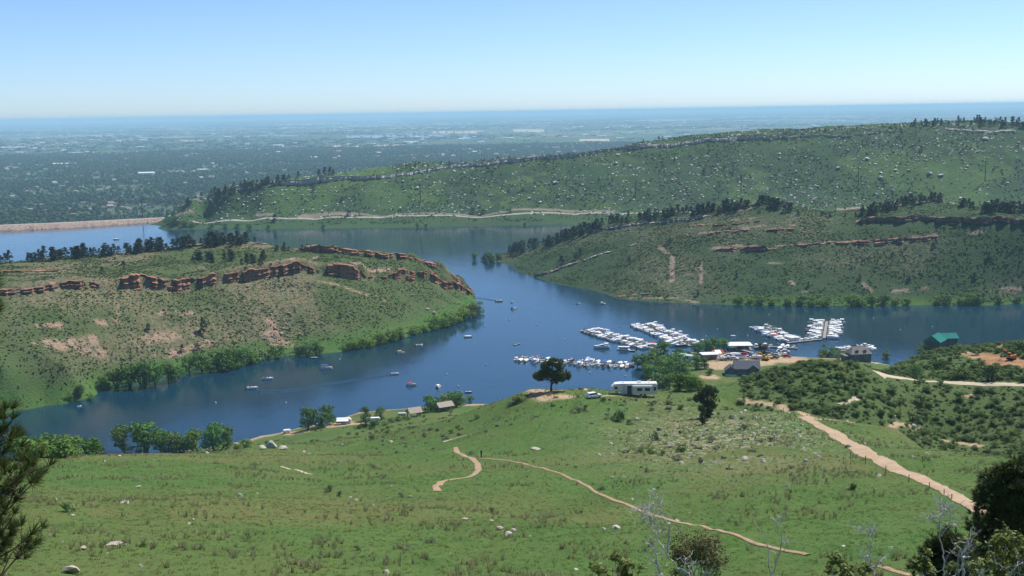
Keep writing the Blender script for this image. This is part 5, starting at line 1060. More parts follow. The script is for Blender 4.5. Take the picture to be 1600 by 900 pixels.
def boat_cruiser():
    L_, W_ = 9.0, 2.9; m, S = hull_mb(L_, W_, 1.25)
    cab = MB().loft([[(x, -w, 1.2), (x - .15, -w * .85, 1.2 + h), (x - .15, w * .85, 1.2 + h), (x, w, 1.2)] for x, w, h in ((-1.6, 1.15, .95), (-.4, 1.15, 1.05), (.9, 1.05, .8), (2.9, .6, .12))])
    win = MB().box(-.6, 0, 1.55, 2.0, 2.2, .32).box(1.0, 0, 1.5, .3, 1.7, .3)
    arch = MB().box(-1.7, -1.1, 1.3, .35, .12, 1.5).box(-1.7, 1.1, 1.3, .35, .12, 1.5).box(-1.7, 0, 2.75, .4, 2.4, .14)
    ck = deck_mb(S, .015, 0, .34, .84); top = MB().box(-2.6, 0, 2.72, 2.2, 2.3, .1)
    return [('hull', m.mesh('hull', M_WHITE)), ('foredeck', deck_mb(S, .03, .3, 1).mesh('foredeck', M_WHITE)), ('cabin', cab.mesh('cabin', M_WHITE)), ('window', win.mesh('window', M_GLASS)), ('cockpit', ck.mesh('cockpit', M_SEAT)), ('radar_arch', arch.mesh('radar_arch', M_WHITE)), ('canopy', top.mesh('canopy', M_WHC))]
def boat_pontoon(canvas):
    pt = MB()
    for y in (-.95, .95):
        V, Fc = tube([(-3.6, y, .1), (2.6, y, .1), (3.4, y, .22), (3.75, y, .38)], [.34, .34, .25, .04], 8); pt.add(V, Fc)
    dk = MB().box(0, 0, .45, 7.0, 2.5, .14); fe = MB().box(0, -1.2, .6, 6.4, .05, .6).box(0, 1.2, .6, 6.4, .05, .6).box(3.2, -.75, .6, .05, .9, .6).box(3.2, .75, .6, .05, .9, .6).box(-3.2, 0, .6, .05, 2.4, .6)
    se = MB().box(2.2, -.85, .6, 1.7, .55, .5).box(2.2, .85, .6, 1.7, .55, .5).box(-2.0, -.8, .6, 1.8, .6, .5).box(-.3, .75, .6, .8, .7, .9)
    ca = MB().loft([[(-2.9 + 3.6 * i / 4, y, 2.45 + .15 * math.cos(y)) for y in (-1.25, -.6, 0, .6, 1.25)] for i in range(5)], cap=False); fr = MB()
    for x in (-2.7, .5):
        for y in (-1.2, 1.2): fr.cyl((-1.1, y, 1.15), (x, y, 2.45), .03, n=4)
    return [('pontoon', pt.mesh('pontoon', M_ALU)), ('deck', dk.mesh('deck', M_TANC)), ('fence', fe.mesh('fence', M_OFFW)), ('seat', se.mesh('seat', M_OFFW)), ('canopy', ca.mesh('canopy', canvas)), ('canopy_frame', fr.mesh('canopy_frame', M_ALU)), ('motor', motor_mb(-3.7).mesh('motor', M_DKGREY))]
def boat_house():
    pt = MB()
    for y in (-1.6, 1.6): V, Fc = tube([(-5.4, y, .1), (4.4, y, .1), (5.3, y, .3)], [.5, .5, .1], 8); pt.add(V, Fc)
    dk = MB().box(0, 0, .5, 10.6, 4.0, .2); cb = MB().box(-.4, 0, .7, 7.2, 3.4, 2.1); rf = MB().box(-.3, 0, 2.82, 9.4, 3.9, .16); wi = MB()
    for x in (-2.9, -1.2, .5, 2.2): wi.box(x, 0, 1.35, 1.1, 3.44, .8)
    ra = MB()
    for y in (-1.9, 1.9): ra.box(-.3, y, 3.6, 8.8, .06, .06); [ra.box(x, y, 2.95, .06, .06, .7) for x in np.linspace(-4.5, 4, 7)]
    return [('pontoon', pt.mesh('pontoon', M_ALU)), ('deck', dk.mesh('deck', M_OFFW)), ('cabin', cb.mesh('cabin', M_WHITE)), ('window', wi.mesh('window', M_GLASS)), ('roof', rf.mesh('roof', M_WHITE)), ('rail', ra.mesh('rail', M_ALU))]
BT = {'runabout under white cover': boat_covered(M_WHC), 'runabout under blue cover': boat_covered(M_BLUEC), 'runabout under tan cover': boat_covered(M_TANC), 'runabout under black cover': boat_covered(M_BLKC), 'red-hulled runabout under white cover': boat_covered(M_WHC, M_REDHULL), 'runabout under pale blue cover': boat_covered(M_LTBC),
      'open white runabout': boat_open(), 'open navy-hulled runabout': boat_open(M_BLUEHULL), 'open red-hulled runabout': boat_open(M_REDHULL), 'runabout with white canopy': boat_bimini(M_WHC), 'runabout with black canopy': boat_bimini(M_BLKC), 'white cabin cruiser': boat_cruiser(), 'pontoon boat with white canopy': boat_pontoon(M_WHC), 'pontoon boat with blue canopy': boat_pontoon(M_BLUEC), 'pontoon boat with red canopy': boat_pontoon(M_REDC), 'pontoon boat with tan canopy': boat_pontoon(M_TANC), 'pontoon boat with green canopy': boat_pontoon(M_GRNC), 'white houseboat': boat_house()}
def boat(kind, p, rz, label, group=None, s=1.0):
    t = thing('boat', label, 'boat', (p[0], p[1], .02), rz, group, s)
    for n_, m_ in BT[kind]: link(n_, m_, t)
    return t
for px, py, kind, rz, s, lab in [(394, 607.5, 'open white runabout', .25, .92, 'white open runabout farthest left of the two boats under the dense willows'), (418, 593, 'runabout with black canopy', .2, .95, 'white boat with a canopy right of the leftmost runabout'), (491, 560, 'open navy-hulled runabout', .1, .6, 'small dark boat close under the left headland shore'), (510, 576.5, 'pontoon boat with blue canopy', .12, .95, 'pontoon boat with a dark canopy in the shaded water'), (626, 552.5, 'pontoon boat with tan canopy', .5, .72, 'grey boat off the bright willows'), (655, 540.5, 'open white runabout', .6, .8, 'white runabout nearest the bright willows'),
                                 (617, 585, 'open white runabout', .25, .72, 'white runabout at the head of a long faint wake'), (643, 602.5, 'pontoon boat with red canopy', .35, .72, 'pontoon boat with red canopy in mid cove'), (685, 605.5, 'pontoon boat with white canopy', 1.3, .62, 'boat with white canopy seen end on above the shelter willows'), (732, 613.5, 'open red-hulled runabout', .2, .55, 'red and white runabout behind the bare tree near the crest'), (732, 527, 'runabout under white cover', .15, .75, 'white covered boat right of the headland tip willows'), (780, 471, 'open white runabout', .1, .85, 'white speedboat running out from the headland tip'), (800.5, 472.5, 'open white runabout', 1.2, .6, 'small white boat in the middle of the narrows'), (803, 482.5, 'pontoon boat with blue canopy', .9, .75, 'dark pontoon boat in the middle of the narrows'),
                                 (903, 475, 'runabout with black canopy', .6, .55, 'small boat left of the pair below the right headland'), (942, 475.5, 'runabout with white canopy', .2, .72, 'small boat right of the pair below the right headland'), (124, 635.5, 'open white runabout', 1.0, .4, 'tiny white boat beside the flooded tree'), (1146, 526, 'runabout under white cover', .1, .55, 'single white boat above the covered dock'), (805, 539.5, 'open white runabout', .1, .40, 'left of two tiny boats outside the near dock'), (810, 538, 'open white runabout', .1, .40, 'right of two tiny boats outside the near dock'), (182, 374.5, 'runabout under white cover', 0, 1.0, 'tiny white boat on the far water behind the left ridge'),
                                 (940, 544, 'white cabin cruiser', 3.0, 1.08, 'long low white cruiser anchored below the slanting dock'), (974, 547, 'white houseboat', 2.95, .72, 'white houseboat anchored near the cove trees'), (987, 549, 'open navy-hulled runabout', 2.9, .55, 'dark dinghy tied behind the white houseboat'), (738, 467, 'open white runabout', .2, .45, 'tiny boat at the foot of the headland tip cliff')]:
    boat(kind, PZ(px, py, 0), rz, lab, None, s)
def wake(pts, w, name='wake'):
    q = np.array([PZ(px, py, 0) for px, py in pts]); s = np.linspace(0, 1, len(q)); f = np.linspace(0, 1, 60); x = np.interp(f, s, q[:, 0]); y = np.interp(f, s, q[:, 1])
    for _ in range(8): x[1:-1] = (x[:-2] + 2 * x[1:-1] + x[2:]) / 4; y[1:-1] = (y[:-2] + 2 * y[1:-1] + y[2:]) / 4
    tx, ty = np.gradient(x), np.gradient(y); n = np.hypot(tx, ty); rows = []
    for k in range(9):
        o = (k / 8 - .5) * w * (1.25 - f); rows.append(np.stack([x - ty / n * o, y + tx / n * o, .02 + (.05 + .12 * (k % 2)) * (0.3 + .7 * f) * (0 < k < 8)], 1))
    V = np.stack(rows, 1).reshape(-1, 3); idx = np.arange(len(V)).reshape(-1, 9)
    return tag(link(name, mesh_np(name, V, np.stack([idx[:-1, :-1], idx[:-1, 1:], idx[1:, 1:], idx[1:, :-1]], -1).reshape(-1, 4), [M_WAKE], smooth=True)), kind='structure')
M_WAKE = mat('ruffled_water', (.006, .03, .05), .32, .5)
M_WAKE.node_tree.nodes['Principled BSDF'].inputs['IOR'].default_value = 1.42
wake([(408, 613), (450, 611), (500, 602), (550, 594), (600, 588), (613, 586)], 9)
wake([(744, 465.5), (760, 467.5), (776, 470.5)], 4)
wake([(404, 609), (425, 612), (440, 613)], 4)
BUOYM = (MB().cyl((0, 0, -.3), (0, 0, .5), .42, .42, 9).cyl((0, 0, .5), (0, 0, .9), .3, .08, 9).mesh('float', M_WHITE), MB().cyl((0, 0, .15), (0, 0, .3), .44, .44, 9).mesh('stripe', M_BLUEC))
for i, (px, py) in enumerate([(337, 630), (447, 630), (531, 562), (757, 510), (759, 570), (698, 585), (716, 604), (795, 500), (838, 508), (882, 531), (922, 583), (977, 588), (968, 511), (1103, 526), (1121, 515), (1202, 492), (1365, 498), (1407, 516), (1457, 511), (1168, 525)]):
    t = thing('mooring_buoy', '%s small white mooring buoy from the left among those dotting the lake' % ordinal(i + 1), 'buoy', PZ(px, py, 0), 0, 'mooring buoys on the lake', .95)
    link('float', BUOYM[0], t); link('stripe', BUOYM[1], t)
# ---------------------------------------------------------------- marina docks with moored boats
WT = ['runabout under white cover'] * 6 + ['open white runabout'] * 5 + ['runabout with white canopy'] * 4 + ['white cabin cruiser'] * 4 + ['runabout under blue cover', 'runabout under tan cover', 'runabout under black cover', 'red-hulled runabout under white cover', 'runabout under pale blue cover', 'open navy-hulled runabout', 'open red-hulled runabout', 'runabout with black canopy', 'pontoon boat with white canopy', 'pontoon boat with white canopy', 'pontoon boat with tan canopy', 'pontoon boat with blue canopy', 'pontoon boat with green canopy', 'pontoon boat with red canopy']
NBOAT = [0]
def dock(a, b, name, spacing, kinds=WT, sides=(1, -1), s=(.85, 1.05), skew=0.0, off=4.9, skip=.06, lead=1.5, dname=None):
    p, q = PZ(*a, 0), PZ(*b, 0); v = q - p; Ld = math.hypot(v[0], v[1]); an = math.atan2(v[1], v[0])
    t = thing('dock', dname or 'floating timber dock of the %s' % name, 'dock', ((p[0] + q[0]) / 2, (p[1] + q[1]) / 2, 0), an)
    MB().box(0, 0, .25, Ld + 2, 2.0, .3).build('walkway', M_WOODD, t); fl = MB(); pl = MB()
    for x in np.linspace(-Ld / 2, Ld / 2, max(3, int(Ld / 6))): fl.box(x, 0, -.25, 2.2, 1.9, .5); pl.cyl((x, 1.15, -2), (x, 1.15, 2.4), .13, n=6)
    fl.build('float', M_DKGREY, t); pl.build('pile', M_POLE, t)
    u = v / Ld; side = {1: np.array([-u[1], u[0], 0]), -1: np.array([u[1], -u[0], 0])}
    for sd in sides:
        far_side = (side[sd][1] > 0); cnt = 0
        for x in np.arange(lead, Ld, spacing):
            if rng.random() < skip: continue
            kind = kinds[int(rng.integers(len(kinds)))]; k = rng.uniform(*s); nose = 1 if rng.random() < .65 else -1; cnt += 1
            hl = {'white cabin cruiser': 4.6, 'white houseboat': 5.4}.get(kind, 3.4) * k + 1.3
            c = p + u * (x + rng.uniform(-.25, .25)) + side[sd] * hl
            boat(kind, c, math.atan2(side[sd][1], side[sd][0]) + (0 if nose > 0 else math.pi) + skew * sd + rng.normal() * .03, '%s, %s from outer end, %s side of %s' % (kind if kind.startswith('open') or 'cruiser' in kind else kind, ordinal(cnt), 'far' if far_side else 'near', name), 'boats moored at the %s' % name, k); NBOAT[0] += 1
dock((806, 561), (988, 573), 'leftmost dock', 3.3, s=(.72, .95), skip=.12)
dock((919, 516.5), (1020, 545), 'slanting left dock', 3.1, s=(.8, 1.0))
dock((1001, 508.5), (1078, 541), 'wide centre dock', 3.2, [k for k in WT if 'pontoon' not in k] + ['white cabin cruiser'] * 9, s=(.9, 1.15), skip=.03)
dock((1187, 512), (1236, 533), 'right dock', 3.3, s=(.85, 1.05), skip=.05)
dock((1292, 503.5), (1288, 529), 'far right dock', 3.3, ['white cabin cruiser'] * 10 + WT[:16], s=(.95, 1.2), skip=.03)
dock((1232, 536.5), (1282, 531), 'short joining dock', 3.6, ['white cabin cruiser', 'runabout under white cover', 'white houseboat'], sides=(1,), s=(.8, .95))
dock((1316, 549), (1358, 543), 'dock behind house', 3.2, s=(.75, .95), skip=.05)
dock((1180, 541), (1243, 545), 'inner dock', 3.4, s=(.75, .95), sides=(1, -1), skip=.2)
# ---------------------------------------------------------------- buildings
def windows(t, wall, lst, m=M_GLASS, frame=M_WHITE):
    """lst (x, y, z, width, height, axis): window with frame and pane, set proud of the wall"""
    for x, y, z, w, h, ax in lst:
        sx, sy = (w, .10) if ax == 'x' else (.10, w)
        f = MB().box(x, y, z, sx + (.16 if ax == 'x' else 0), sy + (.16 if ax == 'y' else 0), h + .16).build('window', frame, t)
        MB().box(x, y, z + .08, sx + (.05 if ax == 'y' else 0), sy + (.05 if ax == 'x' else 0), h).build('pane', m, f)
def house(p, rz, label, w, l, hw, hr, wallm, roofm, wins=(), hip=0.0, over=.6, name='house'):
    t = thing(name, label, 'building', p, rz)
    MB().box(0, 0, -1.5, w, l, hw + 1.5).build('wall', wallm, t)
    if not hip: MB().wedge(0, 0, hw + .002, w - .02, l - .02, hr - .1).build('gable_wall', wallm, t)
    MB().gable(0, 0, hw, w, l, hr, over, .25, hip).build('roof', roofm, t)
    windows(t, None, wins); return t
p = PZ(1163, 590, 2.5)
t = house(p + [2.0, 5, -.4], -.12, 'large dark blue house with slate gabled roofs above the marina', 14, 10, 5.2, 4.2, M_NAVY, M_SLATE, [(-4, -5.02, 1.2, 1.4, 1.5, 'x'), (-1.5, -5.02, 1.2, 1.4, 1.5, 'x'), (3, -5.02, 3.2, 1.4, 1.4, 'x'), (-7.02, 0, 3.4, 1.6, 1.5, 'y')])
MB().box(-9, -1.5, -1.5, 6.5, 6.5, 5.4).build('wing_wall', M_NAVY, t)
g_ = MB().gable(0, 0, 0, 7.4, 6.5, 3.0, .5); g_.V = [(-9 - v[1] * 0 + v[0] * 0 + (-v[1]), -1.5 + v[0], 3.9 + v[2]) for v in g_.V]; g_.build('wing_roof', M_SLATE, t)
g_ = MB().wedge(0, 0, 0, 7.2, 6.3, 2.9); g_.V = [(-9 - v[1], -1.5 + v[0], 3.9 + v[2]) for v in g_.V]; g_.build('wing_gable', M_NAVY, t)
g_ = MB().gable(0, 0, 0, 6.0, 5.5, 2.6, .4); g_.V = [(3.5 - v[1], -3.2 + v[0], 5.4 + v[2]) for v in g_.V]; g_.build('dormer_roof', M_SLATE, t)
g_ = MB().wedge(0, 0, 0, 5.9, 5.3, 2.5); g_.V = [(3.5 - v[1], -3.2 + v[0], 5.35 + v[2]) for v in g_.V]; g_.build('dormer_wall', M_NAVY, t)
MB().box(-9, -5.4, 1.2, 6.4, 1.8, .2).box(-9, -6.25, 1.4, 6.4, .08, .9).build('balcony', M_OFFW, t)
MB().cyl((1.5, 1, 8.2), (1.5, 1, 10.2), .3, n=8).build('flue', M_ALU, t)
windows(t, None, [(-9, -4.78, 2.0, 1.6, 1.4, 'x'), (3.5, -6.12, 5.9, 1.2, 1.0, 'x')])
t.scale = (.9, .9, .88)
p = PZ(1346, 563, 3.5)
t = house(p + [0, 6, -.6], .12, 'house with broad warm grey hipped roof at the water by the right marina dock', 13, 10, 4.4, 4.4, M_NAVY, M_GREYR, [(3, -5.02, 1.4, 1.3, 1.4, 'x'), (-3, -5.02, 1.4, 1.3, 1.4, 'x'), (6.52, 0, 1.6, 1.3, 1.4, 'y')], hip=3.5, over=.8)
for k in (-2.6, 2.6):
    d_ = MB().box(k, -3.2, 5.2, 1.8, 2.0, 1.5).build('dormer', M_BROWNW, t); g_ = MB().gable(0, 0, 0, 2.4, 1.8, .8, .2, .12); g_.V = [(k - v[1], -3.2 + v[0], 6.7 + v[2]) for v in g_.V]; g_.build('dormer_roof', M_GREYR, d_)
MB().box(-8.2, 0, -1.5, 3.4, 7, 4.6).build('porch', M_BROWNW, t); MB().box(-8.3, 0, 3.15, 4.0, 7.6, .25).build('porch_roof', M_GREYR, t)
t.scale = (.86, .86, .8)
p = PZ(1466, 545, 2.0)
t = house(p + [0, 6, 0], .95, 'left teal-roofed boathouse with its gable end turned right', 11, 8.5, 3.6, 3.6, M_BROWNW, M_TEAL, [(5.52, 1.8, 1.0, 1.4, 1.6, 'y'), (5.52, -1.8, 1.0, 1.4, 1.6, 'y')], over=.8, name='boathouse')
p = PZ(1488, 543, 2.0)
t = house(p + [0, 11, 0], .06, 'teal-roofed boathouse standing right of the one with a gable end', 10.5, 8.5, 3.8, 2.4, M_BROWNW, M_TEAL, [(-2, -4.27, .9, 1.3, 1.3, 'x'), (2, -4.27, .9, 1.3, 1.3, 'x')], over=.8, name='boathouse')
p = PZ(1109, 563, 3.0)
t = thing('marina_shop', 'low marina shop with a flat white roof and dark front', 'building', p + [0, 3, 0], .1)
MB().box(0, 0, -1, 8.2, 6, 4.0).build('wall', M_BROWNW, t); MB().box(0, 0, 3.0, 9.2, 7.2, .35).build('roof', M_WHITE, t); MB().box(2.2, -3.03, 0, 1.1, .08, 2.1).build('door', M_REDHULL, t); windows(t, None, [(-2, -3.03, 1.0, 2.2, 1.1, 'x')]); MB().cyl((3.4, 1, 3.3), (3.4, 1, 7.2), .06, n=6).build('flagpole', M_ALU, t)
p = PZ(1124, 559, 3.0)
t = thing('red_awning', 'red and white sloping awning beside the marina shop', 'awning', p + [0, 4, 0], .1)
a_ = MB().add([(-3.2, -2.4, 2.0), (3.2, -2.4, 2.0), (3.2, 2.4, 3.2), (-3.2, 2.4, 3.2), (-3.2, -2.4, 1.85), (3.2, -2.4, 1.85), (3.2, 2.4, 3.05), (-3.2, 2.4, 3.05)], [(0, 1, 2, 3), (7, 6, 5, 4), (0, 4, 5, 1), (1, 5, 6, 2), (2, 6, 7, 3), (3, 7, 4, 0)]).build('cloth', M_REDC, t)
MB().add([(-1.6, -2.42, 2.03), (1.6, -2.42, 2.03), (1.6, 2.4, 3.24), (-1.6, 2.4, 3.24)], [(0, 1, 2, 3)]).build('white_stripe', M_WHC, t)
[MB().cyl((x, y, -1), (x, y, 2 + (y + 2.4) * .25), .06, n=6).build('post', M_ALU, t) for x in (-3, 3) for y in (-2.2, 2.2)]
p = PZ(1069, 563, 3.2)
t = thing('mobile_home', 'long pale blue-roofed mobile home among the cove trees', 'building', p + [0, 3, 0], -.75); MB().box(0, 0, -.5, 13, 3.6, 3.2).build('wall', M_OFFW, t); MB().gable(0, 0, 2.7, 13, 3.6, .55, .2, .12).build('roof', paint('pale_blue_roof', (.42, .54, .56), .5), t); windows(t, None, [(-4, -1.82, 1.0, 1.4, 1.0, 'x'), (0, -1.82, 1.0, 1.4, 1.0, 'x'), (4, -1.82, 1.0, 1.4, 1.0, 'x')]); MB().box(2, -1.83, -.2, .9, .08, 2.0).build('door', M_NAVY, t)
p = PZ(1155, 546, 0)
t = thing('covered_dock', 'long white-roofed covered dock at the marina shore', 'dock', p, -.03)
MB().gable(0, 0, 3.0, 13.5, 8.5, 1.3, .5, .2, 2.0).build('roof', M_WHITE, t); MB().box(0, 0, .25, 14, 9, .3).build('walkway', M_WOODD, t); MB().box(2, 1, .55, 7, 4, 2.3).build('wall', M_DKGREY, t); [MB().cyl((x, y, -1), (x, y, 3.1), .1, n=6).build('post', M_ALU, t) for x in (-6.5, -2.2, 2.2, 6.5) for y in (-4, 4)]
p0, p1 = PZ(1160, 549, 0), PZ(1196, 558, 0); v = p1 - p0
t = thing('gangway', 'sloping grey gangway from the covered dock to the car park', 'gangway', (p0 + p1) / 2 + [0, 0, .6], math.atan2(v[1], v[0])); Lg = float(np.hypot(v[0], v[1])); MB().box(0, 0, .1, Lg, 1.8, .2).build('walkway', M_ALU, t); [MB().box(0, y, 1.1, Lg, .07, .07).build('handrail', M_ALU, t) for y in (-.85, .85)]
for px, py, w, l, rz, lab in [(694, 642, 7.0, 5.0, .55, 'tan-roofed picnic shelter below the willows near the crest'), (647, 653, 4.6, 4.0, .5, 'small tan-roofed hut right of the campsite')]:
    p = fore.hit(px, py); p = PZ(px, py, 8) if p is None else p
    t = thing('picnic_shelter', lab, 'shelter', p, rz); MB().gable(0, 0, 2.4, w, l, 1.8, .5, .15).build('roof', M_TANR, t); [MB().box(x, y, -1.5, .25, .25, 4.0).build('post', M_BROWNW, t) for x in (-w / 2 + .3, w / 2 - .3) for y in (-l / 2 + .3, l / 2 - .3)]; MB().box(0, 0, .65, 1.8, 1.6, .1).build('table', M_WOODD, t)
# ---------------------------------------------------------------- vehicles
def wheels(t, xs, y, r=.36, w=.24):
    for x in xs:
        for s in (-1, 1):
            k = MB().cyl((x, s * (y - w / 2), r), (x, s * (y + w / 2), r), r, n=12).build('wheel', M_TYRE, t); MB().cyl((x, s * (y + w / 2 - .02), r), (x, s * (y + w / 2 + .02), r), r * .55, n=10).build('rim', M_ALU, k)
def car_meshes(m, kind):
    if kind == 'pickup': prof = [(-2.7, .55), (-2.7, 1.05), (-.75, 1.08), (-.65, 1.1), (1.2, 1.1), (2.6, 1.0), (2.7, .55)]; cab = [(-.7, 1.08), (-.5, 1.75), (.55, 1.75), (1.2, 1.08)]
    elif kind == 'suv': prof = [(-2.3, .5), (-2.35, 1.1), (-1.0, 1.12), (0, 1.12), (1.0, 1.1), (2.2, .98), (2.35, .5)]; cab = [(-2.25, 1.1), (-2.0, 1.76), (.35, 1.76), (1.1, 1.1)]
    else: prof = [(-2.2, .45), (-2.25, .9), (-1.5, .98), (0, .98), (1.0, .95), (2.1, .82), (2.25, .45)]; cab = [(-1.6, .96), (-.9, 1.42), (.3, 1.42), (1.1, .94)]
    def extr(pr, w, wt):
        n = len(pr); V = [(x, -w, z) for x, z in pr] + [(x, w, z) for x, z in pr]
        if wt: V = [(x, y * (wt if z > 1.3 else 1), z) for x, y, z in V]
        return MB().add(V, [tuple(range(n)), tuple(reversed(range(n, 2 * n)))] + [(i, i + n, (i + 1) % n + n, (i + 1) % n) for i in range(n)])
    gl = [(x * .97 + (.02), z - .06 if z > 1.2 else z) for x, z in cab]
    return extr(prof, .92, 0).mesh('body', m, .06), extr(cab, .80, .88).mesh('cab', m, .04), extr([(x, z) for x, z in gl], .83, .88).mesh('window', M_GLASS), MB().box(2.2 if kind != 'pickup' else 2.55, -.65, .72, .2, .3, .18).box(2.2 if kind != 'pickup' else 2.55, .65, .72, .2, .3, .18).mesh('headlight', M_WHITE)
CARM = {}
def vehicle(kind, m, p, rz, label, group=None, s=1.0):
    key = (kind, m.name)
    if key not in CARM: CARM[key] = car_meshes(m, kind)
    t = thing({'pickup': 'pickup_truck', 'suv': 'suv', 'sedan': 'car'}[kind], label, {'pickup': 'truck', 'suv': 'car', 'sedan': 'car'}[kind], p, rz, group, s)
    for n_, m_ in zip(('body', 'cab', 'window', 'headlight'), CARM[key]): link(n_, m_, t)
    wheels(t, (-1.4, 1.4), .86); return t
LOT = [(1133, 559), (1141, 557.5), (1149, 557), (1157, 556), (1165, 556), (1128, 563), (1138, 563.5), (1148, 562), (1158, 561), (1168, 560), (1176, 558), (1184, 561), (1206, 556), (1214, 557), (1222, 556), (1210, 561), (1230, 559), (1204, 552), (1216, 551), (1228, 551)]
for i, (px, py) in enumerate(LOT):
    p = place(fore, px, py); q_ = i % 3
    if q_ == 0: vehicle('pickup', [M_WHITE, M_SILVER, M_CARBLK][(i // 3) % 3], p, rng.uniform(-.4, .4), '%s pickup from the left in the marina car park' % ordinal(i // 3 + 1), 'vehicles in the marina car park')
    elif q_ == 1: vehicle('suv', [M_SILVER, M_CARRED, M_WHITE, M_CARBLUE][(i // 3) % 4], p, rng.uniform(-.4, .4), '%s sport utility car counted from the left in the marina car park' % ordinal(i // 3 + 1), 'vehicles in the marina car park')
    else:
        t = boat(['runabout under white cover', 'open white runabout', 'runabout under blue cover'][(i // 3) % 3], p, rng.uniform(-.4, .4), '%s boat on a trailer from the left in the marina car park' % ordinal(i // 3 + 1), 'boats on trailers in the marina car park', .95); t.location[2] = p[2] + .75
        MB().box(0, 0, -.55, 5.5, .2, .15).box(0, 0, -.55, .2, 2.1, .15).cyl((3.2, 0, -.5), (4.4, 0, -.5), .06, n=6).build('trailer_frame', M_DKGREY, t); [MB().cyl((-.6, s * .95, -.4), (-.6, s * 1.15, -.4), .34, n=10).build('wheel', M_TYRE, t) for s in (-1, 1)]
def digger(p, rz, m, label, s=1.0):
    t = thing('excavator', label, 'excavator', p, rz, None, s)
    for y in (-1.1, 1.1):
        k = MB().loft([[(x, y - .3, .0 + c), (x, y - .3, .95 - c), (x, y + .3, .95 - c), (x, y + .3, .0 + c), (x, y - .3, .0 + c)] for x, c in ((-1.9, .3), (-1.6, .04), (1.6, .04), (1.9, .3))]).build('track', M_TYRE, t)
    MB().box(-.4, 0, 1.0, 3.4, 2.6, 1.1).box(-1.6, 0, 2.1, 1.0, 2.4, .5).build('house', m, t, .08); c = MB().box(.6, .75, 2.1, 1.4, 1.1, 1.3).build('cab', m, t, .08); MB().box(.6, .75, 2.35, 1.44, 1.14, .75).build('window', M_GLASS, c)
    for pth, w, nm in (([(.9, -.3, 1.8), (2.6, -.3, 4.0), (4.6, -.3, 4.3)], .5, 'boom'), ([(4.4, -.3, 4.5), (5.2, -.3, 3.0), (5.4, -.3, 1.6)], .38, 'arm')):
        V, Fc = tube(pth, [w * .6, w * .75, w * .45], 4); MB().add(V, Fc).build(nm, m, t)
    MB().loft([[(5.0, -.8, .5), (5.7, -.8, .4), (5.7, -.8, 1.5)], [(5.0, .2, .5), (5.7, .2, .4), (5.7, .2, 1.5)]]).build('bucket', M_DKGREY, t); return t
digger(place(fore, 1196, 563), 2.6, M_YELLOW, 'yellow excavator parked at the marina behind the dark blue house', .95)
digger(place(fore, 1580, 562), 2.2, M_ORANGE, 'orange excavator on the red earth bank at the right', .62)
# the big fifth-wheel trailer on the crest
def big_trailer(p, rz, label):
    t = thing('fifth_wheel_trailer', label, 'trailer', p, rz)
    pr = [(-5.6, .75), (-5.6, 3.2), (-5.3, 3.45), (3.6, 3.45), (5.0, 3.3), (5.75, 2.6), (5.6, 1.75), (3.6, 1.6), (3.3, .75)]; n = len(pr)
    MB().add([(x, -1.2, z) for x, z in pr] + [(x, 1.2, z) for x, z in pr], [tuple(range(n)), tuple(reversed(range(n, 2 * n)))] + [(i, i + n, (i + 1) % n + n, (i + 1) % n) for i in range(n)]).build('body', M_OFFW, t, .07)
    MB().add([(x, y, z) for y in (-1.22, 1.22) for x, z in ((-5.5, 3.47), (3.6, 3.47), (5.0, 3.33), (5.0, 3.36), (3.6, 3.50), (-5.5, 3.50))], [(0, 1, 2, 3, 4, 5), (11, 10, 9, 8, 7, 6), (5, 4, 10, 11), (4, 3, 9, 10), (0, 6, 7, 1), (1, 7, 8, 2), (2, 8, 9, 3), (0, 5, 11, 6)]).build('roof', M_WHITE, t)
    so = MB().box(-1.9, 1.5, .95, 4.6, .7, 2.0).build('slide_out', M_OFFW, t, .04)
    for x in (-3.1, -1.2): MB().box(x, 1.86, 1.75, 1.25, .04, .75).build('window', M_GLASS, so)
    MB().box(-1.9, 1.5, 2.96, 4.9, .9, .07).build('slide_roof', M_WHITE, so)
    MB().box(2.6, 1.22, 1.0, .75, .06, 1.9).build('door', M_SILVER, t); MB().box(-5.0, 1.22, 1.7, .6, .05, .9).build('window', M_GLASS, t); MB().box(4.6, 1.22, 2.1, .8, .05, .6).build('window', M_GLASS, t)
    MB().box(1.3, 1.215, .8, 1.1, .05, 2.3).build('storage_panel', M_DKGREY, t)
    for x, nm in ((-3.6, 'roof_vent'), (2.8, 'roof_vent')): MB().box(x, 0, 3.5, .6, .6, .18).build(nm, M_WHITE, t)
    MB().box(-1.2, 0, 3.5, 1.1, .8, .34, taper=.85).build('air_conditioner', M_WHITE, t); MB().cyl((.8, .4, 3.5), (.8, .4, 4.4), .03, n=5).build('antenna', M_ALU, t)
    wheels(t, (-2.6, -1.6), 1.05, .38); MB().cyl((4.3, -.7, 0), (4.3, -.7, 1.6), .07, n=6).cyl((4.3, .7, 0), (4.3, .7, 1.6), .07, n=6).build('landing_leg', M_DKGREY, t); MB().cyl((2.0, 1.45, 3.1), (-.1, 1.45, 3.1), .08, n=8).build('awning_roll', M_SILVER, t)
    return t
p = fore.hit(992, 619); big_trailer(p + [0, 1.2, -.3], math.pi - .05, 'long white fifth-wheel trailer parked on the foreground crest')
p = fore.hit(928, 622); vehicle('suv', M_WHITE, p, .5, 'white sport utility car on the crest left of the long trailer', None, .85)
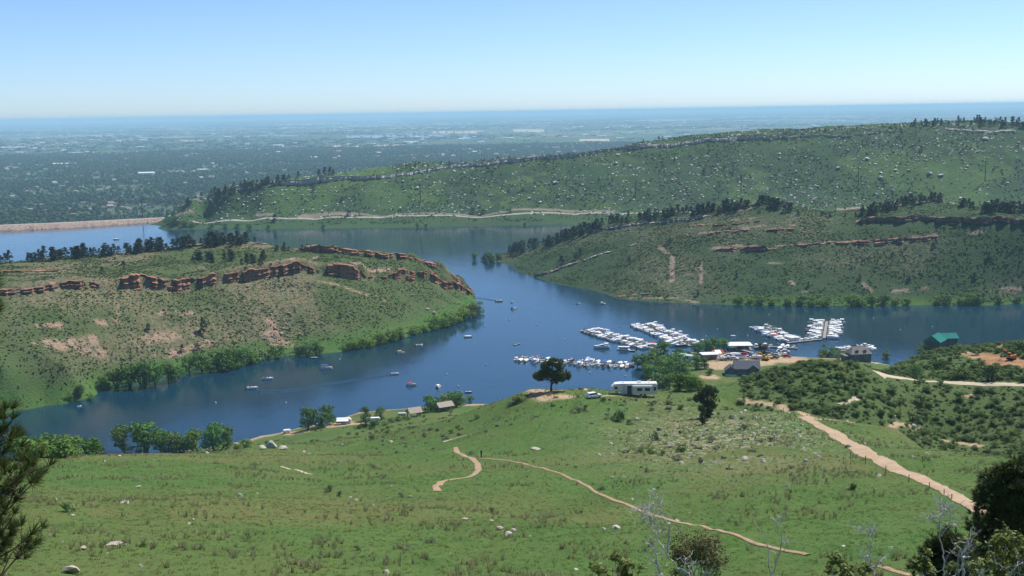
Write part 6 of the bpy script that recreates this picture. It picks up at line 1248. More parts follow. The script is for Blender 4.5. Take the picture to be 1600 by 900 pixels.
def travel_trailer(p, rz, label, s=1.0, awn=True):
    t = thing('travel_trailer', label, 'trailer', p, rz, None, s)
    pr = [(-3.6, .6), (-3.7, 2.4), (-3.4, 2.9), (3.2, 2.9), (3.75, 2.2), (3.7, 1.0), (3.3, .6)]; n = len(pr)
    MB().add([(x, -1.15, z) for x, z in pr] + [(x, 1.15, z) for x, z in pr], [tuple(range(n)), tuple(reversed(range(n, 2 * n)))] + [(i, i + n, (i + 1) % n + n, (i + 1) % n) for i in range(n)]).build('body', M_OFFW, t, .07)
    MB().box(-.1, 0, 2.91, 6.4, 2.3, .06).build('roof', M_WHITE, t); MB().box(0, -1.17, 1.0, 6.9, .04, .25).build('stripe', M_BLUEC, t)
    for x in (-2.3, .3, 2.4): MB().box(x, -1.17, 1.6, 1.0, .05, .6).build('window', M_GLASS, t)
    MB().box(-1.0, -1.17, .75, .7, .05, 1.8).build('door', M_SILVER, t)
    if awn:
        MB().add([(-3.2, -1.2, 2.75), (2.6, -1.2, 2.75), (2.6, -3.4, 2.25), (-3.2, -3.4, 2.25), (-3.2, -1.2, 2.70), (2.6, -1.2, 2.70), (2.6, -3.4, 2.20), (-3.2, -3.4, 2.20)], [(0, 3, 2, 1), (4, 5, 6, 7), (0, 1, 5, 4), (1, 2, 6, 5), (2, 3, 7, 6), (3, 0, 4, 7)]).build('awning', M_WHC, t); [MB().cyl((x, -3.3, 0), (x, -3.3, 2.25), .04, n=5).build('awning_pole', M_ALU, t) for x in (-3.1, 2.5)]
    wheels(t, (-.5, .4), 1.0, .34); MB().cyl((3.6, 0, .5), (4.7, 0, .5), .06, n=6).build('hitch', M_DKGREY, t); return t
travel_trailer(place(fore, 537, 662.5), .05, 'white travel trailer with awning at the lakeside campsite', .92)
travel_trailer(place(fore, 583, 661), .15, 'white travel trailer half hidden by dark bushes at the campsite', .85, False)
travel_trailer(place(fore, 628, 650), .1, 'white trailer roof among bushes right of the campsite', .5, False)
vehicle('pickup', M_WHITE, place(fore, 510, 664.5), .15, 'white pickup parked at the left of the campsite', None, .95)
t = boat('open white runabout', place(fore, 500, 665), .1, 'small boat on the ground beside the campsite pickup', None, .6); t.location[2] = place(fore, 500, 665)[2] + .3
p = place(fore, 448, 677); t = thing('propane_tank', 'round white tank on the shore left of the campsite', 'tank', p, .3, None, 1.25)
MB().cyl((-1.1, 0, .9), (1.1, 0, .9), .62, n=14).cyl((1.1, 0, .9), (1.45, 0, .9), .62, .2, 14).cyl((-1.1, 0, .9), (-1.45, 0, .9), .62, .2, 14).build('vessel', M_WHITE, t); MB().box(-.7, 0, -.4, .3, .9, .8).box(.7, 0, -.4, .3, .9, .8).build('cradle', M_DKGREY, t)
# ---------------------------------------------------------------- posts
p = fore.hit(752, 716); t = thing('trail_post', 'dark signpost at the trail fork', 'sign', p, .2); MB().box(0, 0, -.3, .20, .20, 1.75).build('post', M_BLACKP, t); MB().box(0, -.11, 1.0, .28, .04, .4).build('panel', M_BLACKP, t)
POSTS = [(1329, 713, 7), (1352, 725, 13), (1384, 740, 12), (1420, 754, 12), (1452, 764, 10), (1475, 774, 9), (1487, 781, 9), (1441, 722, 9), (1078, 615, 10), (1224, 646, 9)]
PMS = (MB().box(0, 0, -.3, .06, .06, 1.3).mesh('stake', M_POLE), MB().box(0, 0, .9, .08, .08, .1).mesh('cap', M_POLE))
for i, (px, py, hp) in enumerate(POSTS):
    q = fore.hit(px, py); s = hp * np.linalg.norm(q - [0, 0, CAMZ]) / F
    t = thing('fence_post', '%s thin fence post along the dirt road counting from the crest' % ordinal(i + 1) if i < 7 else ['thin post on the slope right of the dirt road', 'white post on the crest by the trailer', 'thin post at the top of the dirt road'][i - 7], 'post', q, .3, 'fence posts along the dirt road' if i < 7 else None, (1.1, 1.1, s)); link('stake', PMS[0], t); link('cap', PMS[1], t)
# ================================================================ SINGLE TREES AND SHRUBS NEAR THE CAMERA
def needles(r, pts, dirs, n, ln, w, spread_=1.0):
    """n thin needles bursting from each point around its direction"""
    m = len(pts); P_ = np.repeat(pts, n, 0); D_ = np.repeat(dirs, n, 0) + r.normal(size=(m * n, 3)) * .62 * spread_; D_ /= np.linalg.norm(D_, axis=1)[:, None]
    a = np.cross(D_, r.normal(size=D_.shape)); a /= np.linalg.norm(a, axis=1)[:, None]; L_ = (ln * r.uniform(.7, 1.15, m * n))[:, None]
    V = np.stack([P_ - a * w, P_ + a * w, P_ + D_ * L_], 1).reshape(-1, 3); return V, np.arange(len(V)).reshape(-1, 3)
def path_noise(r, a, b, n, amp, sag=0.0):
    t = np.linspace(0, 1, n)[:, None]; p = np.asarray(a) * (1 - t) + np.asarray(b) * t
    p[1:-1] += r.normal(size=(n - 2, 3)) * amp; p[:, 2] += sag * np.sin(t[:, 0] * math.pi); return p
def conifer(name, label, base, trunk_top, tips, tuft_n, ln, w, m, rtrunk, seed, along=(.35, 1.0), per=9, limb=.02, cat='pine tree'):
    """trunk, limbs to each tip, needle tufts along the outer limbs"""
    r = np.random.default_rng(seed); base = np.asarray(base, float); top = np.asarray(trunk_top, float) - base
    t = thing(name, label, cat, base); tr = path_noise(r, (0, 0, -.3), top, 7, .03 * np.linalg.norm(top) * .3)
    link('trunk', mesh_np('trunk', *tube(tr, np.linspace(rtrunk, rtrunk * .15, 7), 9), [M_BARK], smooth=True), t)
    limbs = []; tp = []; td = []
    for tip in tips:
        q = np.asarray(tip, float) - base; f = np.clip((q[2] / max(top[2], .1)) * .92 - .10, .12, .97); o = np.array([np.interp(f, np.linspace(0, 1, 7), tr[:, k]) for k in range(3)])
        ph = path_noise(r, o, q, 6, .03 * np.linalg.norm(q - o), .06 * np.linalg.norm(q - o)); limbs.append(tube(ph, np.linspace(limb, limb * .25, 6), 5))
        for k in range(per):
            f = r.uniform(*along); c = np.array([np.interp(f, np.linspace(0, 1, 6), ph[:, i]) for i in range(3)]); d = (q - o) / (np.linalg.norm(q - o) + 1e-6)
            off = r.normal(size=3); off -= d * (off @ d); off /= np.linalg.norm(off) + 1e-6; sp = ln * r.uniform(.2, 1.1)
            e = c + off * sp + [0, 0, .25 * ln]; limbs.append(tube([c, e], [limb * .3, limb * .18], 4)); tp.append(e); td.append(off * .6 + d * .7 + [0, 0, .45])
        tp.append(q); td.append(d + [0, 0, .3])
    link('limb', mesh_np('limb', *join(limbs), [M_BARK]), t)
    link('crown', mesh_np('crown', *needles(r, np.array(tp), np.array(td), tuft_n, ln, w), [m]), t); return t
r8 = np.random.default_rng(88)
# pine at the left edge: only its outer branches reach into the picture
D0 = 13.0; b0 = PD(-95, D0, 0); b0[2] = float(fore.z(b0[0], b0[1]))
tips = [P(px, py, D0 + r8.uniform(-.5, .6)) for px, py in [(-9, 440), (-14, 462), (-8, 482), (-40, 500), (-48, 540), (-45, 585), (-42, 620), (8, 640), (20, 655), (24, 682), (12, 700), (36, 714), (42, 728), (78, 727), (66, 742), (52, 752), (30, 752), (16, 765), (4, 772), (-10, 740), (22, 803), (66, 826), (48, 836), (34, 846), (14, 838), (2, 822), (-12, 860), (-15, 800), (-30, 690), (-20, 660)]]
tips += [b0 + [math.cos(a) * q, math.sin(a) * q, z] for a, q, z in zip(r8.uniform(1.6, 4.7, 34), r8.uniform(.6, 1.3, 34), r8.uniform(1.0, 5.6, 34))]
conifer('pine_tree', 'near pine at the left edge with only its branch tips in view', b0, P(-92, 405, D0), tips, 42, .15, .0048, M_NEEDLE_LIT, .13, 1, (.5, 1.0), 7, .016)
# dark pines at the lower right corner
D1 = 45.0
def blob_tips(lst, d, k=3):
    out = []
    for px, py, rp in lst:
        for i in range(max(k, int(rp * .45))):
            v = r8.normal(size=3); v /= np.linalg.norm(v); out.append(P(px + v[0] * rp * .75, py + v[2] * rp * .75, d + v[1] * rp * d / F * .9))
    return out
b1 = PD(1603, D1, 0); b1[2] = float(fore.z(b1[0], b1[1]))
M_NEEDLE_DK = mat('dark_pine_needle', (.110, .138, .050), .7, .2, base2=(.072, .096, .036), scale=1.2, trans=.22)
conifer('pine_tree', 'large dark pine in the lower right corner', b1, P(1596, 712, D1), blob_tips([(1592, 732, 20), (1562, 735, 15), (1610, 760, 40), (1543, 757, 18), (1572, 775, 28), (1532, 772, 12), (1545, 795, 22), (1600, 805, 40), (1525, 812, 18), (1555, 828, 28), (1540, 855, 24), (1595, 858, 36), (1520, 835, 14), (1570, 885, 34), (1640, 780, 45), (1660, 840, 50), (1620, 900, 40)], D1), 20, .26, .020, M_NEEDLE_DK, .22, 2, (.4, 1.0), 9, .03)
b2 = PD(1482, 41, 0); b2[2] = float(fore.z(b2[0], b2[1]))
conifer('pine_tree', 'smaller dark pine left of the large corner pine', b2, P(1478, 822, 41), blob_tips([(1478, 838, 14), (1462, 850, 16), (1495, 852, 18), (1450, 868, 14), (1478, 872, 22), (1508, 874, 18), (1436, 884, 12), (1462, 892, 22), (1500, 896, 24), (1424, 882, 5), (1530, 890, 14)], 41), 20, .22, .018, M_NEEDLE_DK, .12, 3, (.4, 1.0), 9, .02)
# lone spreading pine on the crest and the dense dark pine
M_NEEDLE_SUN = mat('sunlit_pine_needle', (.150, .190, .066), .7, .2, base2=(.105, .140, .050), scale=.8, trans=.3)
q = fore.hit(861, 611); dq = math.hypot(q[0], q[1])
conifer('pine_tree', 'lone spreading pine on the crest against the lake', q, P(864, 560, dq), blob_tips([(864, 566, 7), (852, 573, 9), (876, 571, 9), (841, 587, 7), (849, 582, 7), (864, 577, 11), (882, 588, 8), (889, 588, 4), (873, 582, 9), (858, 586, 8), (836, 588, 3), (868, 592, 6)], dq, 7), 24, .60, .085, M_NEEDLE_SUN, .30, 4, (.55, 1.0), 13, .06)
q = fore.hit(1105, 652); dq = math.hypot(q[0], q[1])
conifer('pine_tree', 'dense dark round pine standing on the crest right of the trailer', q, P(1104, 600, dq), blob_tips([(1104, 607, 9), (1094, 615, 10), (1113, 614, 11), (1104, 622, 15), (1090, 625, 8), (1117, 628, 9), (1098, 634, 11), (1111, 638, 11), (1105, 645, 9)], dq, 7), 20, .55, .065, M_NEEDLE_DK, .22, 5, (.4, 1.0), 11, .05)
q = fore.hit(1098, 664); dq = math.hypot(q[0], q[1])
conifer('pine_tree', 'small dark pine in front of the dense round pine', q, P(1098, 632, dq), blob_tips([(1098, 637, 3), (1097, 643, 5), (1100, 649, 6), (1095, 655, 6), (1101, 659, 6)], dq, 5), 16, .38, .05, M_NEEDLE_DK, .12, 6, (.35, 1.0), 7, .03)
# ---- dead and leafy shrubs at the lower edge
M_LEAFN = mat('aspen_shrub_leaf', (.165, .200, .040), .6, .3, base2=(.110, .150, .034), scale=9.0, trans=.3)
M_LEAFO = mat('olive_shrub_leaf', (.165, .160, .060), .7, .2, base2=(.110, .120, .045), scale=9.0, trans=.25)
def dead_shrub(label, base_px, d, paths, ntw, seed, r0=.010):
    r = np.random.default_rng(seed); b = PD(base_px, d, 0); b[2] = float(fore.z(b[0], b[1])) - .05
    t = thing('dead_shrub', label, 'shrub', b); st = []; tw = []
    for pth in paths:
        dep = d + np.cumsum(r.normal(size=len(pth)) * .06); W_ = [P(px, py, k) - b for (px, py), k in zip(pth, dep)]
        if pth[0][1] > 890: W_ = [np.array([0, 0, 0.0])] + [(W_[0]) * [.6, .6, .55]] + W_
        W_ = np.array(W_); n = len(W_); f = np.linspace(0, 1, n); ff = np.linspace(0, 1, n * 4); W2 = np.stack([np.interp(ff, f, W_[:, k]) for k in range(3)], 1); W2[1:-1] += r.normal(size=(len(W2) - 2, 3)) * .006
        big = pth[0][1] > 860; st.append(tube(W2, np.linspace(r0 if big else r0 * .55, r0 * .28, len(W2)), 6))
        for k in range(ntw):
            i = int(r.integers(len(W2) // 3, len(W2))); o = W2[i]; dr = r.normal(size=3) * [1, .6, .8] + [0, 0, .5]; dr /= np.linalg.norm(dr); le = r.uniform(.06, .20); e = o + dr * le
            ph = path_noise(r, o, e, 5, .012); tw.append(tube(ph, np.linspace(.0034, .0014, 5), 4))
            for _ in range(3):
                c = ph[int(r.integers(1, 5))]; d2 = dr + r.normal(size=3) * .8; tw.append(tube([c, c + d2 / np.linalg.norm(d2) * r.uniform(.02, .08)], [.0022, .0010], 3))
    link('stem', mesh_np('stem', *join(st), [M_GREYWOOD], smooth=True), t); link('twig', mesh_np('twig', *join(tw), [M_GREYWOOD]), t); return t
dead_shrub('bare grey dead shrub with curved branches at the bottom centre', 1085, 11.0, [[(1079, 897), (1059, 887), (1044, 868), (1029, 845), (1020, 828), (1017, 816), (1018, 806), (1025, 801)], [(1043, 863), (1045, 838), (1046, 820), (1039, 816), (1035, 805), (1030, 795), (1011, 793), (996, 786)], [(1030, 795), (1031, 782)], [(1020, 828), (1011, 819), (1003, 815), (1003, 807), (1011, 801)], [(1027, 827), (1041, 836)], [(1032, 900), (1029, 885), (1018, 872), (1006, 861)], [(1029, 885), (1024, 866), (1018, 854), (1009, 849)], [(1036, 902), (1030, 890), (1022, 884), (1012, 880)], [(1082, 898), (1074, 885), (1068, 868)], [(1018, 806), (1010, 803), (1008, 797)]], 7, 21)
dead_shrub('single thin dead stem right of the curved dead shrub', 1203, 12.0, [[(1205, 900), (1217, 866), (1221, 842), (1216, 820), (1205, 808)], [(1216, 820), (1223, 815)], [(1204, 905), (1197, 847), (1186, 826), (1176, 811)], [(1219, 850), (1228, 846)]], 4, 22, .008)
dead_shrub('forked pale dead stem in the lower right meadow', 1368, 12.0, [[(1366, 897), (1359, 880), (1360, 865), (1361, 847), (1357, 835), (1360, 822)], [(1357, 835), (1348, 831), (1341, 829)], [(1361, 840), (1366, 830), (1369, 822)], [(1360, 868), (1351, 872), (1345, 868)], [(1364, 890), (1374, 878), (1384, 868)]], 6, 23, .009)
dead_shrub('pale dead stem with spiky twigs before the corner pine', 1474, 12.0, [[(1474, 897), (1474, 867), (1469, 835), (1469, 825), (1458, 812), (1452, 793)], [(1469, 825), (1472, 797), (1477, 785)], [(1470, 838), (1482, 820), (1485, 805), (1484, 796)], [(1472, 800), (1466, 788)], [(1458, 812), (1452, 806)]], 9, 24, .009)
dead_shrub('short pale dead trunk at the foot of the corner pine', 1505, 12.5, [[(1506, 898), (1503, 875), (1500, 858), (1494, 848)], [(1503, 866), (1512, 856), (1516, 850)], [(1502, 872), (1516, 870)], [(1528, 900), (1546, 888), (1562, 880)], [(1575, 902), (1588, 884), (1598, 878)]], 7, 25, .014)
def leafy_shrub(label, base_px, d, tips, n, lsz, m, seed, rad=.05):
    r = np.random.default_rng(seed); b = PD(base_px, d, 0); b[2] = float(fore.z(b[0], b[1])) - .05; t = thing('leafy_shrub', label, 'shrub', b); st = []; cl = []
    for px, py in tips:
        e = P(px, py, d + r.uniform(-.35, .35)) - b; mid = e * [.75, .75, .5] + r.normal(size=3) * .05; ph = np.array([(0, 0, 0), mid, e]); f = np.linspace(0, 1, 9); ph = np.stack([np.interp(f, [0, .5, 1], ph[:, k]) for k in range(3)], 1); ph[1:-1] += r.normal(size=(7, 3)) * .012
        st.append(tube(ph, np.linspace(.010, .003, 9), 5))
        for k in range(5): c = ph[-1] * (1 - k * .06) + ph[-3] * (k * .06) + r.normal(size=3) * rad * .6; cl.append((c, rad * r.uniform(.6, 1.2)))
    link('stem', mesh_np('stem', *join(st), [M_GREYWOOD]), t); link('foliage', mesh_np('foliage', *leaf_cloud(r, cl, n, lsz, .6, .6, .1), [m]), t); return t
leafy_shrub('pair of small leafy sprigs at the bottom edge left of the dead shrub', 955, 12, [(928, 879), (936, 888), (945, 896), (930, 893), (962, 868), (968, 873), (975, 880), (985, 884), (978, 892), (990, 897), (970, 898)], 900, .020, M_LEAFN, 31, .045)
rs = np.random.default_rng(5)
leafy_shrub('feathery olive shrub at the bottom centre beside the dead shrub', 1090, 17, [(1090 + 38 * math.cos(a) * q, 880 - 46 * abs(math.sin(a)) * q) for a, q in zip(rs.uniform(0, 3.14, 46), rs.uniform(.35, 1.0, 46))] + [(1110, 900), (1080, 900), (1060, 900), (1125, 900)], 5200, .019, M_LEAFO, 32, .10)
leafy_shrub('small yellow-green shrub at the bottom edge of the right meadow', 1312, 13, [(1305, 872), (1312, 868), (1320, 876), (1316, 886), (1300, 888), (1345, 893), (1352, 884), (1338, 888)], 900, .020, M_LEAFN, 33, .055)
leafy_shrub('leafy yellow-green sprigs in front of the smaller dark pine', 1450, 13, [(1448, 868), (1440, 880), (1452, 888), (1504, 838), (1512, 845), (1500, 850), (1516, 838), (1524, 880), (1490, 886)], 1200, .021, M_LEAFN, 34, .06)
leafy_shrub('leafy yellow-green bush in the bottom right corner', 1585, 13, [(1545, 845), (1556, 838), (1570, 832), (1565, 850), (1582, 845), (1592, 858), (1600, 848), (1555, 868), (1575, 872), (1592, 880), (1560, 890), (1605, 870), (1540, 880), (1584, 893), (1612, 856), (1622, 840)], 2600, .022, M_LEAFN, 35, .075)
# ---- single shrubs out on the meadow
SAGEV = [shrubby_variant(150 + i, M_SAGE, 500, 9, .05) for i in range(3)]
M_SAP = mat('sapling_leaf', (.110, .215, .040), .75, .15, base2=(.08, .165, .034), scale=.6, rnd=.2, trans=.25); GREENV = [shrubby_variant(155 + i, M_SAP, 700, 10, .05) for i in range(3)]
for px, py, h, w, V_, lab in [(970, 658, 20, 1.15, DARKBUSH, 'large dark shrub on the crest left of the rocks'), (952, 655, 12, 1.3, SAGEV, 'grey shrub left of the large dark shrub'), (984, 663, 10, 1.1, DARKBUSH, 'small shrub at the right foot of the large dark shrub'), (1025, 688, 18, .8, SAGEV, 'twiggy grey shrub in the upper right meadow'), (903, 645, 13, 1.3, SAGEV, 'grey green shrub pair left of the large dark shrub'), (914, 641, 11, 1.2, SAGEV, 'grey green shrub next to the shrub pair'), (812, 627, 15, 1.3, DARKBUSH, 'dark shrub at the left end of the dirt pullout'), (800, 632, 10, 1.5, SAGEV, 'grey shrub below the dirt pullout'), (944, 627, 8, 1.6, DARKBUSH, 'low shrub below the white sport utility car'), (1043, 632, 9, 1.4, DARKBUSH, 'low shrub in front of the trailer'), (1018, 634, 8, 1.5, SAGEV, 'grey shrub in front of the trailer'), (1063, 640, 8, 1.5, DARKBUSH, 'shrub left of the dense round pine'),
                              (1000, 707, 9, 1.6, GREENV, 'leftmost bright leafy shrub of the meadow thicket'), (1018, 709, 12, 1.3, GREENV, 'second bright leafy shrub of the meadow thicket'), (1034, 712, 10, 1.4, GREENV, 'third bright leafy shrub of the meadow thicket'), (1064, 706, 15, 1.1, GREENV, 'tallest bright leafy shrub of the meadow thicket'), (1058, 720, 13, 1.2, SAGEV, 'grey shrub below the meadow thicket'), (1094, 725, 13, .9, SAGEV, 'grey shrub right of the meadow thicket'), (1112, 688, 10, 1.2, SAGEV, 'round grey shrub below the small dark pine'), (1090, 688, 7, 1.6, SAGEV, 'low sage left of the round grey shrub'), (1162, 672, 12, 1.4, SAGEV, 'pale sage clump right of the dark pine'), (1176, 706, 9, 1.6, SAGEV, 'pale sage clump in the right meadow'), (1190, 692, 9, 1.5, SAGEV, 'green grey clump near the dirt road'), (1205, 690, 8, 1.5, DARKBUSH, 'dark clump near the dirt road'),
                              (1332, 766, 12, 1.1, DARKBUSH, 'dark shrub alone on the right meadow below the dirt road'), (105, 800, 16, 1.2, DARKBUSH, 'dark round shrub in the left meadow'), (116, 799, 8, 1.0, SAGEV, 'grey tuft beside the dark round shrub'), (224, 855, 12, .9, GREENV, 'small green shrub beside a white stone at lower left'), (768, 800, 8, 1.2, DARKBUSH, 'small green shrub right of the trail loop'), (516, 768, 13, 1.1, SAGEV, 'upper grey clump in the middle left meadow'), (530, 775, 10, 1.2, SAGEV, 'lower grey clump in the middle left meadow'), (600, 746, 8, 1.4, SAGEV, 'sage clump left of the trail loop'), (585, 732, 8, 1.5, SAGEV, 'sage patch above the sage clump'), (628, 777, 9, 1.4, SAGEV, 'dry clump beside the pinkish stone'), (735, 762 - 52, 6, 2.0, SAGEV, 'low sage at the trail fork'), (500, 850, 8, 2.0, SAGEV, 'pale low clump in the lower meadow'), (560, 860, 9, 1.6, SAGEV, 'pale clump at lower centre left'), (637, 860, 9, 1.6, SAGEV, 'pale clump at lower centre'), (672, 848, 9, 1.7, SAGEV, 'pale clump right of the lower centre one'),
                              (940, 766, 9, 1.6, SAGEV, 'sage beside the bend of the long trail'), (1010, 738, 8, 1.5, SAGEV, 'dry clump above the trail bend'), (1150, 821, 8, 1.2, SAGEV, 'grey clump at the right of the long trail'), (1235, 733, 8, 1.6, SAGEV, 'pale clump at the upper right meadow'), (1240, 752, 7, 1.6, SAGEV, 'lower pale clump at the upper right meadow')]:
    plants(fore, [(px, py, h, w)], V_, 'shrub', lab, 'shrub')
for px, py, h, w, lab in [(1432, 593, 24, .8, 'tall dark bush where the gravel road bends'), (1466, 575, 18, 1.2, 'dark bush above the gravel road'), (1500, 592, 22, 1.1, 'dark bush on the bank above the gravel road'), (1548, 594, 26, 1.1, 'large dark bush beneath the orange excavator'), (1582, 590, 16, .9, 'dark bush below the excavator at right'), (1598, 598, 12, 1.2, 'bush at the right edge by the gravel road'), (1525, 555, 13, .8, 'dark conifer-like bush beside the upper gravel road'), (1595, 548, 16, 1.3, 'dark bush at the right edge of the hilltop'), (1395, 612, 12, 1.3, 'dark bush below the gravel road at left'), (1437, 632, 16, 1.3, 'dark bush in the middle of the ravine slope'), (1500, 625, 14, 1.2, 'dark bush right of the ravine slope middle'), (1530, 615, 12, 1.2, 'dark bush under the gravel road at right'), (1375, 650, 13, 1.3, 'dark bush at the bottom of the ravine'), (1430, 660, 13, 1.8, 'wide dark bush by the ravine boulders'), (1556, 632, 12, 1.3, 'dark bush low on the right ravine slope'), (1316, 592, 12, 1.6, 'darkest bush on the brush hill'), (1220, 605, 10, 1.8, 'dark bush at the foot of the brush hill'), (1478, 610, 10, 1.4, 'bush just below the gravel road centre')]:
    plants(fore, [(px, py, h, w)], DARKBUSH, 'oak_bush', lab, 'bush')
# ================================================================ THE PLAIN: TOWN, FIELDS, LAKES
def town_tree(seed, m):
    r = np.random.default_rng(seed); cl = [((r.normal() * .22, r.normal() * .22, r.uniform(.35, .75)), r.uniform(.2, .32)) for i in range(5)]
    return mesh_np('town_tree', *leaf_cloud(r, cl, 46, .17, .5, .8, .6), [m])
M_TT1 = mat('town_tree_leaf', (.048, .088, .032), .9, .1, rnd=.4); M_TT2 = mat('town_tree_leaf_light', (.120, .165, .050), .9, .1, rnd=.35)
def plain_pts(n, d0, d1, p0, p1, keep):
    t = rng.uniform(math.atan((p0 - 800) / 1920), math.atan((p1 - 800) / 1920), n); d = np.sqrt(rng.uniform(d0 * d0, d1 * d1, n)); x = np.sin(t) * d; y = np.cos(t) * d
    s = rng.random(n) < keep(x, y, d); return np.stack([x, y, np.full(n, PLZ)], 1)[s]
def kt(x, y, d): return .10 + .9 * sstep(.40, .56, fbm(x, y, 420, 91, 4)) * (.35 + .65 * (fbm(x, y, 90, 92, 2) > .42))
T1 = plain_pts(150000, 2350, 8200, -220, 1060, kt); k_ = len(T1) * 3 // 4
scatter('town_trees', 'dense dark trees of the far town', 'trees', town_tree(1, M_TT1), T1[:k_], rng.uniform(9, 19, k_), rng.uniform(0, 6.28, k_))
scatter('town_trees', 'lighter green trees of the far town', 'trees', town_tree(2, M_TT2), T1[k_:], rng.uniform(7, 13, len(T1) - k_), rng.uniform(0, 6.28, len(T1) - k_))
T2 = plain_pts(80000, 8200, 60000, -250, 1750, lambda x, y, d: .05 + .95 * sstep(.47, .60, fbm(x, y, 1500, 93, 4)))
s2 = rng.uniform(14, 24, len(T2)) * np.clip(np.hypot(T2[:, 0], T2[:, 1]) / 18000, 1, 2.6); scatter('far_woods', 'dark bands of trees on the hazy plain', 'trees', town_tree(3, M_TT1), T2, np.stack([s2 * rng.uniform(1.5, 5, len(T2)), s2 * 1.6, s2 * .8], 1), rng.uniform(-.3, .3, len(T2)) + .42)
M_BW = mat('white_metal_building', (.82, .82, .80), .5, .3); M_BT = mat('tan_building', (.50, .42, .33), .8, .2); M_RG = mat('grey_house_roof', (.20, .195, .19), .9, .1, rnd=.4); M_RT = mat('tan_house_roof', (.30, .24, .19), .9, .1, rnd=.4); M_HW = mat('pale_house_wall', (.42, .40, .36), .8, .1, rnd=.3)
def wh_mesh(wallm, roofm, flat=.10):
    """unit warehouse: walls, low gable, doors"""
    w = MB().box(0, 0, 0, 1, .55, .8); n1 = len(w.F); w.gable(0, 0, .8, 1, .55, flat * 2, .01, .02); n2 = len(w.F)
    for x in (-.3, 0, .3): w.box(x, -.276, 0, .12, .01, .5)
    return mesh_of('building', w.V, w.F, [wallm, roofm, M_DKGREY], [0] * n1 + [1] * (n2 - n1) + [2] * (len(w.F) - n2))
def hs_mesh(roofm):
    w = MB().box(0, 0, 0, 1, .7, .42); n1 = len(w.F); w.gable(0, 0, .42, 1, .7, .32, .06, .03); n2 = len(w.F); w.box(.25, -.352, .05, .12, .01, .25).box(-.2, -.352, .12, .16, .01, .16)
    return mesh_of('house', w.V, w.F, [M_HW, roofm, M_GLASS], [0] * n1 + [1] * (n2 - n1) + [2] * (len(w.F) - n2))
WH = [wh_mesh(M_BW, M_BW), wh_mesh(M_BT, M_BW), wh_mesh(M_BW, mat('pale_blue_metal_roof', (.62, .70, .74), .5, .3))]; HS = [hs_mesh(M_RG), hs_mesh(M_RT)]
BIG = [(22, 232, 34), (14, 235, 14), (34, 228, 20), (60, 232, 14), (98, 237, 10), (115, 240, 20), (140, 238, 12), (219, 231, 14), (217, 239, 20), (222, 246, 12), (290, 245, 18), (195, 240, 10), (102, 258, 34), (96, 262, 18), (143, 258, 24), (62, 260, 12), (181, 261, 8), (264, 257, 10), (284, 258, 10), (328, 257, 12), (283, 270, 14), (299, 270, 10), (318, 267, 16), (332, 262, 10), (387, 205, 14), (365, 224, 6), (342, 220, 4), (443, 253, 7), (439, 256, 5), (478, 193, 16), (535, 198, 8), (643, 223, 22), (660, 224, 12), (689, 243, 18), (658, 246, 8), (648, 247, 5), (752, 241, 6), (766, 240, 9), (735, 244, 24), (749, 223, 6), (861, 206, 10), (900, 233, 18), (985, 195, 6), (1052, 198, 5), (1128, 198, 10), (1153, 198, 6), (1168, 190, 14), (1190, 190, 12), (1195, 183, 6), (1216, 184, 10), (1257, 183, 9), (1296, 182, 6), (1312, 189, 10), (1320, 190, 12), (1417, 182, 5), (1275, 197, 14), (380, 195, 8), (244, 200, 6), (310, 196, 6), (720, 196, 8), (820, 190, 8), (926, 182, 6), (1013, 186, 8), (1350, 176, 8), (1500, 172, 8), (1560, 176, 10)]
for i, (px, py, w) in enumerate(BIG):
    p = PZ(px, py, PLZ); wm = w * math.hypot(p[0], p[1]) / F
    o = link('warehouse', WH[i % 3], None, p, rng.uniform(-.12, .12), (wm, min(wm * 1.0, 130), min(7 + wm * .03, 13)))
    tag(o, '%s pale flat warehouse on the plain, counted from the left edge' % ordinal(1 + sorted(b[0] for b in BIG).index(px)), 'building', 'pale warehouses on the plain')
n = 0; HP = []
while n < 190:
    px = rng.uniform(-10, 330); py = 262 + 84 * rng.random() ** .7
    if py > np.interp(px, [0, 200, 240, 300, 330], [347, 338, 328, 300, 288]): continue
    p = PZ(px, py, PLZ); w = rng.uniform(11, 18); HP.append((p, w, px)); n += 1
for k, (p, w, px) in enumerate(HP):
    o = link('house', HS[k % 2], None, p + [0, 0, 2.0], rng.choice([.3, 1.87]) + rng.normal() * .08, (w, w * .75, w * .5))
    tag(o, 'small pale-walled house among the town trees beyond the dam', 'house', 'houses of the town beyond the dam')
HS2 = [scatter('far_houses', 'pale specks of houses across the hazy town', 'houses', HS[0], q_ + [0, 0, 3.0], np.full(len(q_), 1.0) * rng.uniform(11, 22, len(q_)), rng.uniform(0, 6.28, len(q_))) for q_ in [plain_pts(4800, 3200, 24000, -220, 1700, lambda x, y, d: .15 + .8 * (fbm(x, y, 900, 94, 3) > .5))]]
q_ = plain_pts(1500, 3600, 30000, -220, 1750, lambda x, y, d: .1 + .8 * (fbm(x, y, 1300, 95, 3) > .52))
scatter('far_buildings', 'white specks of large buildings across the hazy plain', 'buildings', WH[0], q_, np.stack([rng.uniform(25, 75, len(q_)), rng.uniform(25, 60, len(q_)), rng.uniform(9, 15, len(q_))], 1), rng.uniform(-.2, .2, len(q_)))
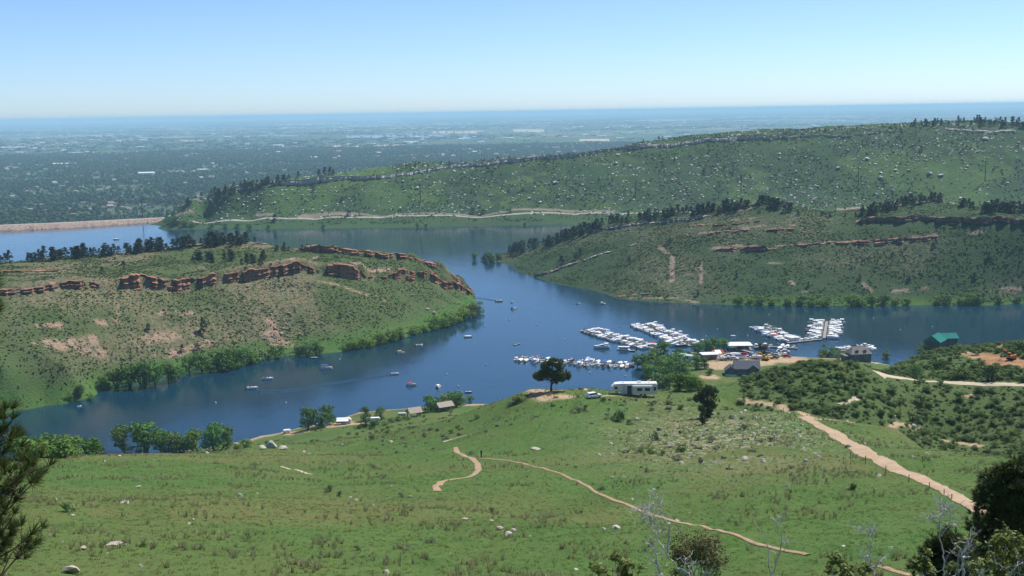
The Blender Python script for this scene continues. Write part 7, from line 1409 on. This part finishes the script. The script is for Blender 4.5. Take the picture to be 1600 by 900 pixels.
def patch(name, px0, px1, py0, py1, m, z, jag=.1, n=14):
    top = [PZ(px0 + (px1 - px0) * k / n, py0 + (rng.random() - .5) * jag * (py1 - py0), z) for k in range(n + 1)]; bot = [PZ(px0 + (px1 - px0) * k / n, py1 + (rng.random() - .5) * jag * (py1 - py0), z) for k in range(n + 1)]
    V = top + bot; return tag(link(name, mesh_of(name, V, [(k, k + n + 1, k + n + 2, k + 1) for k in range(n)], [m])), kind='structure')
M_FT = mat('tan_field', (.46, .37, .25), .95, .1, base2=(.38, .32, .22), scale=.004); M_FG = mat('green_field', (.12, .19, .06), .95, .1, base2=(.10, .15, .05), scale=.004); M_FP = mat('pale_field', (.55, .50, .40), .95, .1)
for a in [(518, 560, 227, 230), (584, 632, 225.5, 229.5), (905, 952, 217, 221), (676, 745, 205, 208.5), (270, 318, 218.5, 221), (802, 850, 202, 206), (870, 925, 187, 189.5), (1440, 1560, 180, 183), (40, 90, 222, 224), (430, 500, 194, 196), (200, 260, 197, 199), (560, 630, 190, 192), (1000, 1090, 188, 190)]: patch('field', a[0], a[1], a[2], a[3], M_FT, PLZ + 2.0)
for a in [(690, 752, 246.5, 251), (165, 250, 277, 280), (0, 90, 331, 337), (330, 380, 216, 219), (960, 1040, 204, 209), (770, 830, 213, 217), (100, 200, 205, 208), (1220, 1290, 196, 199), (880, 990, 194, 197), (640, 760, 199.5, 201.5)]: patch('field', a[0], a[1], a[2], a[3], M_FG, PLZ + 1.2)
for a in [(530, 540, 198, 200), (100, 130, 258, 260.5), (150, 180, 212, 214), (925, 955, 231.5, 234)]: patch('field', a[0], a[1], a[2], a[3], M_FP, PLZ + 2.6)
for a in [(541, 692, 211, 215.5), (722, 760, 211.5, 217), (400, 470, 211.5, 213), (840, 905, 180.5, 182), (545, 600, 194, 195.5)]: patch('far_lake', a[0], a[1], a[2], a[3], M_WATER, PLZ + 3.2, .35)
for a, b in [((56, 214), (84, 226))]:
    p, q = PZ(*a, PLZ + 2.4), PZ(*b, PLZ + 2.4); v = (q - p); nrm = np.array([-v[1], v[0], 0]) / np.hypot(v[0], v[1]) * 9
    tag(link('road', mesh_of('road', [p + nrm, p - nrm, q - nrm, q + nrm], [(0, 1, 2, 3)], [M_FP])), kind='structure')
